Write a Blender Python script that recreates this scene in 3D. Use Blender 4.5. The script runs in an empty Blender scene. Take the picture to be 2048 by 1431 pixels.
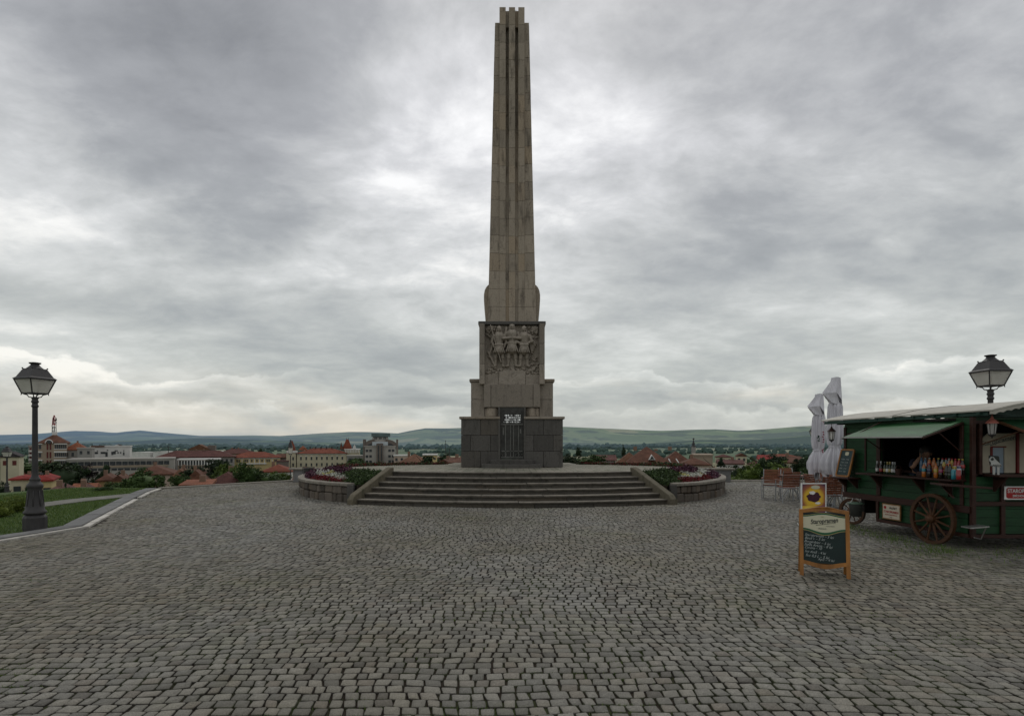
import bpy, bmesh, math, random
import numpy as np
from mathutils import Vector, Matrix, noise
random.seed(7); np.random.seed(7)
scene = bpy.context.scene
COL = scene.collection
F = 1149.0; HZ = 882.0; EYE = 1.8
def R(d): return math.radians(d)
def at(px, py, D): return ((px-1024)*D/F, D, EYE-(py-HZ)*D/F)
def X_(px, D): return (px-1024)*D/F
def Z_(py, D): return EYE-(py-HZ)*D/F

# ---------------------------------------------------------------- node helper
class NT:
    def __init__(s, tree): s.t = tree; s.t.nodes.clear()
    def n(s, typ, **kw):
        nd = s.t.nodes.new(typ)
        for k, v in kw.items(): setattr(nd, k, v)
        return nd
    def link(s, a, b): s.t.links.new(a, b)
    def _set(s, sock, v):
        if v is None: return
        if hasattr(v, 'is_output') or isinstance(v, bpy.types.NodeSocket): s.link(v, sock)
        else:
            if sock.type == 'RGBA' and len(v) == 3: v = (*v, 1)
            sock.default_value = v
    def m(s, op, a, b=None, c=None, clamp=False):
        nd = s.n('ShaderNodeMath', operation=op); nd.use_clamp = clamp
        s._set(nd.inputs[0], a); s._set(nd.inputs[1], b)
        if c is not None: s._set(nd.inputs[2], c)
        return nd.outputs[0]
    def vm(s, op, a, b=None):
        nd = s.n('ShaderNodeVectorMath', operation=op)
        s._set(nd.inputs[0], a); s._set(nd.inputs[1], b)
        return nd.outputs['Value'] if op in ('DOT_PRODUCT', 'LENGTH') else nd.outputs[0]
    def noise(s, vec, scale, detail=5, rough=.55, dist=0, out='Fac'):
        nd = s.n('ShaderNodeTexNoise'); s._set(nd.inputs['Vector'], vec)
        nd.inputs['Scale'].default_value = scale; nd.inputs['Detail'].default_value = detail
        nd.inputs['Roughness'].default_value = rough; nd.inputs['Distortion'].default_value = dist
        return nd.outputs[out]
    def vor(s, vec, scale, feature='F1', out='Distance'):
        nd = s.n('ShaderNodeTexVoronoi', feature=feature); s._set(nd.inputs['Vector'], vec)
        nd.inputs['Scale'].default_value = scale
        return nd.outputs[out]
    def mapr(s, v, a, b, c=0., d=1.):
        nd = s.n('ShaderNodeMapRange'); s._set(nd.inputs[0], v)
        for i, q in enumerate((a, b, c, d)): nd.inputs[i+1].default_value = q
        return nd.outputs[0]
    def mix(s, f, a, b, mode='MIX'):
        nd = s.n('ShaderNodeMix', data_type='RGBA', blend_type=mode)
        s._set(nd.inputs[0], f); s._set(nd.inputs[6], a); s._set(nd.inputs[7], b)
        return nd.outputs[2]
    def ramp(s, f, stops):
        nd = s.n('ShaderNodeValToRGB'); s._set(nd.inputs[0], f)
        el = nd.color_ramp.elements
        while len(el) < len(stops): el.new(.5)
        for e, (p, c) in zip(el, stops): e.position = p; e.color = (*c, 1)
        return nd.outputs[0]
    def obj(s): return s.n('ShaderNodeTexCoord').outputs['Object']
    def scalev(s, v, sc):
        nd = s.n('ShaderNodeMapping'); s._set(nd.inputs[0], v); nd.inputs['Scale'].default_value = sc
        return nd.outputs[0]
    def bump(s, h, strength, dist):
        nd = s.n('ShaderNodeBump'); nd.inputs['Strength'].default_value = strength
        nd.inputs['Distance'].default_value = dist; s._set(nd.inputs['Height'], h)
        return nd.outputs[0]
    def island(s): return s.m('FRACT', s.m('ADD', s.n('ShaderNodeNewGeometry').outputs['Random Per Island'], s.n('ShaderNodeObjectInfo').outputs['Random']))
    def out(s, col, rough=.8, normal=None, metal=0., spec=.3, **kw):
        b = s.n('ShaderNodeBsdfPrincipled'); o = s.n('ShaderNodeOutputMaterial')
        s._set(b.inputs['Base Color'], col); s._set(b.inputs['Roughness'], rough)
        b.inputs['Metallic'].default_value = metal; b.inputs['Specular IOR Level'].default_value = spec
        if normal is not None: s.link(normal, b.inputs['Normal'])
        for k, v in kw.items(): s._set(b.inputs[k], v)
        s.link(b.outputs[0], o.inputs[0]); return b
def newmat(name):
    m = bpy.data.materials.new(name); m.use_nodes = True
    return m, NT(m.node_tree)
def mul(c, k): return tuple(min(1, x*k) for x in c[:3])
def mat(name, c, var=.25, scale=4, rough=.75, bump=.2, bdist=.01, bscale=None, island=0, metal=0, spec=.3, grime=0, stretch=(1,1,1), **kw):
    m, t = newmat(name); v = t.scalev(t.obj(), stretch)
    n1 = t.noise(v, scale, 6, .6)
    col = t.mix(t.mapr(n1, .3, .7), mul(c, 1-var), mul(c, 1+var))
    if island:
        col = t.mix(1., col, t.ramp(t.island(), [(0, (1-island,)*3), (1, (1+island if 1+island < 1 else 1,)*3)]), 'MULTIPLY')
    if grime:
        g = t.noise(v, scale*.35, 8, .7)
        col = t.mix(t.mapr(g, .5, .72, 0, grime), col, mul(c, .25))
    nb = t.noise(v, bscale or scale*5, 5, .6)
    t.out(col, t.mapr(n1, .2, .8, max(0, rough-.1), min(1, rough+.1)), t.bump(nb, bump, bdist) if bump else None, metal, spec, **kw)
    return m

# ---------------------------------------------------------------- mesh builder
class MB:
    def __init__(s): s.v = []; s.f = []; s.mi = []; s.cur = 0
    def add(s, vs, fs):
        o = len(s.v); s.v.extend([tuple(p) for p in vs]); s.f.extend([tuple(i+o for i in f) for f in fs]); s.mi.extend([s.cur]*len(fs)); return s
    def box(s, c, d, rz=0, M=None):
        x, y, z = d[0]/2, d[1]/2, d[2]/2
        vs = [Vector((sx*x, sy*y, sz*z)) for sz in (-1, 1) for sx, sy in ((-1,-1),(1,-1),(1,1),(-1,1))]
        if M is not None: vs = [M @ v for v in vs]
        elif rz:
            cr, sr = math.cos(rz), math.sin(rz); vs = [Vector((v.x*cr-v.y*sr, v.x*sr+v.y*cr, v.z)) for v in vs]
        vs = [v+Vector(c) for v in vs]
        return s.add(vs, [(3,2,1,0),(4,5,6,7),(0,1,5,4),(1,2,6,5),(2,3,7,6),(3,0,4,7)])
    def hexa(s, b, t):     # 4 bottom pts ccw, 4 top pts
        return s.add(list(b)+list(t), [(3,2,1,0),(4,5,6,7),(0,1,5,4),(1,2,6,5),(2,3,7,6),(3,0,4,7)])
    def prism(s, poly, z0, z1):
        n = len(poly); f = [tuple(range(n-1,-1,-1)), tuple(range(n, 2*n))]+[(i, (i+1)%n, n+(i+1)%n, n+i) for i in range(n)]
        return s.add([(x, y, z0) for x, y in poly]+[(x, y, z1) for x, y in poly], f)
    def prism3(s, poly, off):   # planar 3d polygon extruded by an offset vector
        n = len(poly); o = Vector(off); f = [tuple(range(n-1,-1,-1)), tuple(range(n, 2*n))]+[(i, (i+1)%n, n+(i+1)%n, n+i) for i in range(n)]
        return s.add([Vector(p) for p in poly]+[Vector(p)+o for p in poly], f)
    def tube(s, path, r, n=8, cap=True):
        path = [Vector(p) for p in path]; m = len(path); rs = r if isinstance(r, (list, tuple)) else [r]*m
        vs = []; up = Vector((0, 0, 1))
        for i, p in enumerate(path):
            d = (path[min(i+1, m-1)]-path[max(i-1, 0)]).normalized()
            u = d.cross(up)
            if u.length < .05: u = d.cross(Vector((1, 0, 0)))
            u.normalize(); w = d.cross(u)
            for k in range(n):
                a = 2*math.pi*(k+.5)/n; vs.append(p+u*math.cos(a)*rs[i]+w*math.sin(a)*rs[i])
        fs = [(i*n+k, i*n+(k+1)%n, (i+1)*n+(k+1)%n, (i+1)*n+k) for i in range(m-1) for k in range(n)]
        if cap: fs += [tuple(range(n-1,-1,-1)), tuple(range((m-1)*n, m*n))]
        return s.add(vs, fs)
    def lathe(s, prof, c=(0,0,0), n=16, rot=0):
        vs = []
        for r, z in prof:
            for k in range(n):
                a = 2*math.pi*k/n+rot; vs.append((c[0]+r*math.cos(a), c[1]+r*math.sin(a), c[2]+z))
        m = len(prof)
        fs = [(i*n+k, i*n+(k+1)%n, (i+1)*n+(k+1)%n, (i+1)*n+k) for i in range(m-1) for k in range(n)]
        fs += [tuple(range(n-1,-1,-1)), tuple(range((m-1)*n, m*n))]
        return s.add(vs, fs)
    def ball(s, c, r, n=8, m=6, jit=0):
        rr = r if isinstance(r, (tuple, list)) else (r, r, r); vs = []; 
        for i in range(1, m):
            for k in range(n):
                a, b = 2*math.pi*k/n, math.pi*i/m; j = 1+random.uniform(-jit, jit)
                vs.append((c[0]+rr[0]*math.sin(b)*math.cos(a)*j, c[1]+rr[1]*math.sin(b)*math.sin(a)*j, c[2]-rr[2]*math.cos(b)*j))
        vs += [(c[0], c[1], c[2]-rr[2]), (c[0], c[1], c[2]+rr[2])]; B = (m-1)*n
        fs = [(i*n+k, i*n+(k+1)%n, (i+1)*n+(k+1)%n, (i+1)*n+k) for i in range(m-2) for k in range(n)]
        fs += [(B, (k+1)%n, k) for k in range(n)]+[(B+1, (m-2)*n+k, (m-2)*n+(k+1)%n) for k in range(n)]
        return s.add(vs, fs)
    def mesh(s, name, mats, smooth=False):
        me = bpy.data.meshes.new(name); me.from_pydata(s.v, [], s.f)
        for m in (mats if isinstance(mats, (list, tuple)) else [mats]): me.materials.append(m)
        if any(s.mi): me.polygons.foreach_set('material_index', s.mi)
        if smooth: me.polygons.foreach_set('use_smooth', [True]*len(me.polygons))
        me.update(); return me
    def build(s, name, mats, parent=None, smooth=False, bevel=0, loc=None):
        me = s.mesh(name, mats, smooth); o = bpy.data.objects.new(name, me); COL.objects.link(o)
        if bevel: do_bevel(me, bevel)
        if parent is not None:
            o.parent = parent; me.transform(Matrix.Translation(-Vector(PW[parent.name])))
            PW[o.name] = PW[parent.name]
        else:
            c = Vector(loc) if loc is not None else None
            if c is None:
                co = np.array(s.v); c = Vector(((co[:,0].min()+co[:,0].max())/2, (co[:,1].min()+co[:,1].max())/2, co[:,2].min()))
            me.transform(Matrix.Translation(-c)); o.location = c; PW[o.name] = tuple(c)
        return o
PW = {}    # world origin of things and parts while their meshes are laid out in world coordinates
def do_bevel(me, w, seg=1):
    bm = bmesh.new(); bm.from_mesh(me)
    bmesh.ops.bevel(bm, geom=list(bm.edges), offset=w, segments=seg, affect='EDGES', clamp_overlap=True)
    bm.to_mesh(me); bm.free()
def np_mesh(name, verts, quads, mats, smooth=False, quadlen=4):
    me = bpy.data.meshes.new(name); verts = np.asarray(verts, dtype=np.float32); quads = np.asarray(quads, dtype=np.int32)
    me.vertices.add(len(verts)); me.vertices.foreach_set('co', verts.ravel())
    nf = len(quads); me.loops.add(nf*quadlen); me.loops.foreach_set('vertex_index', quads.ravel())
    me.polygons.add(nf); me.polygons.foreach_set('loop_start', np.arange(nf, dtype=np.int32)*quadlen)
    me.polygons.foreach_set('loop_total', np.full(nf, quadlen, dtype=np.int32))
    if smooth: me.polygons.foreach_set('use_smooth', np.ones(nf, dtype=bool))
    for m in (mats if isinstance(mats, (list, tuple)) else [mats]): me.materials.append(m)
    me.update(calc_edges=True); me.validate(); return me
def link(name, me, parent=None, loc=None):
    o = bpy.data.objects.new(name, me); COL.objects.link(o)
    if parent is not None: o.parent = parent; PW[o.name] = PW[parent.name]
    elif loc is not None: o.location = loc; PW[o.name] = tuple(loc)
    else: PW[o.name] = (0, 0, 0)
    return o
def tag(o, label, cat, group=None, kind=None):
    o['label'] = label; o['category'] = cat
    if group: o['group'] = group
    if kind: o['kind'] = kind
    return o
def struct(o): o['kind'] = 'structure'; return o
def thing(name, label, cat, loc, group=None, rz=0):
    o = bpy.data.objects.new(name, None); COL.objects.link(o); o.location = loc; o.rotation_euler = (0, 0, rz); o.empty_display_size = .2
    PW[o.name] = tuple(loc) if rz == 0 else (0, 0, 0)
    return tag(o, label, cat, group)
def local_thing(name, label, cat, loc=(0,0,0), rz=0, group=None):   # its parts are modelled about its own origin
    o = thing(name, label, cat, loc, group, rz); PW[o.name] = (0, 0, 0); o.rotation_euler = (0, 0, rz); return o
def dup(root, loc, rz=None, label=None, sc=None):
    r = root.copy(); COL.objects.link(r); r.location = loc
    if rz is not None: r.rotation_euler = (0, 0, rz)
    if sc is not None: r.scale = sc if isinstance(sc, tuple) else (sc,)*3
    if label: r['label'] = label
    for ch in list(root.children):
        c = ch.copy(); COL.objects.link(c); c.parent = r
        for g in list(ch.children):
            d = g.copy(); COL.objects.link(d); d.parent = c
    return r
def text_mesh(txt, size, M, matl, parent, name='lettering', extrude=.002, shear=0, offset=0, align='CENTER', sx=1.0, spacing=1.0):
    cu = bpy.data.curves.new(name, 'FONT'); cu.body = txt; cu.size = size; cu.extrude = extrude; cu.align_x = align; cu.align_y = 'CENTER'
    cu.shear = shear; cu.offset = offset; cu.resolution_u = 3; cu.space_character = spacing
    o = bpy.data.objects.new(name+'_tmp', cu); COL.objects.link(o)
    dg = bpy.context.evaluated_depsgraph_get(); me = bpy.data.meshes.new_from_object(o.evaluated_get(dg))
    bpy.data.objects.remove(o); bpy.data.curves.remove(cu)
    me.name = name; me.materials.clear(); me.materials.append(matl)
    me.transform(Matrix.Diagonal((sx, 1, 1, 1))); me.transform(M)
    q = bpy.data.objects.new(name, me); COL.objects.link(q)
    if parent is not None:
        me.transform(Matrix.Translation(-Vector(PW[parent.name]))); q.parent = parent; PW[q.name] = PW[parent.name]
    return q
def frame(o, ex, ey):     # matrix with local x along ex and local y along ey
    ex = Vector(ex).normalized(); ey = Vector(ey).normalized(); ez = ex.cross(ey).normalized()
    return Matrix(((ex.x, ey.x, ez.x, o[0]), (ex.y, ey.y, ez.y, o[1]), (ex.z, ey.z, ez.z, o[2]), (0, 0, 0, 1)))

# ---------------------------------------------------------------- camera
cd = bpy.data.cameras.new('camera'); cam = bpy.data.objects.new('camera', cd); COL.objects.link(cam)
cam.location = (0, 0, EYE); cam.rotation_euler = (R(90), 0, 0)
cd.lens = 36*F/2048; cd.sensor_width = 36; cd.shift_y = (HZ-715.5)/2048; cd.clip_start = .05; cd.clip_end = 60000
scene.camera = cam
scene.view_settings.view_transform = 'Standard'; scene.view_settings.look = 'None'; scene.view_settings.exposure = 0

# ---------------------------------------------------------------- sky and light
SUN_EL, SUN_AZ = 50, 8       # behind the obelisk, veiled by cloud
w = bpy.data.worlds.new('World'); scene.world = w; w.use_nodes = True
t = NT(w.node_tree)
g = t.vm('NORMALIZE', t.n('ShaderNodeTexCoord').outputs['Generated'])
sep = t.n('ShaderNodeSeparateXYZ'); t.link(g, sep.inputs[0]); sx, sy, sz = sep.outputs
zc = t.m('MAXIMUM', sz, 0.0)
den = t.m('ADD', zc, .24)
cmb = t.n('ShaderNodeCombineXYZ'); t.link(t.m('DIVIDE', sx, den), cmb.inputs[0]); t.link(t.m('DIVIDE', sy, den), cmb.inputs[1]); P = cmb.outputs[0]
def mapping(v, rot, sc, loc=(0,0,0)):
    nd = t.n('ShaderNodeMapping'); t.link(v, nd.inputs[0]); nd.inputs['Rotation'].default_value = (0, 0, R(rot)); nd.inputs['Scale'].default_value = sc; nd.inputs['Location'].default_value = loc
    return nd.outputs[0]
warp = t.vm('SUBTRACT', t.noise(P, .9, 3, .5, out='Color'), (.5, .5, .5))
Pw = t.vm('ADD', P, t.vm('MULTIPLY', warp, (.28, .28, 0)))
n1 = t.noise(mapping(Pw, 38, (.75, 1.25, 1), (3.1, 1.7, 0)), .95, 7, .48)
n2 = t.noise(mapping(Pw, -30, (.9, 1.25, 1), (7.3, 4.1, 0)), 2.2, 9, .56, .15)
n3 = t.noise(mapping(Pw, 5, (1, 1.15, 1), (1.3, 9.1, 0)), 5.5, 9, .62, .2)
fd = t.mapr(sz, .06, .34, .45, 1.)
val = t.m('ADD', t.m('MULTIPLY', t.m('SUBTRACT', n1, .5), 1.0), t.m('MULTIPLY', fd, t.m('ADD', t.m('MULTIPLY', t.m('SUBTRACT', n2, .5), 1.05), t.m('MULTIPLY', t.m('SUBTRACT', n3, .5), .58))))
# broad brighter and darker parts of the cloud deck, given as directions
def blob(px, py, k, amp):
    global val
    d = Vector((px-1024, F, HZ-py)).normalized()
    e = t.m('EXPONENT', t.m('MULTIPLY', t.m('SUBTRACT', t.vm('DOT_PRODUCT', g, tuple(d)), 1.), k))
    val = t.m('ADD', val, t.m('MULTIPLY', e, amp))
for b in BLOBS if 'BLOBS' in globals() else [
    (850, 255, 110, .15), (1110, 310, 100, .14), (1340, 235, 90, .14), (1560, 400, 120, .08), (900, 420, 18, .06), (60, 440, 60, .11), (-150, 330, 30, .05), (230, 490, 40, .10), (560, 420, 60, .05),
    (120, 180, 14, -.10), (330, 230, 50, -.04), (430, 290, 60, -.16), (250, 260, 60, -.08), (620, 120, 14, -.10), (1640, 60, 16, -.10), (1950, 230, 12, -.10), (1400, 500, 70, -.11), (1500, 530, 120, -.06), (1350, 200, 120, -.08),
    (1790, 480, 25, .05), (1700, 380, 60, .10), (300, 620, 20, .02), (620, 720, 30, -.05), (1150, 120, 20, .05), (1900, 560, 20, .10)]: blob(*b)
# low cumulus banks near the horizon, ragged tops
hv = t.n('ShaderNodeCombineXYZ'); az = t.m('ARCTAN2', sx, sy); t.link(t.m('MULTIPLY', az, 1.6), hv.inputs[0]); t.link(t.m('MULTIPLY', sz, 5.5), hv.inputs[1])
c1 = t.noise(hv.outputs[0], 1.7, 10, .52, .5); c2 = t.noise(hv.outputs[0], 5.0, 8, .6, .3)
low = t.m('SUBTRACT', 1., t.mapr(sz, .06, .26))
val = t.m('ADD', val, t.m('MULTIPLY', low, t.m('ADD', t.m('MULTIPLY', t.m('SUBTRACT', c1, .5), 1.0), t.m('MULTIPLY', t.m('SUBTRACT', c2, .5), .35))))
val = t.m('ADD', val, t.m('MULTIPLY', low, -.03))
# a cumulus bank with ragged lit tops low in the sky
hw = t.n('ShaderNodeCombineXYZ'); t.link(t.m('MULTIPLY', az, 1.), hw.inputs[0]); t.link(t.m('MULTIPLY', sz, 1.4), hw.inputs[1])
for b_h, b_a, b_s, b_off, b_w in ((.105, .055, 5., 0., -.35), (.055, .035, 9., 4.2, .1)):
    bn = t.noise(t.vm('ADD', hw.outputs[0], (b_off, 0, 0)), b_s, 9, .56, .2)
    e = t.m('SUBTRACT', sz, t.m('ADD', b_h, t.m('MULTIPLY', t.m('SUBTRACT', bn, .5), b_a*3.2)))
    ins = t.mapr(e, .003, -.003); body = t.m('ADD', -.13, t.m('MULTIPLY', t.mapr(e, -.040, 0.), .33))
    pres = t.mapr(t.noise(t.vm('ADD', t.scalev(hw.outputs[0], (1, 0, 0)), (b_off*2+1.3, 0, 0)), 2.2, 2), .40, .55, .2, 1.0)
    val = t.m('ADD', val, t.m('MULTIPLY', t.m('MULTIPLY', ins, body), pres))
val = t.m('ADD', t.m('MULTIPLY', val, 1.34), .595)
val = t.mapr(val, -.5, 1.1)
rs = lambda L: [((p+.5)/1.6, c) for p, c in L]
cloud_hi = t.ramp(val, rs([(-.30, (.185, .191, .203)), (.30, (.335, .343, .357)), (.55, (.455, .462, .471)), (.78, (.60, .604, .618)), (1.03, (.84, .84, .845))]))
cloud_lo = t.ramp(val, rs([(-.30, (.20, .218, .23)), (.30, (.34, .36, .358)), (.55, (.44, .458, .440)), (.78, (.57, .585, .562)), (1.03, (.82, .81, .76))]))
cl = t.mix(t.mapr(sz, .12, .45), cloud_lo, cloud_hi)
hor = t.m('SUBTRACT', 1., t.mapr(sz, .0, .07))
cl = t.mix(t.m('MULTIPLY', hor, .45), cl, (.56, .58, .55))
warm = t.m('MULTIPLY', t.m('SUBTRACT', 1., t.mapr(sz, .03, .13)), t.mapr(c1, .5, .68))
cl = t.mix(t.m('MULTIPLY', warm, .55), cl, (.70, .60, .47))
sky = t.n('ShaderNodeTexSky', sky_type='NISHITA'); sky.sun_disc = False; sky.sun_elevation = R(SUN_EL); sky.sun_rotation = R(SUN_AZ)
cl10 = t.vm('MULTIPLY', cl, (10, 10, 10))
mx = t.mix(.95, sky.outputs[0], cl10)
gz = t.mapr(sz, -.03, 0.0)
mx = t.mix(gz, (1.2, 1.15, 1.1), mx)
bg = t.n('ShaderNodeBackground'); t.link(mx, bg.inputs[0]); bg.inputs[1].default_value = .120
wo = t.n('ShaderNodeOutputWorld'); t.link(bg.outputs[0], wo.inputs[0])
sl = bpy.data.lights.new('sun', 'SUN'); sl.energy = .55; sl.angle = R(20); sl.color = (1, .96, .9)
so = bpy.data.objects.new('sun', sl); COL.objects.link(so); so.location = (0, 0, 60)
so.rotation_euler = (R(90-SUN_EL), 0, R(180-SUN_AZ))
# lamp points along local -Z; it comes from azimuth SUN_AZ east of +Y
dsun = -Vector((math.sin(R(SUN_AZ))*math.cos(R(SUN_EL)), math.cos(R(SUN_AZ))*math.cos(R(SUN_EL)), math.sin(R(SUN_EL))))
so.rotation_euler = dsun.to_track_quat('-Z', 'Y').to_euler()

# ---------------------------------------------------------------- materials
M = {}
m, t = newmat('cobble'); v = t.obj(); isl = t.island()
base = t.ramp(isl, [(0, (.165,.160,.143)), (.3, (.224,.218,.196)), (.55, (.258,.250,.223)), (.8, (.300,.289,.255)), (.93, (.240,.218,.186)), (1, (.125,.120,.108))])
big = t.noise(v, .22, 6, .6); sp = t.noise(v, 110, 2, .8); md = t.noise(v, 22, 4, .6)
c = t.mix(t.mapr(big, .4, .62), t.mix(1., base, (.80, .755, .66), 'MULTIPLY'), base)
c = t.mix(t.mapr(t.noise(v, .5, 7, .75), .52, .66, 0, .5), c, t.mix(1., c, (.78, .84, .58), 'MULTIPLY'))
c = t.mix(1., c, t.ramp(t.mapr(sp, .3, .7), [(0, (.55,)*3), (.5, (.9,)*3), (1, (1.25,)*3)]), 'MULTIPLY')
c = t.mix(1., c, t.ramp(t.mapr(md, .3, .7), [(0, (.8,)*3), (1, (1, 1, 1))]), 'MULTIPLY')
gp = t.n('ShaderNodeNewGeometry').outputs['Normal']; sn = t.n('ShaderNodeSeparateXYZ'); t.link(gp, sn.inputs[0])
c = t.mix(t.mapr(sn.outputs[2], .1, .85, .96, 0), c, t.mix(t.mapr(t.noise(v, 1.1, 6, .7), .46, .58), (.014, .010, .007), (.034, .046, .010)))
t.out(c, .78, t.bump(t.noise(v, 70, 4, .7), .5, .006), 0, .35); M['cobble'] = m
m, t = newmat('joint_soil'); v = t.obj()
mo = t.m('ADD', t.mapr(t.noise(v, .8, 6, .65), .50, .66), t.mapr(t.noise(v, 3.1, 4, .6), .58, .70), clamp=True)
c = t.mix(t.noise(v, 60, 3, .7), (.012,.009,.006), (.042,.031,.018)); c = t.mix(t.m('MULTIPLY', mo, .85), c, (.038,.058,.012))
t.out(c, .95, t.bump(t.noise(v, 90, 3), .6, .01)); M['soil_joint'] = m
def stone(name, c, z0=None, dark=(.06,.055,.045), isl=.28, warm=.3, streak=.6):
    m, t = newmat(name); v = t.obj(); i = t.island()
    base = t.ramp(i, [(0, mul(c, 1-isl)), (.35, c), (.6, mul(c, 1+isl*.4)), (.8, (c[0]*1.03, c[1]*.96, c[2]*.87)), (1, mul(c, 1-isl*.5))])
    vs = t.scalev(v, (3.0, 3.0, .55)); st = t.noise(vs, 1.6, 8, .68)
    base = t.mix(t.mapr(st, .52, .72, 0, streak), base, dark)
    veins = t.noise(v, 5, 8, .75, 1.2)
    base = t.mix(t.mapr(veins, .56, .66, 0, .55), base, mul(dark, 1.5))
    base = t.mix(1., base, t.ramp(t.noise(v, 28, 5, .7), [(.3, (.72,)*3), (.7, (1,)*3)]), 'MULTIPLY')
    t.out(base, .88, t.bump(t.m('ADD', t.noise(v, 18, 7, .7), veins), .45, .02), 0, .25); return m
M['shaft'] = stone('shaft_stone', (.385,.328,.258), dark=(.05,.040,.030), streak=.85, isl=.19)
M['wall_stone'] = stone('andesite_base', (.110,.104,.094), dark=(.03,.028,.024), isl=.2)
M['mid_stone'] = stone('travertine', (.315,.275,.225), streak=.65)
M['relief'] = stone('relief_stone', (.36,.315,.26), streak=.45, isl=0)
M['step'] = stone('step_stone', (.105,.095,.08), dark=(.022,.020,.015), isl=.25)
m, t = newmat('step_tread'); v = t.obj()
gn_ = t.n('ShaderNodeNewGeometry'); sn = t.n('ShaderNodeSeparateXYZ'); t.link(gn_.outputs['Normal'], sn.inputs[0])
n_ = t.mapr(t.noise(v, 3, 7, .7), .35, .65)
c = t.mix(t.mapr(sn.outputs[2], .4, .95), t.mix(n_, (.12,.105,.085), (.05,.045,.035)), t.mix(n_, (.25,.225,.185), (.11,.098,.078)))  # shading put into the colour by normal: tops lighter, front faces darker
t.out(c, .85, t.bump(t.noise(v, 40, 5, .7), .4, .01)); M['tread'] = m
m, t = newmat('platform_paving'); v = t.obj()
br = t.n('ShaderNodeTexBrick'); t.link(v, br.inputs[0]); br.inputs['Scale'].default_value = 1.3; br.inputs['Mortar Size'].default_value = .014
br.inputs['Color1'].default_value = (.31,.28,.225,1); br.inputs['Color2'].default_value = (.22,.21,.17,1); br.inputs['Mortar'].default_value = (.035,.05,.015,1)
c = t.mix(t.mapr(t.noise(v, 2.2, 8, .75), .5, .62, 0, .75), br.outputs[0], (.045,.06,.018))
t.out(c, .9, t.bump(t.noise(v, 30, 5), .4, .01)); M['paving'] = m
M['cheek'] = stone('cheek_stone', (.15,.138,.105), dark=(.035,.04,.018), isl=.1, streak=.8)
M['coping'] = mat('coping_stone', (.22,.20,.165), .3, 3, .85, .4, .01, grime=.6)
M['rubble'] = stone('rubble_stone', (.15,.128,.105), dark=(.035,.03,.025), isl=.45)
M['iron'] = mat('lamp_iron', (.035,.033,.033), .3, 6, .55, .3, .003, spec=.4)
m, t = newmat('lamp_glass'); v = t.obj()
tr_, df_, gl_, m1_, m2_, o_ = t.n('ShaderNodeBsdfTranslucent'), t.n('ShaderNodeBsdfDiffuse'), t.n('ShaderNodeBsdfGlossy'), t.n('ShaderNodeMixShader'), t.n('ShaderNodeMixShader'), t.n('ShaderNodeOutputMaterial')
cg_ = t.mix(t.noise(v, 5, 3), (.80,.78,.72), (.93,.92,.87)); t.link(cg_, tr_.inputs[0]); t.link(cg_, df_.inputs[0]); gl_.inputs[1].default_value = .25; m1_.inputs[0].default_value = .35; m2_.inputs[0].default_value = .08
t.link(tr_.outputs[0], m1_.inputs[1]); t.link(df_.outputs[0], m1_.inputs[2]); t.link(m1_.outputs[0], m2_.inputs[1]); t.link(gl_.outputs[0], m2_.inputs[2]); tp_, m3_ = t.n('ShaderNodeBsdfTransparent'), t.n('ShaderNodeMixShader'); m3_.inputs[0].default_value = .38; t.link(m2_.outputs[0], m3_.inputs[1]); t.link(tp_.outputs[0], m3_.inputs[2]); t.link(m3_.outputs[0], o_.inputs[0]); M['lampglass'] = m
m, t = newmat('grass'); v = t.obj()
c = t.mix(t.mapr(t.noise(v, 1.1, 6, .7), .35, .65), (.045,.085,.014), (.085,.14,.03)); c = t.mix(t.mapr(t.noise(v, 60, 3, .7), .4, .7), c, (.018,.035,.007))
t.out(c, .9, t.bump(t.noise(v, 70, 4), .8, .03)); M['grass'] = m
m, t = newmat('grass_blades')
t.out(t.ramp(t.island(), [(0, (.045,.085,.014)), (.5, (.085,.145,.028)), (1, (.15,.19,.05))]), .8); M['blade'] = m
M['kerb'] = mat('kerb_concrete', (.185,.185,.18), .2, 5, .85, .3, .01, grime=.45, island=.25)
M['marble'] = mat('marble_strip', (.60,.57,.51), .2, 6, .7, .3, .01, grime=.7, island=.35)
M['path'] = mat('path_paving', (.17,.165,.145), .25, 3, .9, .4, .01, grime=.4)
def leafmat(name, a, b, hz=0):
    m, t = newmat(name); v = t.obj(); i = t.island()
    c = t.mix(i, a, b); c = t.mix(t.mapr(t.noise(v, .55, 3), .35, .65, 0, .6), c, mul(a, .55))
    t.out(c, .7, None, 0, .25, **{'Subsurface Weight': 0}); return m
M['leaf_dark'] = leafmat('leaf_dark', (.010,.022,.008), (.030,.055,.016))
M['leaf_mid'] = leafmat('leaf_mid', (.030,.058,.014), (.075,.125,.030))
M['leaf_light'] = leafmat('leaf_light', (.050,.090,.014), (.145,.200,.036))
M['leaf_blue'] = leafmat('leaf_blue', (.030,.050,.042), (.055,.085,.065))
M['leaf_red'] = leafmat('leaf_red', (.012,.010,.010), (.035,.022,.022))
M['bark'] = mat('bark', (.06,.045,.03), .4, 8, .9, .6, .02)
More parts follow.
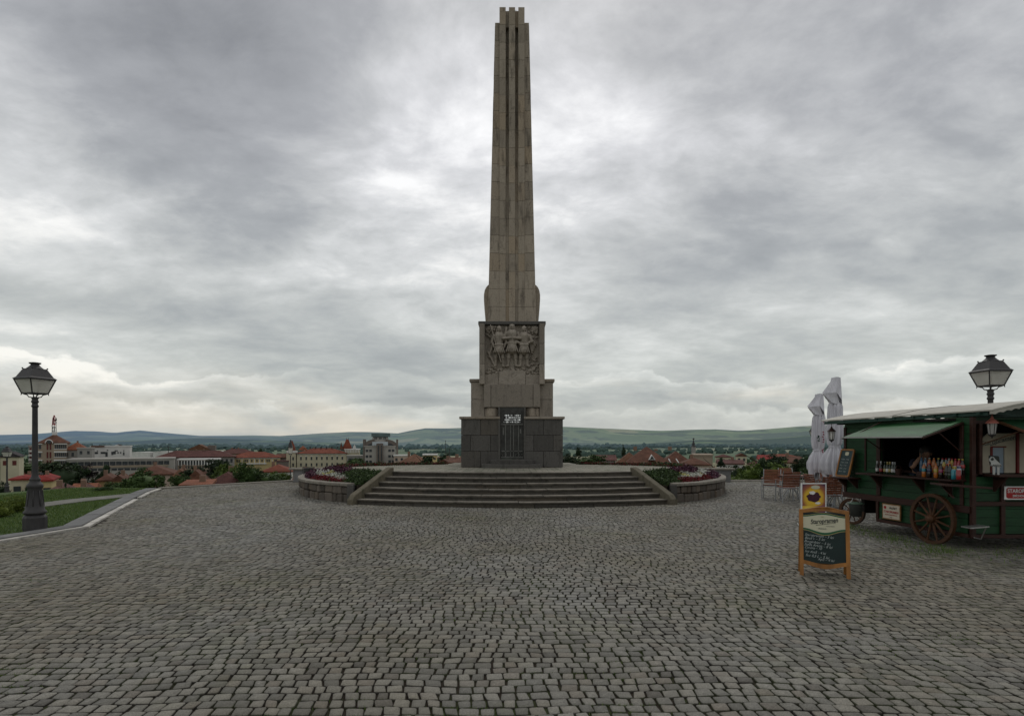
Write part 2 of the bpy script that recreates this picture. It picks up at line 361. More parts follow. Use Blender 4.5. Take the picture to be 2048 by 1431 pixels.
# ---------------------------------------------------------------- terrain
RP = [0, 17, 30, 45, 70, 120, 230, 600, 1500, 5000, 60000]; ZP = [-.06, -.06, -1.0, -2.5, -8.5, -13.5, -18, -26, -33, -38, -38]
def terr(x, y):
    r = np.hypot(np.asarray(x)*.9, np.asarray(y)-10.)
    return np.interp(r, RP, ZP)
def tz(x, y): return float(terr(x, y))
na, rr = 300, np.concatenate([np.linspace(6, 60, 40), np.geomspace(62, 5200, 70)])
ang = np.linspace(0, 2*math.pi, na, endpoint=False)
A, RR = np.meshgrid(ang, rr); gx = RR*np.cos(A)/.9; gy = 10+RR*np.sin(A)
gz = terr(gx, gy)
vv = np.stack([gx, gy, gz], -1).reshape(-1, 3); vv = np.vstack([vv, [[0, 10, -.06]]])
ii = np.arange(len(rr)-1)[:, None]*na+np.arange(na)[None, :]; jj = np.arange(len(rr)-1)[:, None]*na+((np.arange(na)+1) % na)[None, :]
q = np.stack([ii, jj, jj+na, ii+na], -1).reshape(-1, 4)
q = np.vstack([q, [[len(vv)-1, (k+1) % na, k, k] for k in []]]) if False else q
m, t = newmat('valley_ground'); v = t.obj(); se = t.n('ShaderNodeSeparateXYZ'); t.link(v, se.inputs[0])
fv = t.scalev(v, (1.3, .35, 1)); cell = t.vor(fv, .006, out='Color'); s2 = t.n('ShaderNodeSeparateColor'); t.link(cell, s2.inputs[0])
fields = t.ramp(s2.outputs[0], [(0, (.05,.085,.035)), (.35, (.065,.105,.045)), (.6, (.12,.15,.065)), (.8, (.08,.12,.055)), (.9, (.32,.28,.17)), (1, (.13,.155,.08))])
near = t.mix(t.noise(v, .15, 5), (.022,.045,.010), (.05,.075,.02))
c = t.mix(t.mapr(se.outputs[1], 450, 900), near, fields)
c = t.mix(t.mapr(se.outputs[1], 500, 4500, 0, .55), c, (.18,.24,.235))  # distance haze blended into the ground colour
t.out(c, .95); M['valley'] = m
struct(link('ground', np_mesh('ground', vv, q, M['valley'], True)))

# hills: crest heights read as elevation against azimuth, seen from the plaza
SKY = [(-900,862),(-300,866),(0,869),(60,868),(110,864),(150,861),(190,862),(230,865),(255,862),(280,860),(310,863),(350,867),(400,871),(450,871),(500,870),(560,871),(600,869),(640,866),(700,863),(760,864),(795,866),(820,861),(850,856),(900,856),(960,854),(1060,853),(1130,853),(1200,856),(1270,859),(1320,861),(1380,859),(1430,858),(1480,861),(1540,857),(1600,852),(1650,850),(1750,849),(1900,853),(2100,858),(2900,865)]
FOOT = [(-900,884),(0,886),(150,884),(300,879),(420,875),(560,881),(650,884),(760,890),(850,893),(1000,896),(1180,893),(1300,886),(1400,879),(1500,880),(1560,875),(1640,868),(1760,866),(1950,872),(2900,884)]
def prof(pts, px): return np.interp(px, [a for a, b in pts], [b for a, b in pts])
def hill_mesh(name, pts, D0, D1, DR, mt, seed, und, extra=1.25):
    naz, nd = 420, 60
    pxs = np.linspace(-900, 2900, naz); Ds = np.concatenate([np.linspace(D0, DR, nd), np.linspace(DR, D1, 8)[1:]])
    V = np.zeros((len(Ds), naz, 3))
    crest = (HZ-prof(pts, pxs))/F*DR+EYE
    for i, D in enumerate(Ds):
        u = min(1, (D-D0)/(DR-D0)); s = u**extra
        for j, px in enumerate(pxs):
            x = (px-1024)/F*D
            n = noise.fractal(Vector((x*.0007+seed, D*.0010, seed)), 1.0, 2.1, 5)
            k = s*(1-.0) + und*n*math.sin(math.pi*min(u, 1))
            z = -38+(crest[j]+38)*k
            if D > DR: z = -38+(crest[j]+38)*(1-(D-DR)/(D1-DR))
            elif i == nd-1: z += 2.5*noise.fractal(Vector((x*.004, seed, 0)), 1, 2, 4)
            V[i, j] = (x, D, z)
    n = naz; I = np.arange(len(Ds)-1)[:, None]*n+np.arange(n-1)[None, :]
    Q = np.stack([I, I+1, I+1+n, I+n], -1).reshape(-1, 4)
    return struct(link(name, np_mesh(name, V.reshape(-1, 3), Q, mt, True)))
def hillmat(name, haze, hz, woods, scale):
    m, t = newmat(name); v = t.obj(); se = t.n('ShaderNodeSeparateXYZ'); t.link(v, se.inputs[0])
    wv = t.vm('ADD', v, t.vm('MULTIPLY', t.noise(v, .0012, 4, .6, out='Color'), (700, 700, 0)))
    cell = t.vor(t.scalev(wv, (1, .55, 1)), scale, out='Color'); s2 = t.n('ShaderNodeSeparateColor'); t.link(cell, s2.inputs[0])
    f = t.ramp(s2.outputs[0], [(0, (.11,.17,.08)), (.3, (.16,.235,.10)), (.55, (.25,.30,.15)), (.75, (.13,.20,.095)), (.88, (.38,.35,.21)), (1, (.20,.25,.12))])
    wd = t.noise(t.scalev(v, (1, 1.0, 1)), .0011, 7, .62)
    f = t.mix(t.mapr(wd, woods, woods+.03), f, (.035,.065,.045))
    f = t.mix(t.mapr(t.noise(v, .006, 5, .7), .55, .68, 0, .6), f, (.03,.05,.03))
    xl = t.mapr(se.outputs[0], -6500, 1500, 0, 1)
    hcol = t.mix(xl, (haze[0]*.80, haze[1]*.88, haze[2]*1.05), (haze[0]*1.12, haze[1]*1.06, haze[2]*.92))  # aerial haze put into the hill colour, bluer towards the left
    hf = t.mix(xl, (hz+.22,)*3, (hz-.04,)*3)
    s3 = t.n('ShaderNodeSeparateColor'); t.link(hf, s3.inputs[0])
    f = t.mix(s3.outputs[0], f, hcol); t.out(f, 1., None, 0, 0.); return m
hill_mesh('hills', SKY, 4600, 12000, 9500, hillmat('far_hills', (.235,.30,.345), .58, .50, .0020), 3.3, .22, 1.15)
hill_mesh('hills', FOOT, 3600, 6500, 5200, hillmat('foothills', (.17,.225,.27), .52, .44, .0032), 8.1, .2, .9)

# ---------------------------------------------------------------- plaza with its setts
EDGE = [(-9.6, -10), (-9.25, 9.8), (-9.04, 11.0), (-8.88, 12.05), (-10.7, 15.95), (-12.65, 20.1), (-13.3, 21.8), (-9.8, 26.1), (10.8, 26.0), (26, 25.6), (26, -10)]
mb = MB(); mb.prism(EDGE, -.3, -.018); struct(mb.build('plaza', M['soil_joint'], loc=(0, 8, -.3)))
def inside(poly, x, y):
    x = np.asarray(x); y = np.asarray(y); r = np.zeros(x.shape, bool); n = len(poly)
    for i in range(n):
        x1, y1 = poly[i]; x2, y2 = poly[(i+1) % n]
        if y1 == y2: continue
        c = ((y1 > y) != (y2 > y)) & (x < (x2-x1)*(y-y1)/(y2-y1)+x1); r ^= c
    return r
def setts():
    rng = np.random.RandomState(5); h = .110; out = []
    for j in range(int((26.3-1.5)/h)):
        y0 = 1.5+j*h; lim = min(26, y0*1.0+4.0); w = rng.uniform(.088, .150, int(2*lim/.112))
        x = -lim+np.cumsum(w)-rng.uniform(0, .1); x = x[x < lim]; w = w[:len(x)]
        out.append(np.stack([x-w/2, np.full(len(x), y0), w], 1))
    a = np.vstack(out); x, y, w = a.T; n = len(a)
    wy = lambda X, Y: .07*np.sin(X*.55+Y*.25)+.022*np.sin(X*1.7-Y*.6+1)+.010*np.sin(X*5.1+Y*3)
    wx = lambda X, Y: .10*np.sin(Y*.8+X*.2)+.03*np.sin(Y*2.7+X)
    k = inside(EDGE, x, y+wy(x, y)) & ((y < 15.3) | (np.hypot(x, y-27.6) > 12.0) | (np.abs(x) > 4.6))
    x, y, w = x[k], y[k], w[k]; n = len(x)
    j = rng.uniform(.0045, .010, (n, 4)); hw = w/2; hh = h/2
    L, Rr, Bt, Tp = x-hw+j[:, 0], x+hw-j[:, 1], y-hh+j[:, 2]*.7, y+hh-j[:, 3]*.7
    c = .009
    ring = np.stack([np.stack([L+c, Bt], 1), np.stack([Rr-c, Bt], 1), np.stack([Rr, Bt+c], 1), np.stack([Rr, Tp-c], 1), np.stack([Rr-c, Tp], 1), np.stack([L+c, Tp], 1), np.stack([L, Tp-c], 1), np.stack([L, Bt+c], 1)], 1)
    ring += rng.normal(0, .0028, ring.shape)
    sk = rng.normal(0, .08, n)[:, None]; cx, cy = x[:, None], y[:, None]
    ring[:, :, 0] += (ring[:, :, 1]-cy)*sk; ring[:, :, 1] += (ring[:, :, 0]-cx)*rng.normal(0, .05, n)[:, None]
    inner = ring*.94+np.stack([x, y], 1)[:, None, :]*.06
    z = rng.normal(0, .0020, n)+.006*np.sin(x*.9+y*1.3)*np.sin(y*.7-x*.4)
    tilt = rng.normal(0, .022, (n, 2))
    def place(rg, dz):
        X, Y = rg[:, :, 0], rg[:, :, 1]
        Z = z[:, None]+dz+(X-cx)*tilt[:, :1]+(Y-cy)*tilt[:, 1:]
        return np.stack([X+wx(X, Y), Y+wy(X, Y), Z], 2)
    lo = place(ring, -.028); mid = place(ring*.985+np.stack([x, y], 1)[:, None, :]*.015, -.006); top = place(inner, 0.)
    V = np.concatenate([lo, mid, top], 1).reshape(-1, 3)
    b = (np.arange(n)*24)[:, None]; k8 = np.arange(8); k9 = (k8+1) % 8
    Q = np.concatenate([np.stack([b+o+k8, b+o+k9, b+o+8+k9, b+o+8+k8], -1).reshape(-1, 4) for o in (0, 8)]
        + [np.stack([b[:, 0]+16+p for p in qd], -1) for qd in ((0,1,2,3),(0,3,4,7),(4,5,6,7))])
    return V, Q
V, Q = setts()
struct(link('cobblestone_paving', np_mesh('cobblestone_paving', V, Q, M['cobble'], False)))

# kerb, marble strip and path at the lawn
def offset_poly(pts, d):
    out = []
    for i, p in enumerate(pts):
        a = Vector(pts[max(i-1, 0)]); b = Vector(pts[min(i+1, len(pts)-1)]); t_ = (b-a).normalized(); out.append((p[0]-t_.y*d, p[1]+t_.x*d))
    return out
def densify(pts, step):
    out = []
    for a, b in zip(pts[:-1], pts[1:]):
        n = max(1, int((Vector(b)-Vector(a)).length/step)); out += [(a[0]+(b[0]-a[0])*i/n, a[1]+(b[1]-a[1])*i/n) for i in range(n)]
    return out+[pts[-1]]
def strip(pts, d0, d1, z0, z1, gap=.012, skip=0., jit=0):
    mb = MB(); a, b = offset_poly(pts, d0), offset_poly(pts, d1)
    for i in range(len(pts)-1):
        if random.random() < skip: continue
        f = gap/max(.01, (Vector(pts[i+1])-Vector(pts[i])).length)
        L = lambda p, q, k: (p[0]+(q[0]-p[0])*k, p[1]+(q[1]-p[1])*k)
        z = z1+random.uniform(-jit, jit)
        q = [L(a[i], a[i+1], f), L(a[i], a[i+1], 1-f), L(b[i], b[i+1], 1-f), L(b[i], b[i+1], f)]
        mb.hexa([(x, y, z0) for x, y in q], [(x, y, z) for x, y in q])
    return mb
KP = [(-9.6, -8), (-9.25, 9.8), (-9.04, 11.0), (-8.88, 12.05), (-10.7, 15.95), (-12.65, 20.1), (-13.3, 21.8)]
kp = densify(KP, .9)
struct(strip(densify(KP, .62), .0, .13, -.2, .022, skip=0.03, gap=.02, jit=.006).build('kerb_strip', M['marble'], loc=(-10, 12, 0)))
struct(strip(kp, .15, .50, -.2, .045, .014, jit=.005).build('kerb', M['kerb'], loc=(-10, 12, 0)))
m2 = strip(densify([(-13.3, 21.8), (-9.8, 26.1), (10.8, 26.0), (26, 25.6)], 1.4), 0, .34, -.5, .04, .004, jit=.004)
struct(m2.build('plaza_edge', M['coping'], loc=(0, 26, 0)))
# broken second row of light stones beside the strip
struct(strip(densify([(-9.1, 12.4), (-10.9, 15.9), (-12.7, 19.9)], .34), .02, .16, -.02, .012, .03, skip=.35, jit=.006).build('kerb_strip', M['marble'], loc=(-10.5, 14, 0)))
# lawn sheet left of the kerb
lawn = [(-9.9, -8), (-9.9, 9.8), (-9.66, 11.1), (-9.5, 12.1), (-11.25, 16.1), (-13.2, 20.2), (-14.1, 22.2), (-17, 22.6), (-19, 17), (-20, 8), (-20, -8)]
mb = MB(); mb.prism(lawn, -.3, .0); struct(mb.build('lawn', M['grass'], loc=(-14, 8, -.3)))
mb = MB(); mb.prism([(-14.35, 2), (-13.3, 2), (-12.75, 17.0), (-12.35, 18.6), (-12.9, 19.9), (-13.6, 17.6)], -.1, .025)
struct(mb.build('path', M['path'], loc=(-13, 10, 0)))
def blades(name, n, fn, hmin, hmax, wd, mt, label, seed=1):
    rng = np.random.RandomState(seed); P0 = fn(rng, n); n = len(P0)
    a = rng.uniform(0, 6.28, n); h = rng.uniform(hmin, hmax, n); ln = rng.uniform(-.5, .5, (n, 2))*h[:, None]
    dx, dy = np.cos(a)*wd, np.sin(a)*wd
    v0 = P0+np.stack([-dx, -dy, 0*dx], 1); v1 = P0+np.stack([dx, dy, 0*dx], 1); v2 = P0+np.stack([ln[:, 0], ln[:, 1], h], 1)
    V = np.stack([v0, v1, v2], 1).reshape(-1, 3); Q = np.arange(3*n).reshape(-1, 3)
    return tag(link(name, np_mesh(name, V, Q, mt, quadlen=3)), label, 'grass', kind='stuff')
def lawnpts(rng, n):
    x = rng.uniform(-17, -9.4, n); y = rng.uniform(8, 22, n); k = inside(lawn, x, y) & ~inside([(-14.4, 2), (-13.2, 2), (-12.7, 17.0), (-12.3, 18.6), (-12.9, 20), (-13.7, 17.6)], x, y)
    return np.stack([x[k], y[k], np.zeros(k.sum())], 1)
blades('lawn_grass', 90000, lawnpts, .02, .055, .006, M['blade'], 'short green lawn grass behind the kerb on the left')
def kioskgrass(rng, n):
    x = np.concatenate([rng.uniform(6.3, 11, n//2), rng.normal(7.0, .22, n//2)]); y = np.concatenate([rng.normal(9.25, .26, n//2), rng.uniform(9.2, 12.8, n//2)])
    k = (rng.rand(len(x)) < .25+.75*(np.sin(x*7)*np.sin(y*5+x*3) > -.1)); return np.stack([x[k], y[k], np.full(k.sum(), -.015)], 1)
blades('weeds', 3800, kioskgrass, .02, .09, .006, M['blade'], 'weeds and grass growing in the joints under the green wagon', 2)
def jointgrass(rng, n):
    cx = rng.uniform(-9, 9, 110); cy = rng.uniform(3.4, 9, 110); i = rng.randint(0, 110, n)
    x = cx[i]+rng.normal(0, .16, n); y = np.round((cy[i]+rng.normal(0, .06, n)-1.5)/.110-.5)*.110+1.5+.055
    y = y+.07*np.sin(x*.55+y*.25)+.022*np.sin(x*1.7-y*.6+1)+.010*np.sin(x*5.1+y*3)+rng.normal(0, .003, n)
    k = (x > -8.8); return np.stack([x[k], y[k], np.full(k.sum(), -.018)], 1)
blades('joint_grass', 16000, jointgrass, .012, .032, .0035, M['blade'], 'small tufts of grass in the joints of the setts', 3)
# ---------------------------------------------------------------- steps and platform
PZ = .864; SC = (0., 27.6); ST = .144
plat = thing('stone_platform', 'raised stone platform with curved front steps carrying the obelisk', 'platform', (0, 20, 0))
def arcblocks(mb, r0, r1, z0, z1, hx, blk, gap=.006):
    a = math.asin(hx/r1); L = 2*a*r1; n = max(1, int(L/blk)); cuts = [-a]
    for i in range(1, n): cuts.append(-a+2*a*(i+random.uniform(-.25, .25))/n)
    cuts.append(a)
    for c0, c1 in zip(cuts[:-1], cuts[1:]):
        g_ = gap/r1; k = max(2, int((c1-c0)*r1/.35)); an = [c0+g_+(c1-c0-2*g_)*i/k for i in range(k+1)]
        o = [(SC[0]+math.sin(x)*r1, SC[1]-math.cos(x)*r1) for x in an]; i_ = [(SC[0]+math.sin(x)*r0, SC[1]-math.cos(x)*r0) for x in reversed(an)]
        dz = random.uniform(-.004, .004); mb.prism(o+i_, z0, z1+dz)
for k in range(1, 7):
    r = 12.0-.33*(k-1); hx = 4.52-.145*(k-1); z1 = ST*k
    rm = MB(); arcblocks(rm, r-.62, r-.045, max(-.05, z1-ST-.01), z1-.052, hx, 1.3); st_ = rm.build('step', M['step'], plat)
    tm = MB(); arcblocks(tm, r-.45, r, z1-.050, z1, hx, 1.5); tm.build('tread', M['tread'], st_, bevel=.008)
halfp = [(0, 17.62), (2.0, 17.8), (3.72, 18.22), (3.95, 17.95), (4.6, 18.5), (5.6, 19.4), (6.25, 20.5), (6.1, 21.5), (4.6, 22.8), (2.7, 23.7), (2.5, 25.3)]
poly = halfp+[(-x, y) for x, y in reversed(halfp[1:])]
mb = MB(); mb.prism(poly, -.05, PZ-.006); mb.build('paving', M['paving'], plat)
for s in (-1, 1):
    mb = MB(); a = Vector((4.62*s, 16.35, 0)); b = Vector((3.87*s, 17.95, 0)); d = (b-a).normalized(); nn = Vector((d.y, -d.x, 0))*.105
    sect = lambda p, zt: [p-nn+Vector((0, 0, -.05)), p+nn+Vector((0, 0, -.05)), p+nn+Vector((0, 0, zt)), p-nn+Vector((0, 0, zt))]
    pts = [(a, .14), (a+d*.12, .27), (b, .97), (b+d*.12, .97)]
    vs = [q for p, z in pts for q in sect(p, z)]; n = 4
    fs = [(0, 1, 2, 3) if s > 0 else (3, 2, 1, 0)]+[(i*4+k, i*4+(k+1) % 4, (i+1)*4+(k+1) % 4, (i+1)*4+k) for i in range(3) for k in range(4)]+[(15, 14, 13, 12)]
    mb.add(vs, fs); mb.build('cheek_wall', M['cheek'], plat, bevel=.015)

# ---------------------------------------------------------------- planters
def catmull(pts, n):
    out = []
    for i in range(len(pts)-1):
        p0, p1, p2, p3 = [Vector(pts[max(0, min(len(pts)-1, i+k))]) for k in (-1, 0, 1, 2)]
        for j in range(n):
            u = j/n; out.append(tuple(.5*((2*p1)+(p2-p0)*u+(2*p0-5*p1+4*p2-p3)*u*u+(3*p1-p0-3*p2+p3)*u**3)))
    return out+[tuple(pts[-1])]
fl = {'dark red': ((.07,.006,.008), (.17,.014,.016)), 'white': ((.30,.31,.26), (.62,.62,.55)), 'purple': ((.035,.010,.025), (.10,.03,.05)), 'green': ((.015,.03,.008), (.05,.085,.02)), 'yellow': ((.35,.32,.06), (.6,.55,.18))}
for k, (a, b) in fl.items():
    m, t = newmat('petals_'+k.replace(' ', '_')); t.out(t.mix(t.island(), a, b), .7); M['fl_'+k] = m
M['soil'] = mat('soil', (.035,.025,.016), .4, 9, .95, .6, .02)
def clumps(P0, size, per, seed, hscale=1.):
    rng = np.random.RandomState(seed); n = len(P0)*per
    c = np.repeat(P0, per, 0)+rng.normal(0, 1, (n, 3))*np.array([size*1.4, size*1.4, size*.8*hscale]); s = rng.uniform(.6, 1.3, n)*size
    a = rng.normal(0, 1, (n, 3)); a /= np.linalg.norm(a, axis=1)[:, None]; b = np.cross(a, rng.normal(0, 1, (n, 3))); b /= np.linalg.norm(b, axis=1)[:, None]
    a *= s[:, None]*.55; b *= s[:, None]*.55
    V = np.stack([c-a-b*.6, c+a-b*.6, c+a+b*.6, c-a+b*.6], 1).reshape(-1, 3)
    return V, np.arange(4*n).reshape(-1, 4)
for s, side in ((-1, 'left'), (1, 'right')):
    line = catmull([(4.86*s, 16.95), (5.95*s, 17.75), (7.0*s, 19.1), (7.75*s, 21.0), (8.0*s, 22.8), (7.6*s, 24.6), (6.6*s, 25.6)], 10)
    pl = thing('flower_planter', f'curved rough stone flower planter {side} of the steps', 'planter', (6*s, 19, 0), 'planters either side of the steps')
    off = offset_poly(line, .30*s)
    # rough rubble blocks in two uneven courses
    mb = MB(); cum = [0]
    for a, b in zip(line[:-1], line[1:]): cum.append(cum[-1]+(Vector(b)-Vector(a)).length)
    def onl(u, L=line):
        u = max(0, min(cum[-1]-1e-4, u)); i = max(j for j in range(len(cum)-1) if cum[j] <= u); f = (u-cum[i])/(cum[i+1]-cum[i]); a, b = Vector(L[i]), Vector(L[i+1]); return a+(b-a)*f, (b-a).normalized()
    for (z0, z1) in ((-.03, .24), (.24, .47)):
        u = 0
        while u < cum[-1]-.1:
            w_ = random.uniform(.17, .42); p, d = onl(u+w_/2); h0 = z0+.006+random.uniform(-.01, .012); h1 = z1-.006+random.uniform(-.02, .008)
            Mx = Matrix.Rotation(math.atan2(d.y, d.x)+random.uniform(-.05, .05), 3, 'Z'); nrm = Vector((-d.y, d.x))*s
            c = p+nrm*(.13+random.uniform(-.02, .02))
            mb.box((c.x, c.y, (h0+h1)/2), (w_-.022, .24, h1-h0), M=Mx); u += w_
    core = MB(); o2 = offset_poly(line, .06*s); o3 = offset_poly(line, .29*s)
    for i in range(len(line)-1):
        q = [o2[i], o2[i+1], o3[i+1], o3[i]]; core.hexa([(x, y, -.05) for x, y in q], [(x, y, .465) for x, y in q])
    wl = mb.build('wall', M['rubble'], pl); do_bevel(wl.data, .028)
    for vx in wl.data.vertices:
        nz = noise.noise_vector(vx.co*9)*.016; vx.co += nz
    core.build('wall_core', M['soil'], pl)
    cp = MB(); a_, b_ = offset_poly(line, -.04*s), offset_poly(line, .33*s)
    for i in range(0, len(line)-1, 3):
        j = min(i+3, len(line)-1); oo = [a_[k] for k in range(i, j+1)]+[b_[k] for k in range(j, i-1, -1)]
        if s > 0: oo = oo[::-1]
        # slight gap
        cx = sum(p[0] for p in oo)/len(oo); cy = sum(p[1] for p in oo)/len(oo); oo = [(cx+(x-cx)*.994, cy+(y-cy)*.994) for x, y in oo]
        cp.prism(oo, .472, .560+random.uniform(-.004, .004))
    cp.build('coping', M['coping'], pl, bevel=.012)
    # end post beside the steps
    mb = MB(); mb.box((4.78*s, 17.12, .235), (.2, .34, .57)); mb.build('end_post', M['wall_stone'], pl, bevel=.012)
    soilp = [tuple(p) for p in offset_poly(line, .3*s)]
    inner = [(x*s, y) for x, y in ((2.9, 25.4), (2.75, 23.75), (4.6, 22.85), (6.15, 21.5), (6.3, 20.5), (5.65, 19.4), (4.65, 18.5), (4.05, 17.95), (4.55, 17.0))]
    rng = np.random.RandomState(11+s); bedp = soilp+inner
    sm = MB(); sm.prism(bedp if s < 0 else bedp[::-1], .2, .50); sm.build('soil', M['soil'], pl)
    N = 26000; x = rng.uniform(4, 8, N)*s; y = rng.uniform(16.8, 22.5, N); k = inside(bedp, x, y); x, y = x[k], y[k]
    la = np.array(line); dist = np.min(np.hypot(x[:, None]-la[None, :, 0], y[:, None]-la[None, :, 1]), 1)-.3
    ax = np.abs(x)
    zone = np.where(ax+.15*np.sin(y*4) < 5.25, 3, np.where(dist < .24+.06*np.sin(x*5), np.where(ax < 6.6, 0, 2), np.where(dist < .66+.1*np.sin(x*6), 1, np.where(y < 21.0, 2, 4))))
    zz = .50+np.clip(dist, 0, 1.5)*.27
    for zi, kind in enumerate(('dark red', 'white', 'purple', 'green')):
        kk = np.where(zone == zi)[0]
        if kind == 'white':
            yl = kk[(np.sin(x[kk]*3+1)*np.sin(y[kk]*4) > .72)]; kk = np.setdiff1d(kk, yl)
            V, Q = clumps(np.stack([x[yl], y[yl], zz[yl]+.07], 1), .030, 4, 5); o = link('yellow_flowers', np_mesh('yellow_flowers', V, Q, M['fl_yellow']))
            tag(o, f'pale yellow flowers among the white ones in the {side} planter', 'flowers', kind='stuff')
        kk = kk[:2600]
        V, Q = clumps(np.stack([x[kk], y[kk], zz[kk]+.06], 1), .036 if zi != 2 else .05, 5, 3+zi, 1.3)
        nm = {'dark red': 'red_flowers', 'white': 'white_flowers', 'purple': 'purple_plants', 'green': 'bedding_plants'}[kind]
        o = link(nm, np_mesh(nm, V, Q, M['fl_'+kind])); tag(o, f'{ {"dark red":"dark red flowers along the inner edge", "white":"silvery white flowers in the middle", "purple":"dark purple leafed plants at the back", "green":"green leafy plants beside the steps"}[kind]} of the {side} planter', 'flowers', kind='stuff')
    kk = np.arange(0, len(x), 3)
    V, Q = clumps(np.stack([x[kk], y[kk], zz[kk]+.01], 1), .045, 4, 9, 1.)
    tag(link('bedding_foliage', np_mesh('bedding_foliage', V, Q, M['fl_green'])), f'low green foliage under the flowers of the {side} planter', 'foliage', kind='stuff')
    # flower border along the rear rim of the platform
    bl = catmull([(6.1*s, 20.5), (6.0*s, 21.4), (4.5*s, 22.6), (2.75*s, 23.5)], 12); P0 = []
    for i in range(900):
        a = bl[rng.randint(0, len(bl)-1)]; b = bl[min(len(bl)-1, bl.index(a)+1)]; f = rng.rand(); P0.append((a[0]+(b[0]-a[0])*f+rng.normal(0, .07), a[1]+(b[1]-a[1])*f+rng.normal(0, .07), PZ+.045))
    P0 = np.array(P0); V, Q = clumps(P0[:420], .035, 5, 21); tag(link('red_flowers', np_mesh('red_flowers', V, Q, M['fl_dark red'])), f'thin row of red flowers along the rear rim of the platform, {side} half', 'flowers', kind='stuff')
    V, Q = clumps(P0[420:], .04, 5, 22); tag(link('border_plants', np_mesh('border_plants', V, Q, M['fl_green'])), f'green border plants on the rear rim of the platform, {side} half', 'plants', kind='stuff')
    # low parapet behind
    wl = thing('low_wall', f'low rendered wall with light coping behind the {side} planter', 'wall', (8.4*s, 25.7, 0), 'low walls behind the planters')
    x0, x1 = (6.2*s, 9.75*s); mb = MB(); mb.box(((x0+x1)/2, 25.75, .24), (abs(x1-x0), .30, .55)); mb.build('wall', M['kerb'], wl)
    mb = MB(); mb.box(((x0+x1)/2+.06*s, 25.75, .565), (abs(x1-x0)+.24, .44, .085)); mb.build('coping', M['coping'], wl, bevel=.012)
# litter bin
b = thing('litter_bin', 'small black litter bin by the low wall', 'litter bin', (X_(617, 24.3), 24.3, 0))
bx = X_(617, 24.3); mb = MB(); mb.lathe([(.16, 0), (.19, .10), (.20, .66), (.205, .68), (.185, .68), (.17, .45)], (bx, 24.3, 0), 20); mb.build('bin_body', M['iron'], b, True)
mb = MB(); mb.tube([(bx-.24, 24.3, 0), (bx-.24, 24.3, .72), (bx+.24, 24.3, .72), (bx+.24, 24.3, 0)], .018); mb.build('bin_frame', M['iron'], b)

# ---------------------------------------------------------------- obelisk
CY = 22.56
ob = thing('obelisk', 'tall grey stone memorial obelisk with ribbed shaft and relief of three men', 'obelisk', (0, CY, PZ))
def blockwall(mb, x0, x1, y0, y1, z0, z1, courses, cols, gap=.005, stag=.5):
    """facing blocks x0..x1 / y0..y1, joints left open by a hair"""
    H = (z1-z0)/courses
    for c in range(courses):
        n = cols if (c % 2 == 0) else cols+1 if cols > 1 else cols; cuts = [x0]
        for i in range(1, n): cuts.append(x0+(x1-x0)*(i-(stag if n == cols+1 else 0))/(cols))
        cuts.append(x1)
        for a, b_ in zip(cuts[:-1], cuts[1:]):
            j = random.uniform(-.003, .003)
            mb.box(((a+b_)/2, (y0+y1)/2+j, z0+H*(c+.5)), (b_-a-2*gap, y1-y0, H-2*gap))
Zb = Z_(838, 20.85)           # top of the dark base
HB = 1.84
base = None
# front masses either side of the door, side and rear masses; passage stays open
DW = .43
for s in (-1, 1):
    mb = MB()
    blockwall(mb, min(s*DW, s*HB), max(s*DW, s*HB), CY-HB, CY-HB+.5, PZ, Zb, 3, 2)
    blockwall(mb, min(s*DW, s*HB), max(s*DW, s*HB), CY+HB-.5, CY+HB, PZ, Zb, 3, 2)
    for c in range(3):
        H = (Zb-PZ)/3
        for i in range(3):
            y0 = CY-HB+.503+(2*HB-1.006)*i/3; y1 = CY-HB+.503+(2*HB-1.006)*(i+1)/3
            mb.box((s*(HB-.26), (y0+y1)/2, PZ+H*(c+.5)), (.5, y1-y0-.01, H-.01))
    base = mb.build('base', M['wall_stone'], ob); do_bevel(base.data, .008)
for s in (-1, 1):
    mb = MB(); mb.box((s*(DW+.62), CY, (PZ+Zb)/2-.02), (1.12, 2*HB-.1, Zb-PZ-.02))
    mb.build('base_core', M['soil'], ob)
Zc = Zb+.09
for s in (-1, 1):
    mb = MB(); mb.box((s*(DW+(HB+.06-DW)/2), CY, Zb+.048), (HB+.06-DW, 2*HB+.12, .09))
    mb.build('base_cornice', M['mid_stone'], ob, bevel=.012)
# middle block: wings, set back
Y2 = CY-1.50; Z2 = Z_(764, 21.1); HW2 = 1.51
for s in (-1, 1):
    mb = MB()
    a, b_ = 1.0*s, HW2*s
    blockwall(mb, min(a, b_), max(a, b_), Y2, Y2+.45, Zc+.004, Z2, 2, 1)
    for c in range(2):
        H = (Z2-Zc)/2; mb.box((s*(HW2-.24), CY+.2, Zc+H*(c+.5)), (.46, 2.55, H-.01))
    blockwall(mb, min(a, b_), max(a, b_), CY+1.05, CY+1.5, Zc+.004, Z2, 2, 1)
    mb.build('middle_block', M['mid_stone'], ob, bevel=.008)
for s in (-1, 1):
    mb = MB(); mb.box((s*(1.0+(HW2+.05-1.0)/2), CY, Z2+.058), (HW2+.05-1.0, 3.1, .11)); 
    mb.build('middle_cornice', M['mid_stone'], ob, bevel=.015)
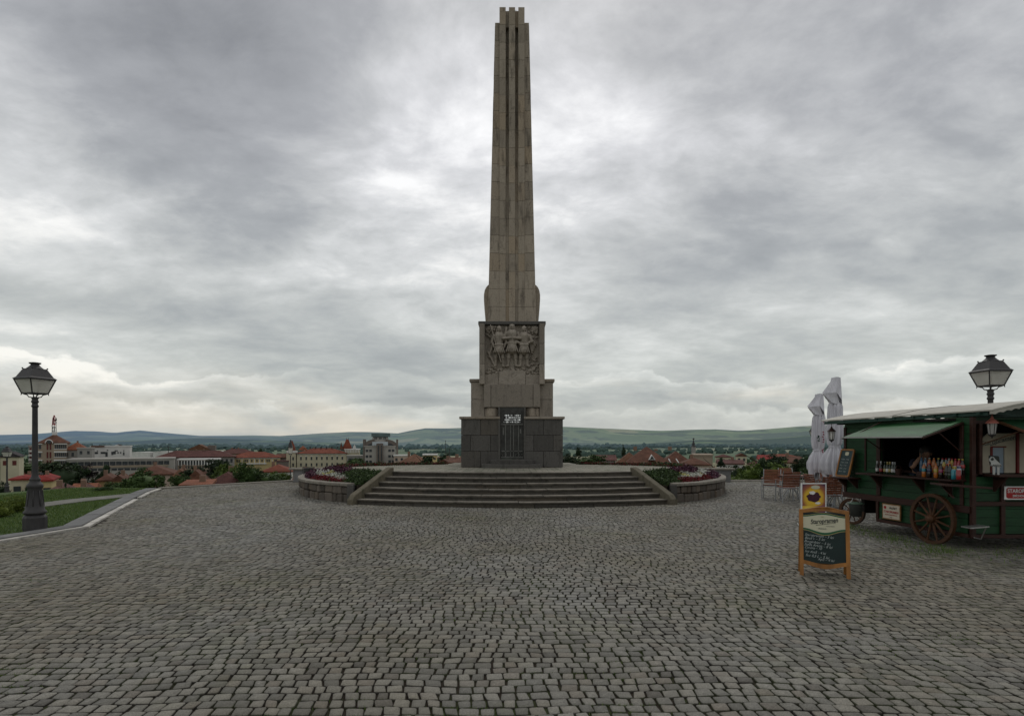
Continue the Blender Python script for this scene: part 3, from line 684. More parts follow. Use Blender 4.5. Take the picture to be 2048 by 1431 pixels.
# central pier with lintel panel, columns and door reveal
YP = CY-1.72; ZL = Z_(814, YP); ZR0 = Z_(768, YP)
PX = 1.02
mb = MB()
mb.box((0, YP+.3, (ZL+ZR0)/2), (1.52, .6, ZR0-ZL-.008))
for s in (-1, 1): mb.box((s*.895, YP+.29, (ZL+ZR0)/2), (.245, .58, ZR0-ZL-.008))
mb.build('lintel', M['mid_stone'], ob, bevel=.010)
for s in (-1, 1):
    mb = MB(); pr = [(x_, z_) for x_, z_ in ((.265, Zc+.01), (.275, Zc+.05), (.27, ZL-.06), (.255, ZL-.006))]
    mb.lathe(pr, (s*.73, YP+.33, 0), 24)
    mb.build('column', M['shaft'], ob, True)
mb = MB(); mb.box((0, CY+.1, (Zc+ZL)/2+.02), (.001, .001, .001)) if False else None
for s in (-1, 1):
    mb = MB(); mb.box((s*.71, CY+.2, (Zc+ZL)/2), (.54, 2.7, ZL-Zc-.01))
    mb.build('passage_wall', M['mid_stone'], ob)
mb = MB(); mb.box((0, CY+.28, (ZL+ZR0)/2), (1.98, 2.75, ZR0-ZL-.01)); mb.build('passage_ceiling', M['mid_stone'], ob)
# upper block carrying the relief
Z3 = Z_(652, 21.3); HW3 = 1.185; YR = CY-1.60
mb = MB()
nC = 3; H = (Z3-ZR0)/nC
for c in range(nC):
    for s in (-1, 1):
        mb.box((s*(HW3-.095), YR+.09+.0, ZR0+H*(c+.5)), (.19, .5, H-.008))
        mb.box((s*(HW3-.25), CY+.24, ZR0+H*(c+.5)), (.5, 2.6, H-.008))
    mb.box((0, CY+1.5, ZR0+H*(c+.5)), (1.3, .4, H-.008))
mb.build('upper_block', M['mid_stone'], ob, bevel=.008)
mb = MB(); mb.box((0, CY-.03, Z3+.062), (2*HW3+.10, 2*HW3+.72, .12)); mb.build('upper_cornice', M['wall_stone'], ob, bevel=.015)
# relief panel as a modelled height field
def relief():
    nx, nz = 260, 320; W = 2*(HW3-.19); z0, z1 = ZR0+.005, Z3-.005; Hh = z1-z0
    u = np.linspace(-1, 1, nx); v_ = np.linspace(0, 1, nz); U, Vv = np.meshgrid(u, v_)
    X = U*W/2; Z = Vv*Hh; Hm = np.zeros_like(X)
    ZF = Hh*.30    # ground line of the figures
    def cap(x0, a0, x1, a1, r0, r1, b=.0, k=1.):
        nonlocal Hm
        dx, dz = x1-x0, a1-a0; L2 = dx*dx+dz*dz+1e-9; tt = np.clip(((X-x0)*dx+(Z-a0)*dz)/L2, 0, 1)
        r = r0+(r1-r0)*tt; d = np.hypot(X-x0-tt*dx, Z-a0-tt*dz); h = np.sqrt(np.clip(r*r-d*d, 0, None))*k+b*(d < r)
        Hm = np.maximum(Hm, h)
    sc = (Hh-ZF-.03)/1.82
    def fig(cx, s=1., turn=0, pose=0):
        f = lambda x, z: (cx+x*sc*s, ZF+z*sc*s)
        def C(xa, za, xb, zb, ra, rb, b=.03, k=.9): cap(*f(xa, za), *f(xb, zb), ra*sc*s, rb*sc*s, b, k)
        for q in (-1, 1):
            C(q*.12, .80, q*.15, .45, .115, .085, .03); C(q*.15, .45, q*.16, .08, .085, .055, .03); C(q*.16, .05, q*.23, .03, .05, .045, .07)
            C(q*.15, .46, q*.15, .40, .095, .09, .045)
        C(0, 1.0, 0, .78, .20, .25, .05); C(-.15, .70, .15, .70, .09, .09, .08)   # skirt of the tunic
        for q in range(-3, 4): C(q*.045, .95, q*.078, .64, .022, .028, .20)
        C(0, 1.38, 0, 1.02, .235, .17, .06); C(-.17, 1.40, .17, 1.40, .10, .10, .08); C(-.17, .98, .17, .98, .045, .045, .19)
        for q in (-1, 1):
            if pose == 0: C(q*.25, 1.40, q*.37, 1.13, .085, .07, .10); C(q*.37, 1.13, q*.10, 1.02, .065, .05, .17)
            if pose == 1: C(q*.25, 1.40, q*.33, 1.10, .085, .065, .1); C(q*.33, 1.10, q*.22, .88, .062, .05, .13)
            if pose == 2: C(q*.25, 1.40, q*.36, 1.18, .085, .07, .1); C(q*.36, 1.18, q*.06, 1.20, .06, .05, .2)
        C(0, 1.48, 0, 1.56, .06, .06, .09); C(turn*.02, 1.66, turn*.02, 1.73, .088, .10, .10, 1.15)     # neck and head
        C(turn*.045, 1.66, turn*.05, 1.70, .022, .016, .235); C(-.035+turn*.03, 1.605, .035+turn*.03, 1.605, .014, .014, .20)
        C(-.05, 1.77, .05, 1.77, .060, .060, .11); C(0, 1.80, 0, 1.84, .06, .04, .11)        # hair or fur cap
        for q in (-1, 1): C(q*.10, 1.70, q*.12, 1.52, .04, .035, .07)
    fig(-.47, .97, 1, 1); fig(.0, 1.04, 0, 2); fig(.44, .97, -1, 0)
    # cloaks, lance, cross held up, foliage in the corners, rocks below
    for i in range(5): cap(.60+.03*i, ZF+1.30*sc-.02*i, .74+.035*i, ZF+.60*sc+.09*i, .05, .03, .05)
    cap(.60, ZF+1.36*sc, .84, ZF+.95*sc, .09, .05, .05); cap(-.62, ZF+1.35*sc, -.84, ZF+.45*sc, .07, .03, .05)
    cap(-.78, Hh-.04, -.40, ZF+.15, .020, .020, .17); cap(-.80, Hh-.02, -.74, Hh-.16, .01, .045, .10)
    cap(-.22, ZF+1.50*sc, -.20, ZF+1.72*sc, .05, .045, .08); cap(-.88, ZF+.55, -.62, ZF+.02, .04, .05, .03)
    r_ = np.random.RandomState(4)
    for i in range(34):
        for q in (-1, 1):
            cx, cz = q*(.94-abs(r_.normal(0, .15))), Hh-.05-abs(r_.normal(0, .20)); a = r_.uniform(0, 6.28)
            cap(cx, cz, cx+.05*math.cos(a), cz+.05*math.sin(a), .04, .02, .02+r_.uniform(0, .03))
    for i in range(60):
        cx = r_.uniform(-.95, .95); 
        if abs(cx) < .35 and r_.rand() < .8: continue
        cz = ZF-.02-r_.uniform(0, .28); cap(cx, cz, cx+r_.uniform(-.12, .12), cz+r_.uniform(-.06, .06), .05, .03, .01+r_.uniform(0, .03), .6)
    for i in range(22):
        cx = r_.uniform(.55, .95); cz = ZF+r_.uniform(.0, .35); cap(cx, cz, cx+r_.uniform(-.14, .14), cz+r_.uniform(-.05, .08), .022, .012, .03)
    arch = Hh*.20+.10*np.sqrt(np.clip(1-(X/.55)**2, 0, 1)); Hm = np.where((np.abs(X) < .5) & (Z < arch), np.maximum(.075, 0), Hm)
    Hm = np.where(Z < .02, .07, Hm); Hm = np.where((Z < Hh*.17) & (np.abs(X) >= .5), np.maximum(Hm, .055), Hm)
    for xl, zl in ((.5, Hh*.17), (-.5, Hh*.17)): Hm = np.where((np.abs(X-xl) < .007) & (Z < Hh*.22), .03, Hm)
    nn = np.array([[noise.fractal(Vector((a*6, b_*6, 1)), 1, 2, 4) for a in X[0]] for b_ in Z[:, 0]])
    Hm = np.clip(Hm, 0, .26)*1.45+nn*.010
    Yv = YR+.19-Hm
    V = np.stack([X, Yv, Z+z0], -1).reshape(-1, 3); n = nx; I = np.arange(nz-1)[:, None]*n+np.arange(n-1)[None, :]
    Q = np.stack([I, I+1, I+1+n, I+n], -1).reshape(-1, 4)
    me = np_mesh('relief_panel', V-np.array([[0, CY, PZ]]), Q, M['relief'], True); o = link('relief_panel', me, ob); o['label'] = 'carved relief of three standing men in tunics'
relief()
mb = MB(); mb.box((0, YR+.25, (ZR0+Z3)/2), (1.99, .1, Z3-ZR0-.01)); mb.build('relief_backing', M['mid_stone'], ob)
# shaft
ZS0 = Z3+.125; ZSH = Z_(45, 21.9); ZST = Z_(17, 21.85); HS0 = .915; HST = .645
crs = .675; nco = int(round((ZSH-ZS0)/crs)); crs = (ZSH-ZS0)/nco
hs = lambda z: HS0+(HST-HS0)*(z-ZS0)/(ZSH-ZS0)
def ring(h, z): return [(-h, CY-h, z), (h, CY-h, z), (h, CY+h, z), (-h, CY+h, z)]
RX = .475; RW = .235; GW = (2*RX-3*RW)/2; GZ = 9.7
core = MB(); core.hexa(ring(.40, ZS0), ring(.40, ZST-.12)); sh = core.build('shaft_core', M['wall_stone'], ob)
rec = lambda z: .055 if z < GZ else min(.42, .06+(z-GZ)/(ZSH-GZ)*.26)
nr = int(round((ZST-ZS0)/crs))
for qx in (-1, 1):
    for qy in (-1, 1):
        mb = MB()
        for c in range(nco):
            za, zb = ZS0+c*crs+.004, ZS0+(c+1)*crs-.004; ha, hb = hs(za), hs(zb)
            a = [(qx*RX, CY+qy*.38), (qx*ha, CY+qy*.38), (qx*ha, CY+qy*ha), (qx*RX, CY+qy*ha)]; b_ = [(qx*RX, CY+qy*.38), (qx*hb, CY+qy*.38), (qx*hb, CY+qy*hb), (qx*RX, CY+qy*hb)]
            if qx*qy < 0: a, b_ = a[::-1], b_[::-1]
            j = random.uniform(-.002, .002); mb.hexa([(x, y+j, za) for x, y in a], [(x, y+j, zb) for x, y in b_])
        q_ = mb.build('corner_pier', M['shaft'], sh); do_bevel(q_.data, .004)
for k in range(4):
    Rm = Matrix.Rotation(k*math.pi/2, 3, 'Z'); side = k % 2
    proud = (lambda z: .010+.004*(z-ZS0)/(ZSH-ZS0)) if side else (lambda z: .010+.12*max(0, (z-ZS0)/(ZSH-ZS0))**1.3)
    rows_ = int(round((min(ZST, ZSH if side else ZST)-ZS0)/crs)); ztop_ = ZSH if side else ZST
    for i in range(3):
        mb = MB()
        for c in range(rows_):
            za, zb = ZS0+c*(ztop_-ZS0)/rows_+.003, ZS0+(c+1)*(ztop_-ZS0)/rows_-.003
            ya, yb = hs(min(za, ZSH))+proud(min(za, ZSH)), hs(min(zb, ZSH))+proud(min(zb, ZSH)); x0 = -RX+i*(RW+GW); j = random.uniform(-.003, .003)
            w3 = lambda x, y, z: tuple(Rm @ Vector((x, y, z))+Vector((0, CY, 0)))
            mb.hexa([w3(x0, -ya+j, za), w3(x0+RW, -ya+j, za), w3(x0+RW, -.1, za), w3(x0, -.1, za)], [w3(x0, -yb+j, zb), w3(x0+RW, -yb+j, zb), w3(x0+RW, -.1, zb), w3(x0, -.1, zb)])
        q_ = mb.build('rib', M['shaft'], sh); do_bevel(q_.data, .004)
    for i in range(2):
        mb = MB(); x0 = -RX+RW+i*(RW+GW)
        for c in range(rows_):
            za, zb = ZS0+c*(ztop_-ZS0)/rows_+.003, ZS0+(c+1)*(ztop_-ZS0)/rows_-.003
            if c == rows_-1 and not side: zb -= .035
            da, db = [max(.41, hs(min(z, ZSH))+proud(min(z, ZSH))*(.6 if z > GZ else 1)-(rec(z) if not side else rec(z)*.3)*(.3 if c == rows_-1 else 1)) for z in (za, zb)]
            mb.hexa([w3(x0, -da, za), w3(x0+GW, -da, za), w3(x0+GW, -.1, za), w3(x0, -.1, za)], [w3(x0, -db, zb), w3(x0+GW, -db, zb), w3(x0+GW, -.1, zb), w3(x0, -.1, zb)])
        mb.build('groove', M['shaft'], sh)
# rounded buttresses on both flanks
for s in (-1, 1):
    mb = MB(); prf = [(.80, 0), (.985, 0), (1.02, .28), (1.055, .70), (1.075, 1.05), (1.075, 1.25), (1.045, 1.42), (.985, 1.55), (.90, 1.64), (.80, 1.66)]
    mb.prism3([(s*x, CY-.62, ZS0+z*.97) for x, z in (prf if s > 0 else prf[::-1])], (0, 1.24, 0)); mb.build('side_scroll', M['shaft'], ob, bevel=.02)
mb = MB(); 
for a in ((-.05, 0, .0), (.03, .02, .03), (.10, 0, -.02)): mb.tube([(a[0], CY-.5, ZST-.1), (a[0]+a[2], CY-.5, ZST+.05), (a[0]+.05, CY-.5, ZST+.085), (a[0]+.08, CY-.5, ZST+.03)], .006, 5)
mb.build('lightning_wire', M['iron'], ob)
# door with grille
mb = MB(); ZD0 = PZ+.30; ZD1 = ZL-.02
yd = CY-HB+.10
M['door'] = mat('door_metal', (.060,.060,.055), .35, 5, .55, .4, .01, metal=.5, grime=.6)
dr = None
zg0, zg1 = Z_(845.5, yd), Z_(828, yd)
mb.box((0, yd, (ZD0+zg0)/2), (2*DW-.02, .05, zg0-ZD0)); mb.box((0, yd, (zg1+ZD1)/2), (2*DW-.02, .05, ZD1-zg1))
for s in (-1, 1): mb.box((s*.36, yd, (zg0+zg1)/2), (.12, .05, zg1-zg0))
dr = mb.build('door', M['door'], ob)
mb = MB()
for x in (-.235, -.055, .055, .235): mb.box((x, yd-.04, (ZD0+zg0)/2), (.035, .03, zg0-ZD0-.06))
for z in (ZD0+.06, zg0-.05): mb.box((0, yd-.045, z), (.8, .03, .05))
mb.box((0, yd-.04, ZD0+.28), (.76, .03, .04)); mb.box((-.31, yd-.05, ZD0+1.0), (.06, .04, .26)); mb.box((.31, yd-.05, ZD0+1.0), (.06, .04, .16))
for x in (-.3, -.17, .17, .3, -.36, .36):
    mb.tube([(x-.05, yd-.05, ZD0+.1), (x-.01, yd-.05, ZD0+.2), (x+.04, yd-.05, ZD0+.16), (x+.02, yd-.05, ZD0+.24)], .012, 6)
mb.build('door_trim', mat('door_trim_metal', (.12,.12,.11), .3, 6, .5, .2, .005, metal=.4, grime=.4), dr)
def grille(y, nm='grille'):
    mb = MB(); n = 4; h = (zg1-zg0)/n
    for i in range(n+1): mb.box((0, y, zg0+h*i), (.60, .02, .034))
    r2 = random.Random(3)
    for i in range(n):
        x = -.28
        while x < .28:
            w_ = r2.uniform(.022, .045); mb.box((x, y, zg0+h*(i+.5)), (w_, .02, h*r2.choice((.4, .9, .9)))); x += r2.uniform(.035, .07)
    return mb.build(nm, M['iron'], ob)
grille(yd); 
mb = MB(); mb.box((0, yd+.02, 0), (.01, .01, .01)) if False else None
for s in (-1, 1):   # reveal of the portal
    mb = MB(); mb.box((s*(DW+.03), CY-HB-.03+.12, (PZ+ZL)/2), (.07, .22, ZL-PZ-.01)); mb.build('door_jamb', M['wall_stone'], ob)
# entrance steps
mb = MB()
def dstep(w_, dep, z0, z1):
    n = 14; pts = [(-w_, CY-HB-.015)]+[(-w_*math.cos(math.pi*i/n)*1., CY-HB-.015-dep*min(1, (math.sin(math.pi*i/n))**.45)) for i in range(0, n+1)]+[(w_, CY-HB-.015)]
    pts = [p for i, p in enumerate(pts) if i == 0 or (abs(p[0]-pts[i-1][0])+abs(p[1]-pts[i-1][1])) > 1e-4]; mb.prism(pts, z0, z1)
dstep(1.10, .62, PZ-.01, PZ+.13); dstep(.80, .32, PZ+.13, PZ+.27); mb.box((0, CY-HB+.12, PZ+.15), (2*DW, .36, .28))
mb.build('entrance_step', M['wall_stone'], ob, bevel=.012)
# ---------------------------------------------------------------- street lamps
def street_lamp(label, loc, rz, sc=1.):
    o = local_thing('street_lamp', label, 'street lamp', loc, rz, 'cast iron street lamps'); o.scale = (sc,)*3
    mb = MB(); mb.lathe([(.19, 0), (.205, .03), (.205, .27), (.19, .30), (.16, .33)], n=12, rot=.26); mb.build('base', M['iron'], o)
    mb = MB(); mb.lathe([(.155, .33), (.195, .355), (.195, .385), (.165, .42), (.15, .52), (.128, .70), (.118, .84), (.13, .87), (.14, .89), (.14, .93), (.125, .95), (.10, .98), (.085, 1.01), (.095, 1.03), (.095, 1.05), (.07, 1.08), (.058, 1.13), (.053, 1.2), (.047, 2.50), (.050, 2.52)], n=16)
    for k in range(8):
        a = k*math.pi/4; mb.tube([(.148*math.cos(a), .148*math.sin(a), .50), (.122*math.cos(a), .122*math.sin(a), .82)], .010, 5)
    mb.build('post', M['iron'], o, True)
    mb = MB(); mb.lathe([(.048, 2.50), (.062, 2.52), (.062, 2.54), (.050, 2.56), (.050, 2.59), (.064, 2.61), (.064, 2.63), (.052, 2.65), (.055, 2.68), (.07, 2.70), (.03, 2.72)], n=16); mb.build('capital', M['iron'], o, True)
    ln = MB(); r0, r1, z0, z1 = .150, .238, 2.785, 3.07
    for k in range(4):
        a = math.pi/4+k*math.pi/2; c, s_ = math.cos(a), math.sin(a)
        ln.tube([(r0*1.414*c, r0*1.414*s_, z0), (r1*1.414*c, r1*1.414*s_, z1)], .013, 6)
        b = a+math.pi/2; c2, s2 = math.cos(b), math.sin(b)
        ln.tube([(r0*1.414*c, r0*1.414*s_, z0), (r0*1.414*c2, r0*1.414*s2, z0)], .013, 6)
        ln.tube([(r1*1.414*c, r1*1.414*s_, z1), (r1*1.414*c2, r1*1.414*s2, z1)], .013, 6)
        ln.tube([(.03*c, .03*s_, 2.70), (.10*c, .10*s_, 2.715), (.125*c, .125*s_, 2.755), (.19*c, .19*s_, z0-.01)], .010, 6)
        ln.tube([(r0*1.414*c, r0*1.414*s_, z0), (r0*1.5*c, r0*1.5*s_, z0-.04)], [.014, .004], 6)
    ln.box((0, 0, z0-.004), (.05, .05, .01)); ln.build('lantern_frame', M['iron'], o)
    for k in range(4):
        a = math.pi/4+k*math.pi/2; b = a+math.pi/2; q = .985*1.414
        p = [(r0*q*math.cos(a), r0*q*math.sin(a), z0+.008), (r0*q*math.cos(b), r0*q*math.sin(b), z0+.008), (r1*q*math.cos(b), r1*q*math.sin(b), z1-.008), (r1*q*math.cos(a), r1*q*math.sin(a), z1-.008)]
        mb = MB(); d = (math.cos((a+b)/2)*-.004, math.sin((a+b)/2)*-.004, 0); mb.prism3(p, d); mb.build('glass_pane', M['lampglass'], o)
    mb = MB(); mb.lathe([(.30*1.2, 3.075), (.30*1.2, 3.085), (.255*1.2, 3.115), (.17*1.2, 3.27), (.165*1.2, 3.285)], n=4, rot=math.pi/4)
    for k in range(4):
        a = math.pi/4+k*math.pi/2; mb.ball((.20*math.cos(a), .20*math.sin(a), 3.295), .016, 6, 4)
    mb.lathe([(.15, 3.285), (.10, 3.33), (.075, 3.36), (.07, 3.375), (.10, 3.395), (.105, 3.41), (.05, 3.42)], n=16); mb.build('lantern_roof', M['iron'], o)
    return o
lp = street_lamp('tall iron street lamp standing on the lawn at far left', (X_(70, 11.6), 11.6, 0), R(-17), .992)
dup(lp, (X_(1981, 12.6), 12.6, .02), R(2), 'iron street lamp rising behind the roof of the green wagon', 1.075)
def lampat(px, ytop, D, rz, label):
    zt = Z_(ytop, D); x = X_(px, D); g_ = tz(x, D); dup(lp, (x, D, g_), R(rz), label, (1.0, 1.0, (zt-g_)/3.42))
lampat(14, 892, 41, 15, 'smaller street lamp further down the slope, left of the tall lamp')
lampat(581, 879, 70, 10, 'distant street lamp in front of the long cream palace')
lampat(1630, 849, 37, 20, 'street lamp half hidden behind the white parasols')

# ---------------------------------------------------------------- green wagon
O_ = Vector((7.14, 12.33, 0)); Pp = Vector((7.57, 9.5, 0)); LA = (Pp-O_).length
U = (Pp-O_).normalized(); Nn = Vector((-abs(U.y), -U.x, 0)).normalized()     # outward normal of the side wall
def WA(s, t_, z): return O_+U*s+Nn*t_+Vector((0, 0, z))
FRA = Matrix(((U.x, -Nn.x, 0), (U.y, -Nn.y, 0), (0, 0, 1)))
def onA(px, py, off=0.):     # where a sight line meets the side wall
    d = Vector(((px-1024)/F, 1, -(py-HZ)/F)); p0 = O_+Nn*off; k = (p0.dot(Nn))/(d.dot(Nn)); q = Vector((0, 0, EYE))+d*k
    return (q-O_).dot(U), q.z
def abox(mb, s0, s1, t0, t1, z0, z1): mb.box(tuple(WA((s0+s1)/2, (t0+t1)/2, (z0+z1)/2)), (s1-s0, abs(t1-t0), z1-z0), M=FRA); return mb
wg = thing('kiosk_wagon', 'dark green wooden wagon kiosk with brown trim, cream roof and cart wheels', 'kiosk', (8.8, 10.9, 0))
def paint(name, c, rough=.5, wear=.4):
    m, t = newmat(name); v = t.obj(); 
    n = t.noise(t.scalev(v, (1.5, 1.5, 9)), 2.5, 7, .7); cc = t.mix(t.mapr(n, .3, .7), mul(c, .65), mul(c, 1.35))
    cc = t.mix(1., cc, t.ramp(t.island(), [(0, (.72,)*3), (1, (1,)*3)]), 'MULTIPLY')
    cc = t.mix(t.mapr(t.noise(v, 7, 8, .75), .58, .75, 0, wear), cc, mul(c, .3))
    t.out(cc, rough, t.bump(t.noise(t.scalev(v, (3, 3, 30)), 5, 5, .7), .35, .005), 0, .3); return m
M['green'] = paint('green_boards', (.011,.052,.018)); M['green_light'] = paint('awning_green', (.026,.110,.036), .45, .2)
M['brown'] = paint('brown_wood', (.040,.015,.010)); M['wheelwood'] = paint('wheel_wood', (.085,.038,.016), .55)
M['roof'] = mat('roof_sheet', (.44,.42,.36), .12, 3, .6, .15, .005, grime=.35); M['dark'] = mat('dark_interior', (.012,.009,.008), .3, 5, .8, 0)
M['eavegreen'] = paint('eave_green', (.022,.060,.045)); M['steel'] = mat('brushed_steel', (.45,.45,.44), .15, 12, .35, .1, .002, metal=.9)
def planksA(mb, s0, s1, z0, z1, h=.135, t0=-.03, t1=0.):
    z = z0
    while z < z1-.01:
        zz = min(z1, z+h); j = random.uniform(-.002, .002); abox(mb, s0, s1, t0+j, t1+j, z+.003, zz-.003); z = zz
def planksB(mb, x0, x1, z0, z1, y=9.5, h=.135):
    z = z0
    while z < z1-.01:
        zz = min(z1, z+h); j = random.uniform(-.002, .002); mb.box(((x0+x1)/2, y+.015+j, (z+zz)/2), (x1-x0, .03, zz-z-.006)); z = zz
sW0, _ = onA(1762, 900); sW1, _ = onA(1922, 900); zTop = 2.20; zFl = .62; SILL = 1.20
sW1 = min(sW1, LA-.16)
mb = MB(); planksA(mb, 0, sW0, .72, zTop); planksA(mb, sW0, sW1, .72, SILL-.02); planksA(mb, sW1, LA, .72, zTop); planksA(mb, sW0, sW1, 2.09, zTop); mb.build('side_boards', M['green'], wg)
mb = MB(); abox(mb, 0, LA, -.09, -.04, zFl, zTop) if False else None
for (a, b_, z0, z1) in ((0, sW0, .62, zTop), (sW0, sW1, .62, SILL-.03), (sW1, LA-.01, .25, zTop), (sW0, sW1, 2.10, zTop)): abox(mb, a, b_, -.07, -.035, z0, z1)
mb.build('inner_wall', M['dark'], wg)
mb = MB()
abox(mb, -.02, LA+.02, -.02, .03, .61, .725)               # floor beam
for s in (0.03, onA(1757, 1000)[0], sW0-.03, sW1+.03): abox(mb, s-.03, s+.03, .0, .028, .73, 2.1)
abox(mb, sW0-.06, sW1+.06, .0, .03, 2.06, 2.12)
for s in (.26, .40): pass
abox(mb, .10, .62, 0, .02, 1.93, 1.97); abox(mb, .58, .62, 0, .021, 1.2, 1.93)
mb.box((7.60, 9.475, 1.2), (.065, .065, 2.0)); mb.build('side_frame', M['brown'], wg, bevel=.004)
# lower locker
sL, _ = onA(1757, 1010)
mb = MB(); planksA(mb, sL, LA-.04, .27, .61, .12); mb.build('locker_boards', M['green'], wg)
mb = MB(); abox(mb, sL-.03, LA, -.01, .03, .205, .265); abox(mb, sL-.04, sL+.02, -.012, .028, .265, .605); abox(mb, LA-.7, LA-.64, -.012, .028, .265, .605); mb.build('locker_frame', M['brown'], wg, bevel=.003)
mb = MB(); abox(mb, sL, LA, -1.7, -.05, .22, .60); mb.build('locker_core', M['dark'], wg)
# chassis, floor, rear walls
mb = MB(); mb.prism([(7.16, 12.3), (7.62, 9.56), (10.55, 9.56), (10.55, 12.3)][::-1] if False else [(7.62, 9.56), (10.55, 9.56), (10.55, 12.3), (7.2, 12.3)], .60, .66); mb.build('floor', M['brown'], wg)
mb = MB()
z = .72
while z < 2.2:
    mb.box((8.85, 12.31, z+.065), (3.4, .03, .124)); mb.box((10.57, 10.9, z+.065), (.03, 2.8, .124)); z += .13
mb.build('rear_boards', M['green'], wg)
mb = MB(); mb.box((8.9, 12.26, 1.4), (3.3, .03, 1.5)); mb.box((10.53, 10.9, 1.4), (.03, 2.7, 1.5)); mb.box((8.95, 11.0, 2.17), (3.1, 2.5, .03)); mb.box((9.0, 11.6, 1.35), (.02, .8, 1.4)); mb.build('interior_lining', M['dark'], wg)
# front face
mb = MB(); planksB(mb, 7.65, 10.55, .27, 1.22); planksB(mb, 7.65, 10.55, 2.10, 2.22); mb.build('front_boards', M['green'], wg)
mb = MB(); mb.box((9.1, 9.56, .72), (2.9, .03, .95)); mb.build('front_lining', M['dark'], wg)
mb = MB(); 
for x in (X_(2003, 9.5), 8.95, 9.75, 10.52): mb.box((x, 9.48, .74), (.07, .045, 1.02))
mb.box((9.08, 9.472, .77), (2.92, .035, .07)); mb.box((9.08, 9.474, .235), (2.95, .05, .06)); mb.box((9.08, 9.47, 2.115), (2.92, .03, .06)); mb.box((7.72, 9.48, 1.68), (.05, .06, .85))
mb.build('front_frame', M['brown'], wg, bevel=.004)
sh = MB(); sh.box((9.15, 9.33, 1.245), (2.75, .34, .035)); sh.build('front_shelf', M['brown'], wg, bevel=.004)
for x in (7.95, 8.9, 9.9):
    mb = MB(); mb.prism3([(x-.02, 9.47, 1.22), (x-.02, 9.22, 1.22), (x-.02, 9.47, .97)], (.04, 0, 0)); mb.build('bracket', M['brown'], wg)
M['cream'] = mat('cream_board', (.42,.38,.29), .1, 4, .6, .1, .004, grime=.2); M['redframe'] = mat('red_frame', (.13,.012,.010), .2, 5, .5, .1, .003)
yB = 9.66; xa, xb = X_(1962, yB), X_(2031, yB)
xw0, xw1, zw1 = X_(1983, yB), X_(2009, yB), Z_(893, yB)
zb1 = Z_(866, yB); mb = MB()
mb.prism3([(xa, yB, 1.27), (xw0, yB, 1.27), (xw0, yB, zb1), (xa+.12, yB, zb1), (xa, yB, zb1-.10)], (0, .02, 0)); mb.box(((xw0+xw1)/2, yB+.01, (zw1+zb1)/2), (xw1-xw0, .0199, zb1-zw1)); mb.box(((xw1+xb)/2, yB+.01, (1.27+zb1)/2), (xb-xw1, .02, zb1-1.27))
mb.box((xb+.65, yB+.01, (1.27+zb1)/2), (1.18, .02, zb1-1.27)); shp = mb.build('shutter_board', M['cream'], wg)
mb = MB(); mb.box((xb+.025, yB-.01, (1.27+zb1)/2), (.035, .04, zb1-1.27)); mb.box((xw0-.008, yB-.004, (1.27+zw1)/2), (.03, .03, zw1-1.27)); mb.box(((xw0+xw1)/2, yB-.004, zw1), (xw1-xw0+.03, .03, .022)); mb.build('window_frame', M['redframe'], wg)
m, t = newmat('window_glass'); t.out(t.mix(t.noise(t.obj(), 6, 4), (.16,.21,.26), (.26,.32,.38)), .15, None, 0, .6); M['bluewin'] = m
mb = MB(); mb.box(((xw0+xw1)/2, yB+.015, (1.27+zw1)/2), (xw1-xw0-.02, .01, zw1-1.27)); mb.build('window_pane', M['bluewin'], wg)
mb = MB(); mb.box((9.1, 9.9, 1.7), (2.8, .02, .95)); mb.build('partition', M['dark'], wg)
M['ink'] = mat('dark_ink', (.03,.035,.03), .1, 5, .6, 0); M['greyink'] = mat('grey_ink', (.12,.13,.12), .1, 5, .6, 0)
text_mesh('Staropramen', .115, frame((X_(1996, yB), yB-.004, Z_(881, yB)), (1, 0, .20), (-.12, 0, 1)), M['greyink'], shp, shear=.25, offset=.0012)
mb = MB(); mb.prism3([(X_(1980, yB), yB-.004, Z_(891, yB)), (X_(2011, yB), yB-.004, Z_(881, yB)), (X_(2011, yB), yB-.004, Z_(880, yB)), (X_(1980, yB), yB-.004, Z_(889, yB))], (0, .002, 0)); mb.build('underline', M['greyink'], shp)
# front flap awning, raised
mb = MB(); fx0, fx1 = 7.95, 10.3
mb.prism3([(fx0+.04, 9.46, 2.14), (fx1, 9.46, 2.14), (fx1, 8.76, 1.90), (fx0+.04, 8.76, 1.90)], (0, .004, .02)); fa = mb.build('flap', M['green'], wg)
mb = MB(); mb.tube([(fx0, 9.46, 2.14), (fx0, 8.74, 1.895)], .024, 4); mb.tube([(fx0, 8.745, 1.895), (fx1, 8.745, 1.895)], .022, 4); mb.tube([(fx0+.05, 9.0, 1.97), (7.72, 9.44, 1.75)], .010, 5); mb.build('flap_frame', M['wheelwood'], fa)
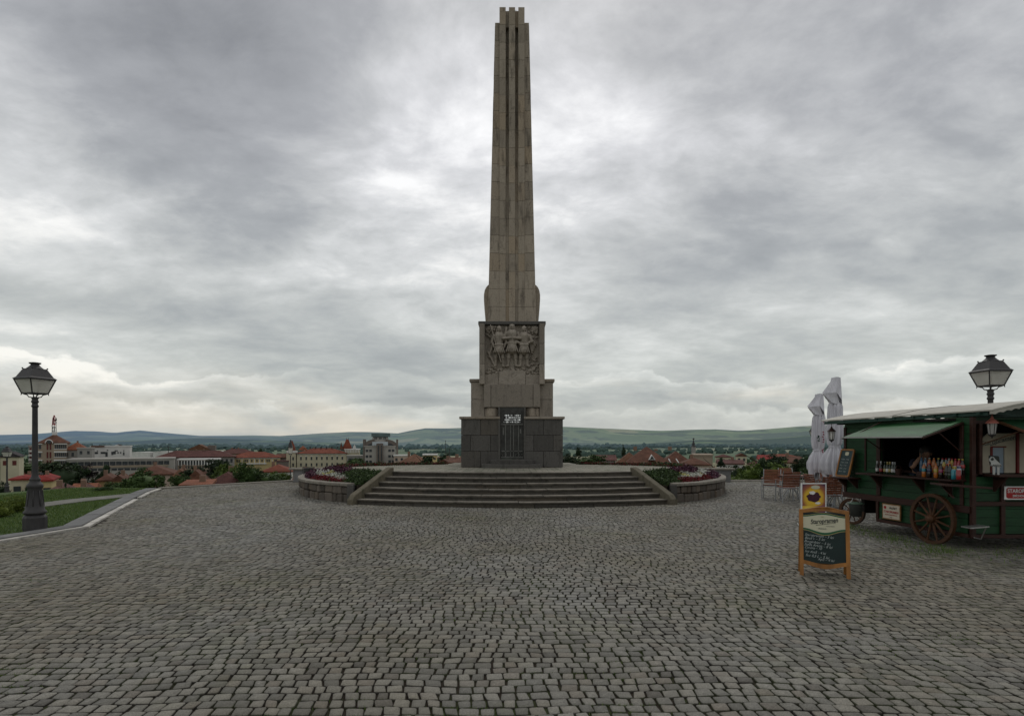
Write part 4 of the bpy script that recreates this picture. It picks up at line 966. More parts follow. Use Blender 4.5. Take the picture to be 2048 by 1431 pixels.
# side flap awning
h0 = onA(1757, 849); h1 = onA(1926, 846); s0_, s1_ = h0[0], min(h1[0], LA-.10); zh = 2.115; ex = .74; zo = 1.865
mb = MB(); nb = 6
for i in range(nb):
    a, b_ = i/nb, (i+1)/nb; g_ = .004
    q = [WA(s0_, .03+ex*a+g_, zh+(zo-zh)*a), WA(s1_, .03+ex*a+g_, zh+(zo-zh)*a), WA(s1_, .03+ex*b_-g_, zh+(zo-zh)*b_), WA(s0_, .03+ex*b_-g_, zh+(zo-zh)*b_)]
    mb.prism3(q[::-1], (0, 0, .022))
fl_ = mb.build('flap', M['green_light'], wg)
mb = MB()
for s in (s0_-.012, s1_+.012): mb.tube([WA(s, .03, zh-.01), WA(s, .05+ex, zo-.01)], .022, 4)
mb.tube([WA(s0_, .06, zh-.02), WA(s1_, .06, zh-.02)], .018, 4); mb.tube([WA(s0_, .03+ex*.55, zh+(zo-zh)*.55-.03), WA(s0_+.12, .02, 1.62)], .011, 5); mb.tube([WA(s1_-.03, .03+ex*.55, zh+(zo-zh)*.55-.03), WA(s1_-.02, .02, 1.62)], .011, 5)
mb.build('flap_frame', M['brown'], fl_)
mb = MB(); mb.tube([WA(s0_-.02, .055+ex, zo+.008), WA(s1_+.02, .055+ex, zo+.008)], .016, 4); mb.build('flap_edge', M['steel'], fl_)
mb = MB(); mb.tube([WA(s0_+.1, .5, 1.97), WA(s0_+.22, .08, 2.2)], .012, 4); mb.build('strut', M['brown'], wg)
# side counter and its brackets
sS0, sS1 = onA(1740, 948)[0], LA-.06
mb = MB(); abox(mb, sS0-.04, sS1, .0, .30, 1.135, 1.17); mb.build('counter', M['brown'], wg, bevel=.004)
mb = MB(); abox(mb, sW0, sW1, -.34, -.04, 1.215, 1.245); mb.build('inner_counter', M['brown'], wg)
for s in (sS0+.32, (sS0+sS1)/2+.25, sS1-.25):
    mb = MB(); mb.prism3([WA(s-.02, .032, 1.13), WA(s-.02, .27, 1.13), WA(s-.02, .032, .88)], U*.04); mb.build('bracket', M['brown'], wg)
mb = MB(); abox(mb, -.02, .50, .03, .33, 1.02, 1.05); mb.build('side_shelf', M['brown'], wg, bevel=.004)
for s in (.08, .40):
    mb = MB(); mb.prism3([WA(s-.02, .032, 1.015), WA(s-.02, .25, 1.015), WA(s-.02, .032, .82)], U*.04); mb.build('bracket', M['brown'], wg)
# standing plank at the corner
mb = MB(); zt_ = 1.10; a = Vector((X_(1886, 9.0), 9.0, zt_)); b_ = Vector((X_(1984, 9.0), 8.98, zt_-.05)); mb.prism3([a, b_, b_+Vector((0, .34, 0)), a+Vector((.1, .42, 0))], (0, 0, .03)); mb.prism3([a+Vector((.22, .1, -.2)), a+Vector((.26, .1, -.2)), a+Vector((.26, .38, 0)), a+Vector((.22, .38, 0))], (0, 0, .02)); 
mb.tube([a+Vector((.15, .1, 0)), WA(LA-.35, .03, .86)], .02, 4); mb.build('corner_table', M['brown'], wg, bevel=.003)
mb = MB(); mb.box((X_(1948, 9.3), 9.28, Z_(1052, 9.3)), (.30, .20, .02), M=Matrix.Rotation(-.08, 3, 'Y')); mb.tube([(X_(1962, 9.3), 9.2, Z_(1052, 9.3)), (X_(1962, 9.3), 9.3, .22), (X_(1962, 9.3), 9.46, .22)], .01, 5); mb.build('step', M['steel'], wg)
# roof vault
eL = Vector((6.80, 12.66, 2.235)); eF = Vector((7.64, 9.14, 2.285)); rw = 3.05; rise = .20
mb = MB(); n = 24; prof_ = lambda u: rise*(1-(2*u-1)**2)
rows = 9; vs = []
for j in range(rows+1):
    p = eL+(eF-eL)*j/rows
    for i in range(n+1): vs.append((p.x+rw*i/n, p.y, p.z+prof_(i/n)))
N1 = n+1; fs = [(j*N1+i, j*N1+i+1, (j+1)*N1+i+1, (j+1)*N1+i) for j in range(rows) for i in range(n)]
top = [(x, y, z+.022) for x, y, z in vs]; T = len(vs)
fs2 = [tuple(k+T for k in f[::-1]) for f in fs]
edge = [(j*N1, (j+1)*N1, (j+1)*N1+T, j*N1+T) for j in range(rows)]+[(j*N1+n, j*N1+n+T, (j+1)*N1+n+T, (j+1)*N1+n) for j in range(rows)]
edge += [(i, i+T, i+1+T, i+1) for i in range(n)]+[(rows*N1+i, rows*N1+i+1, rows*N1+i+1+T, rows*N1+i+T) for i in range(n)]
mb.add(vs+top, fs+fs2+edge); mb.build('roof', M['roof'], wg)
mb = MB()
for j in (1,): mb.tube([(eL.x+(eF.x-eL.x)*(j+1)/4+rw*i/8+.0, eL.y+(eF.y-eL.y)*(j+1)/4, eL.z+(eF.z-eL.z)*(j+1)/4+prof_(i/8)+.026) for i in range(9)], .006, 4)
mb.build('roof_seam', M['dark'], wg)
mb = MB(); dE = (eF-eL)
mb.tube([eL+Vector((.05, -.1, -.036)), eF+Vector((.05, .12, -.036))], .042, 4)
for j in range(9):
    p = eL+dE*(j+.6)/9.2; mb.box((p.x+.26, p.y, p.z-.02), (.50, .07, .06))
mb.tube([(eL.x+.32, eL.y-.08, 2.18), (eL.x+.3+.3, eL.y-.1, 2.18)], .03, 4); mb.build('eave_beam', M['eavegreen'], wg)
mb = MB()   # arched front gable board with tooth edge
for i in range(n):
    u0, u1 = i/n, (i+1)/n; xA, xB = eF.x+rw*u0, eF.x+rw*u1; zA, zB = eF.z+prof_(u0), eF.z+prof_(u1)
    mb.hexa([(xA, 9.15, zA-.05), (xB, 9.15, zB-.05), (xB, 9.19, zB-.05), (xA, 9.19, zA-.05)], [(xA, 9.15, zA-.003), (xB, 9.15, zB-.003), (xB, 9.19, zB-.003), (xA, 9.19, zA-.003)])
    mb.prism3([(xA+.01, 9.152, zA-.05), ((xA+xB)/2, 9.152, (zA+zB)/2-.068), (xB-.01, 9.152, zB-.05)], (0, .03, 0))
mb.build('scalloped_fascia', M['roof'], wg)
mb = MB()
for i in range(n):
    u0, u1 = i/n, (i+1)/n; xA, xB = eF.x+rw*u0, eF.x+rw*u1
    mb.hexa([(xA, 9.44, 2.2), (xB, 9.44, 2.2), (xB, 9.47, 2.2), (xA, 9.47, 2.2)], [(xA, 9.44, eF.z+prof_(u0)-.01), (xB, 9.44, eF.z+prof_(u1)-.01), (xB, 9.47, eF.z+prof_(u1)-.01), (xA, 9.47, eF.z+prof_(u0)-.01)])
mb.build('gable_board', M['eavegreen'], wg)
# wheels
def wheel(c, rad, ax, spokes, label=None):
    ax = Vector(ax).normalized(); e1 = Vector((0, 0, 1)); e2 = ax.cross(e1).normalized()
    w_ = bpy.data.objects.new('wheel', None); COL.objects.link(w_); w_.parent = wg; PW[w_.name] = PW[wg.name]; w_.empty_display_size = .1
    if label: w_['label'] = label
    C = Vector(c); k = 48; rm = MB(); vs = []; prof_w = [(rad, -.032), (rad, .032), (rad-.058, .028), (rad-.058, -.028)]
    for i in range(k):
        a = 2*math.pi*i/k; d = e1*math.cos(a)+e2*math.sin(a); vs += [C+d*r_+ax*o for r_, o in prof_w]
    fs = [(i*4+j, i*4+(j+1) % 4, ((i+1) % k)*4+(j+1) % 4, ((i+1) % k)*4+j) for i in range(k) for j in range(4)]
    rm.add(vs, fs); rm.build('rim', M['wheelwood'], w_)
    sp = MB()
    for i in range(spokes):
        a = 2*math.pi*(i+.5)/spokes; d = e1*math.cos(a)+e2*math.sin(a); sp.tube([C+d*.05, C+d*(rad-.05)], [.020*rad/.44+.003, .014*rad/.44+.002], 6)
    sp.build('spokes', M['wheelwood'], w_)
    hb = MB(); hb.tube([C-ax*.07, C-ax*.05, C+ax*.06, C+ax*.10, C+ax*.11], [.05, .075, .075, .05, .03], 14); hb.build('hub', M['wheelwood'], w_)
    return w_
wc = WA(0, 0, 0); sB = (Vector((X_(1867, 10.08), 10.08, 0))-O_).dot(U)
wheel(WA(sB, .11, .443), .443, Nn, 12, 'large spoked wooden wheel'); wheel(WA(sB, -2.2, .443), .443, -Nn, 12)
wheel((7.37, 12.45, .285), .285, (-.9, -.43, 0), 10, 'small front spoked wheel'); wheel((8.9, 12.1, .285), .285, (.95, .3, 0), 10)
mb = MB(); mb.tube([(7.37, 12.45, .285), (8.9, 12.1, .285)], .03, 8); mb.box((8.1, 12.2, .45), (1.3, .12, .28)); mb.tube([WA(sB, 0, .443), WA(sB, -2.1, .443)], .03, 8); mb.build('axle', M['dark'], wg)
# signs on the wagon
M['signpaper'] = mat('sign_cream', (.50,.44,.34), .1, 6, .6, .1, .002); M['signred'] = mat('sign_red', (.30,.018,.018), .15, 6, .45, .05, .002); M['white'] = mat('white_paint', (.68,.68,.66), .06, 6, .5, 0); M['tanwood'] = mat('tan_wood', (.20,.10,.035), .3, 6, .5, .2, .003, stretch=(1, 1, 6))
a0, b0 = onA(1771, 1018); a1, b1 = onA(1804, 1018); z0 = Z_(1034, 11.0)
sg = MB(); abox(sg, a0-.02, a1+.02, .034, .052, b0-.175, b0+.125); sgo = sg.build('enamel_sign', M['tanwood'], wg)
sg = MB(); abox(sg, a0, a1, .05, .056, b0-.155, b0+.105); sgo2 = sg.build('sign_face', M['signpaper'], sgo)
def tA(txt, s, z, size, mt, par, t_=.0575, **k):
    return text_mesh(txt, size, frame(WA(s, t_, z), U, (0, 0, 1)), mt, par, extrude=.0012, **k)
sm_ = (a0+a1)/2
tA('STAROPRAMEN', sm_, b0-.03, .060, M['signred'], sgo, sx=.85, offset=.001); tA('PRAŽSKÝ', sm_+.05, b0+.045, .05, M['ink'], sgo, sx=.85, offset=.001)
tA('AKCIOVÝ PIVOVAR SMÍCHOV', sm_, b0-.085, .026, M['signred'], sgo, sx=.85); tA('Praha', sm_, b0-.128, .024, M['ink'], sgo)
mb = MB(); mb.lathe([(.03, 0), (.03, .003)], (0, 0, 0), 12); v_ = [FRA @ Matrix.Rotation(R(90), 3, 'X') @ Vector(p)+WA(a0+.055, .0575, b0+.05) for p in mb.v]; mb.v = [tuple(p) for p in v_]; mb.build('emblem', M['signred'], sgo)
xr0, xr1, zr0, zr1 = X_(2011, 9.42), X_(2011, 9.42)+.62, Z_(999, 9.42), Z_(972, 9.42)
sg = MB(); sg.box(((xr0+xr1)/2, 9.445, (zr0+zr1)/2), (xr1-xr0, .014, zr1-zr0)); so_ = sg.build('enamel_sign', M['white'], wg, bevel=.004)
def octo(x0, x1, z0, z1, c, y): return [(x0+c, y, z0), (x1-c, y, z0), (x1, y, z0+c), (x1, y, z1-c), (x1-c, y, z1), (x0+c, y, z1), (x0, y, z1-c), (x0, y, z0+c)]
sg = MB(); sg.prism3(octo(xr0+.028, xr1-.028, zr0+.022, zr1-.022, .025, 9.434), (0, .004, 0)); sg.build('sign_face', M['signred'], so_)
text_mesh('STAROPRAMEN', .088, frame(((xr0+xr1)/2, 9.432, (zr0+zr1)/2+.032), (1, 0, 0), (0, 0, 1)), M['white'], so_, extrude=.001, sx=.86, offset=.0015)
text_mesh('SMÍCHOV - PRAHA', .048, frame(((xr0+xr1)/2, 9.432, (zr0+zr1)/2-.048), (1, 0, 0), (0, 0, 1)), M['white'], so_, extrude=.001, sx=.9, offset=.0008)
# hanging lanterns
def lantern(label, loc, sc, capm, arm):
    o = local_thing('hanging_lantern', label, 'lantern', loc, .4, 'small lanterns hung under the wagon roof')
    mb = MB(); mb.lathe([(.09*sc, -.02*sc), (.085*sc, 0), (.035*sc, .055*sc), (.02*sc, .07*sc), (.02*sc, .085*sc), (.006, .10*sc)], n=6); mb.tube([(0, 0, .09*sc), (0, 0, arm)], .006, 5); mb.build('cap', capm, o)
    mb = MB(); 
    for k in range(6):
        a = k*math.pi/3; mb.tube([(.07*sc*math.cos(a), .07*sc*math.sin(a), -.02*sc), (.048*sc*math.cos(a), .048*sc*math.sin(a), -.20*sc)], .006*sc, 4)
    mb.lathe([(.055*sc, -.20*sc), (.05*sc, -.22*sc), (.015*sc, -.245*sc), (.004, -.27*sc)], n=6); mb.build('cage', M['iron'], o)
    mb = MB(); mb.lathe([(.046*sc, -.198*sc), (.066*sc, -.022*sc)], n=6); mb.build('glass', M['lampglass'], o); return o
M['copper'] = mat('copper_cap', (.22,.07,.05), .3, 8, .45, .1, .002, metal=.4)
lantern('small dark lantern hanging under the left end of the wagon roof', (X_(1663, 12.55), 12.55, Z_(861, 12.55)), .95, M['brown'], .17)
lantern('lantern with copper coloured cap hanging on the front of the wagon', (X_(1984, 9.24), 9.24, Z_(844, 9.24)), .95, M['copper'], .16)
# bucket under the floor
bk = thing('bucket', 'dark bucket with green lid hanging under the wagon behind the small wheel', 'bucket', (X_(1712, 11.9), 11.9, .2)); bx, by = X_(1712, 11.9), 11.9
mb = MB(); mb.lathe([(.10, .25), (.135, .50), (.142, .51), (.13, .50), (.10, .27)], (bx, by, 0), 18); mb.build('bucket_body', mat('grey_plastic', (.06,.065,.06), .2, 6, .5, .05, .002), bk, True)
mb = MB(); mb.lathe([(.15, .505), (.152, .525), (.10, .545), (.03, .55)], (bx, by, 0), 18); mb.build('lid', mat('green_plastic', (.09,.14,.10), .2, 6, .4, .05, .002), bk, True)
mb = MB(); mb.tube([(bx-.13, by, .50), (bx-.06, by, .62), (bx+.06, by, .62), (bx+.13, by, .50)], .006, 5); mb.build('handle', M['steel'], bk)

# ---------------------------------------------------------------- people: vendor inside
def skin_mesh(name, joints, edges, mt, parent, sub=2):
    me = bpy.data.meshes.new(name); me.from_pydata([j[0] for j in joints], edges, []); o = bpy.data.objects.new(name, me); COL.objects.link(o)
    sk = o.modifiers.new('s', 'SKIN'); sk.use_smooth_shade = True
    for v_, j in zip(me.skin_vertices[0].data, joints): r_ = j[1]; v_.radius = r_ if isinstance(r_, tuple) else (r_, r_)
    me.skin_vertices[0].data[0].use_root = True
    ss = o.modifiers.new('u', 'SUBSURF'); ss.levels = sub; ss.render_levels = sub
    dg = bpy.context.evaluated_depsgraph_get(); m2 = bpy.data.meshes.new_from_object(o.evaluated_get(dg)); bpy.data.objects.remove(o); m2.name = name
    m2.materials.clear(); m2.materials.append(mt)
    q = bpy.data.objects.new(name, m2); COL.objects.link(q); q.parent = parent; PW[q.name] = PW[parent.name]
    for p in m2.polygons: p.use_smooth = True
    return q
M['skin'] = mat('skin', (.20,.11,.07), .12, 8, .55, .05, .002); M['shirt'] = mat('navy_shirt', (.012,.013,.025), .2, 9, .85, .2, .004); M['hair'] = mat('dark_hair', (.012,.009,.008), .3, 30, .6, .4, .004); M['jeans'] = mat('jeans', (.03,.04,.07), .2, 9, .85, .2, .004)
vx, vy = X_(1848, 10.55), 10.55
pr = local_thing('person', 'dark haired vendor inside the green wagon holding a phone to the cheek', 'person', (vx, vy, .66), R(-18))
hh = 1.36 - .0   # head centre above the wagon floor is set by the sight line below
zh_ = Z_(905, 10.55)-.66
k = zh_/1.55     # leaning on the counter, so the figure is bent and low
J = [((0, .10, .86), .13), ((0, .06, 1.02), (.15, .11)), ((0, .0, 1.18), (.17, .12)), ((0, -.05, 1.30), (.10, .09)), ((0, -.075, 1.38), .055), ((0, -.09, 1.45), (.070, .080)), ((0, -.10, 1.53), (.082, .095)), ((0, -.09, 1.60), (.070, .085)),
     ((.17, -.02, 1.26), .058), ((.27, -.12, 1.06), .046), ((.26, -.36, 1.0), .036), ((.23, -.45, 1.0), .030),
     ((-.17, -.02, 1.26), .058), ((-.25, -.20, 1.10), .046), ((-.16, -.20, 1.32), .034), ((-.125, -.175, 1.40), .030),
     ((.09, .10, .78), .095), ((.10, .08, .45), .065), ((.10, .10, .08), .042), ((.10, .0, .04), .04), ((-.09, .10, .78), .095), ((-.10, .08, .45), .065), ((-.10, .10, .08), .042), ((-.10, .0, .04), .04)]
E = [(0,1),(1,2),(2,3),(3,4),(4,5),(5,6),(6,7),(2,8),(8,9),(9,10),(10,11),(2,12),(12,13),(13,14),(14,15),(0,16),(16,17),(17,18),(18,19),(0,20),(20,21),(21,22),(22,23)]
for hand, base_, d in ((11, Vector((.23, -.45, 1.0)), 1), (15, Vector((-.125, -.175, 1.40)), -1)):
    for i in range(5):
        if d == 1:
            a = base_+Vector((.022-.011*i, -.03, .0)) if i < 4 else base_+Vector((-.03, .0, .0)); tips = [a+Vector((0, -.035, -.006)), a+Vector((0, -.06+.006*abs(i-1), -.022))] if i < 4 else [a+Vector((-.018, -.02, -.004)), a+Vector((-.022, -.045, -.01))]
        else:
            a = base_+Vector((.004, -.02+.012*i, .025)) if i < 4 else base_+Vector((.02, -.025, .0)); tips = [a+Vector((.004, 0, .035)), a+Vector((.022, 0, .058-.004*abs(i-1)))] if i < 4 else [a+Vector((.012, -.012, .02)), a+Vector((.02, -.008, .045))]
        n0 = len(J); J.append((tuple(a), .009)); J.append((tuple(tips[0]), .0085)); J.append((tuple(tips[1]), .007)); E += [(hand, n0), (n0, n0+1), (n0+1, n0+2)]
J = [((p[0], p[1], p[2]*k), r_) for p, r_ in J]
body = skin_mesh('body', J, E, M['skin'], pr)
hz_ = 1.53*k
mb = MB(); mb.ball((0, -.195, hz_-.01), (.014, .022, .024), 8, 6); mb.build('nose', M['skin'], pr, True)
mb = MB()
for q in (-1, 1): mb.ball((q*.034, -.180, hz_+.018), (.013, .009, .008), 8, 6)
mb.build('eye', M['ink'], pr, True)
mb = MB(); mb.ball((0, -.182, hz_-.052), (.024, .008, .007), 8, 6); mb.build('mouth', mat('lips', (.22,.08,.07), .1, 8, .5, 0), pr, True)
mb = MB(); mb.ball((0, -.065, hz_+.045), (.096, .108, .10), 14, 10, .04); mb.build('hair', M['hair'], pr, True)
for q in (-1, 1):
    mb = MB(); mb.ball((q*.088, -.09, hz_-.01), (.012, .02, .03), 8, 6); mb.build('ear', M['skin'], pr, True)
skin_mesh('shirt', [(( p[0], p[1], p[2]*k), r_) for p, r_ in [((0, .10, .84), .15), ((0, .06, 1.02), (.17, .13)), ((0, .0, 1.18), (.185, .135)), ((0, -.04, 1.29), (.115, .10)), ((.175, -.02, 1.26), .070), ((.27, -.11, 1.08), .058), ((.262, -.30, 1.01), .047), ((-.175, -.02, 1.26), .070), ((-.25, -.19, 1.11), .058), ((-.19, -.20, 1.25), .046)]], [(0,1),(1,2),(2,3),(2,4),(4,5),(5,6),(2,7),(7,8),(8,9)], M['shirt'], pr)
skin_mesh('trousers', [(( p[0], p[1], p[2]*k), r_) for p, r_ in [((0, .10, .84), .14), ((.09, .10, .76), .11), ((.10, .08, .45), .082), ((.10, .10, .10), .065), ((-.09, .10, .76), .11), ((-.10, .08, .45), .082), ((-.10, .10, .10), .065)]], [(0,1),(1,2),(2,3),(0,4),(4,5),(5,6)], M['jeans'], pr)
ph = local_thing('mobile_phone', 'dark mobile phone held to the cheek of the vendor', 'phone', tuple(Vector((vx, vy, .66))+Matrix.Rotation(R(-18), 3, 'Z') @ Vector((-.098, -.17, 1.45*k))), R(-18))
mb = MB(); mb.box((0, 0, 0), (.012, .06, .13)); mb.build('phone_body', M['ink'], ph, bevel=.003)

# ---------------------------------------------------------------- bottles
def bmat(name, c, rough=.15): 
    m, t = newmat(name); t.out(t.mix(t.noise(t.obj(), 30, 2), mul(c, .55), mul(c, .85)), rough, None, 0, .6); return m
BC = {'brown': (.018,.010,.006), 'green': (.010,.030,.012), 'cola': (.012,.006,.005), 'orange': (.50,.15,.02), 'clear': (.32,.34,.33), 'blue': (.05,.14,.25), 'yellow': (.50,.38,.05), 'red': (.35,.02,.02), 'pink': (.32,.05,.12), 'silver': (.55,.56,.58), 'teal': (.03,.28,.33), 'white': (.7,.7,.66), 'gold': (.45,.36,.12), 'navy': (.02,.03,.10), 'black': (.01,.01,.01)}
for kk, c_ in BC.items(): M['b_'+kk] = bmat('bottle_'+kk, c_)
def bottle(kind, glass, lab, cap_, label, cat, loc, group):
    o = local_thing(kind, label, cat, loc, random.uniform(0, 1), group)
    if kind == 'beer_bottle': pr_ = [(.028, 0), (.030, .008), (.030, .125), (.026, .15), (.014, .18), (.0125, .225), (.0145, .228), (.0145, .236)]; lz = (.045, .105, .0308); cz = (.185, .238, .0152)
    elif kind == 'drink_can': pr_ = [(.026, 0), (.033, .008), (.033, .150), (.027, .162)]; lz = (.03, .13, .0336); cz = (.160, .165, .027)
    elif kind == 'jar': pr_ = [(.04, 0), (.045, .01), (.045, .10), (.035, .12)]; lz = (.03, .08, .046); cz = (.118, .14, .037)
    else: pr_ = [(.028, 0), (.034, .012), (.034, .09), (.030, .105), (.034, .12), (.032, .165), (.020, .205), (.0125, .225), (.0125, .235)]; lz = (.10, .155, .0348); cz = (.228, .25, .0145)
    mb = MB(); mb.lathe(pr_, n=14); mb.build('glass_body' if 'can' not in kind else 'can_body', M['b_'+glass], o, True)
    mb = MB(); mb.lathe([(lz[2]*.99, lz[0]), (lz[2], lz[0]+.002), (lz[2], lz[1]-.002), (lz[2]*.97, lz[1])], n=14); mb.build('paper_label', M['b_'+lab], o, True)
    mb = MB(); mb.lathe([(cz[2], cz[0]), (cz[2], cz[1]), (cz[2]*.7, cz[1]+.003)], n=12); mb.build('cap', M['b_'+cap_], o, True); return o
CZ = 1.171
def shelfpt(px, off):
    d = Vector(((px-1024)/F, 1, 0)); p0 = O_+Nn*off; k = p0.dot(Nn)/d.dot(Nn); return (d.x*k, k, CZ)
beers = [(1754.5, 'brown', 'white', 'silver', 'dark beer bottle with white label and silver neck, first of the beer row'), (1762, 'brown', 'red', 'silver', 'dark beer bottle with red and white label, second of the beer row'),
    (1770, 'green', 'gold', 'green', 'green beer bottle with gold label and green neck, third of the beer row'), (1775, 'green', 'white', 'gold', 'beer bottle with round white label and gold neck, fourth of the beer row'),
    (1780, 'green', 'gold', 'gold', 'beer bottle with gold oval label, fifth of the beer row'), (1785.5, 'green', 'white', 'silver', 'green beer bottle with narrow white label, sixth of the beer row'), (1790, 'green', 'silver', 'clear', 'green beer bottle with silver label at the inner end of the beer row')]
for i, (px, gcol, lcol, ccol, lb) in enumerate(beers): bottle('beer_bottle', gcol, lcol, ccol, lb, 'beer bottle', shelfpt(px, .13+.02*(i % 2)), 'beer bottles on the wagon counter')
pot = local_thing('basket', 'small dark basket beside the beer bottles on the wagon counter', 'basket', shelfpt(1797, .14), 0)
mb = MB(); mb.lathe([(.045, 0), (.06, .10), (.063, .115), (.055, .11), (.04, .015)], n=14); mb.build('basket_body', M['brown'], pot); mb = MB(); mb.tube([(-.055, 0, .11), (-.03, 0, .17), (.03, 0, .17), (.055, 0, .11)], .006, 5); mb.build('handle', M['brown'], pot)
soft = [ # px, offset, kind, glass, paper, cap, label
 (1848, .20, 'soda_bottle', 'orange', 'teal', 'clear', 'small juice bottle with teal label, front row left end'), (1859, .20, 'soda_bottle', 'cola', 'navy', 'red', 'cola bottle with navy label, front row'),
 (1872, .22, 'soda_bottle', 'orange', 'yellow', 'orange', 'orange soda bottle with yellow label, front row'), (1882, .22, 'soda_bottle', 'cola', 'pink', 'black', 'dark bottle with pink label, front row'),
 (1894, .23, 'soda_bottle', 'cola', 'brown', 'red', 'dark brown soft drink bottle, front row'), (1900, .24, 'soda_bottle', 'green', 'black', 'black', 'dark green bottle beside the silver can, front row'),
 (1907, .24, 'drink_can', 'teal', 'teal', 'silver', 'teal and silver drink can, front row'), (1917, .25, 'drink_can', 'red', 'red', 'silver', 'large red drink can at the right end of the front row'),
 (1843, .03, 'soda_bottle', 'blue', 'blue', 'blue', 'tall blue water bottle, back row left end'), (1851, .03, 'soda_bottle', 'blue', 'silver', 'clear', 'pale blue water bottle, second of the back row'), (1859, .03, 'soda_bottle', 'orange', 'red', 'clear', 'orange drink with red label, third of the back row'),
 (1868, .03, 'soda_bottle', 'orange', 'orange', 'orange', 'plain orange drink, fourth of the back row'), (1877, .03, 'soda_bottle', 'green', 'black', 'yellow', 'dark bottle with yellow cap in the back row'), (1885, .03, 'soda_bottle', 'clear', 'white', 'red', 'clear bottle with white label and red cap, back row'),
 (1892, .03, 'soda_bottle', 'clear', 'green', 'red', 'clear bottle with green label and red cap, back row'), (1898, .04, 'soda_bottle', 'clear', 'gold', 'clear', 'clear bottle with gold label, back row'), (1904, .04, 'soda_bottle', 'yellow', 'yellow', 'red', 'yellow drink with red cap, back row'), (1911, .05, 'soda_bottle', 'red', 'red', 'red', 'red drink with red cap, back row'),
 (1918, .05, 'soda_bottle', 'red', 'pink', 'yellow', 'red bottle with pink label and yellow cap, back row right'), (1925, .06, 'soda_bottle', 'cola', 'red', 'yellow', 'dark bottle with yellow cap at the right end of the back row'),
 (1888, .12, 'soda_bottle', 'yellow', 'orange', 'green', 'yellow juice bottle with orange label, middle row'), (1899, .13, 'soda_bottle', 'orange', 'red', 'orange', 'orange juice bottle with red label, middle row'), (1909, .14, 'drink_can', 'yellow', 'yellow', 'silver', 'yellow can behind the teal can, middle row'), (1918, .15, 'drink_can', 'navy', 'silver', 'silver', 'navy and silver can behind the red can, middle row')]
for px, off, kd, a, b_, c_, lb in soft:
    p = shelfpt(px, off+.02); p = (p[0], p[1], CZ if off > .16 else CZ+.05 if off > .1 else CZ+.085)
    bottle(kd, a, b_, c_, lb, 'bottle' if 'bottle' in kd else 'can', p, 'soft drinks on the wagon counter')
mb = MB(); 
abox(mb, shelfpt and (Vector(shelfpt(1838, .05))-O_).dot(U), sS1-.02, .005, .105, CZ, CZ+.083); abox(mb, (Vector(shelfpt(1884, .14))-O_).dot(U), sS1-.02, .107, .19, CZ, CZ+.048)
rk = mb.build('display_riser', M['brown'], wg)

# ---------------------------------------------------------------- boards
M['board'] = mat('chalkboard', (.010,.022,.020), .3, 6, .6, .15, .002); M['orangewood'] = mat('honey_wood', (.26,.112,.026), .45, 7, .45, .25, .003, stretch=(1, 1, .25))
M['labelcream'] = mat('label_cream', (.50,.48,.34), .05, 6, .5, 0); M['labelgreen'] = mat('label_green', (.012,.085,.035), .1, 6, .45, 0); M['chalk'] = mat('chalk', (.42,.46,.44), .25, 60, .9, 0); M['goldline'] = mat('gold_line', (.32,.26,.10), .1, 9, .5, 0)
ab = local_thing('sandwich_board', 'wooden framed beer menu board standing on the cobbles', 'menu board', ((X_(1600, 7.78)+X_(1701, 7.55))/2, 7.665, -.004), math.atan2(7.55-7.78, X_(1701, 7.55)-X_(1600, 7.78)))
W2, H2, tilt = .30, .91, R(9)
Tl = Matrix.Rotation(-tilt, 4, 'X')     # front leaf leans back
def leaf(sgn, parent_name):
    Mx = Matrix.Translation((0, 0.14+.0, 0)) @ Matrix.Translation((0, -.14, 0)) if sgn > 0 else Matrix.Translation((0, .28, 0)) @ Matrix.Rotation(R(180), 4, 'Z')
    Mx = Mx @ Tl; mb = MB()
    for s in (-1, 1): mb.box((s*(W2-.024), 0, H2*.5-.03), (.048, .028, H2*.98-.02))
    def arch(z0, a0, z1, a1):   # bowed rail between two curves
        n = 16
        for i in range(n):
            u0, u1 = -1+2*i/n, -1+2*(i+1)/n; f = lambda u, z, a: z+a*(math.cos(u*math.pi)*.5+.5)
            x0, x1 = u0*(W2-.001), u1*(W2-.001)
            mb.hexa([(x0, -.016, f(u0, z0, a0)), (x1, -.016, f(u1, z0, a0)), (x1, .016, f(u1, z0, a0)), (x0, .016, f(u0, z0, a0))], [(x0, -.016, f(u0, z1, a1)), (x1, -.016, f(u1, z1, a1)), (x1, .016, f(u1, z1, a1)), (x0, .016, f(u0, z1, a1))])
    arch(H2-.075, .035, H2-.028, .045); arch(.155, -.055, .205, -.045)
    mb.v = [tuple(Mx @ Vector(p)) for p in mb.v]
    return mb, Mx
mb, Mx = leaf(1, 0); fr = mb.build('frame', M['orangewood'], ab)
mb2, Mb = leaf(-1, 0); mb2.build('rear_frame', M['orangewood'], ab)
mb = MB(); mb.box((-W2-.012, .14, .66), (.008, .20, .016)); mb.build('hinge', M['steel'], ab)
pn = MB(); pn.box((0, .0, .51), (2*W2-.09, .008, .68)); pn.v = [tuple(Mx @ Vector(p)) for p in pn.v]; pn.build('chalk_panel', M['board'], ab)
pn = MB(); pn.box((0, .0, .51), (2*W2-.09, .008, .68)); pn.v = [tuple(Mb @ Vector(p)) for p in pn.v]; pn.build('rear_panel', M['board'], ab)
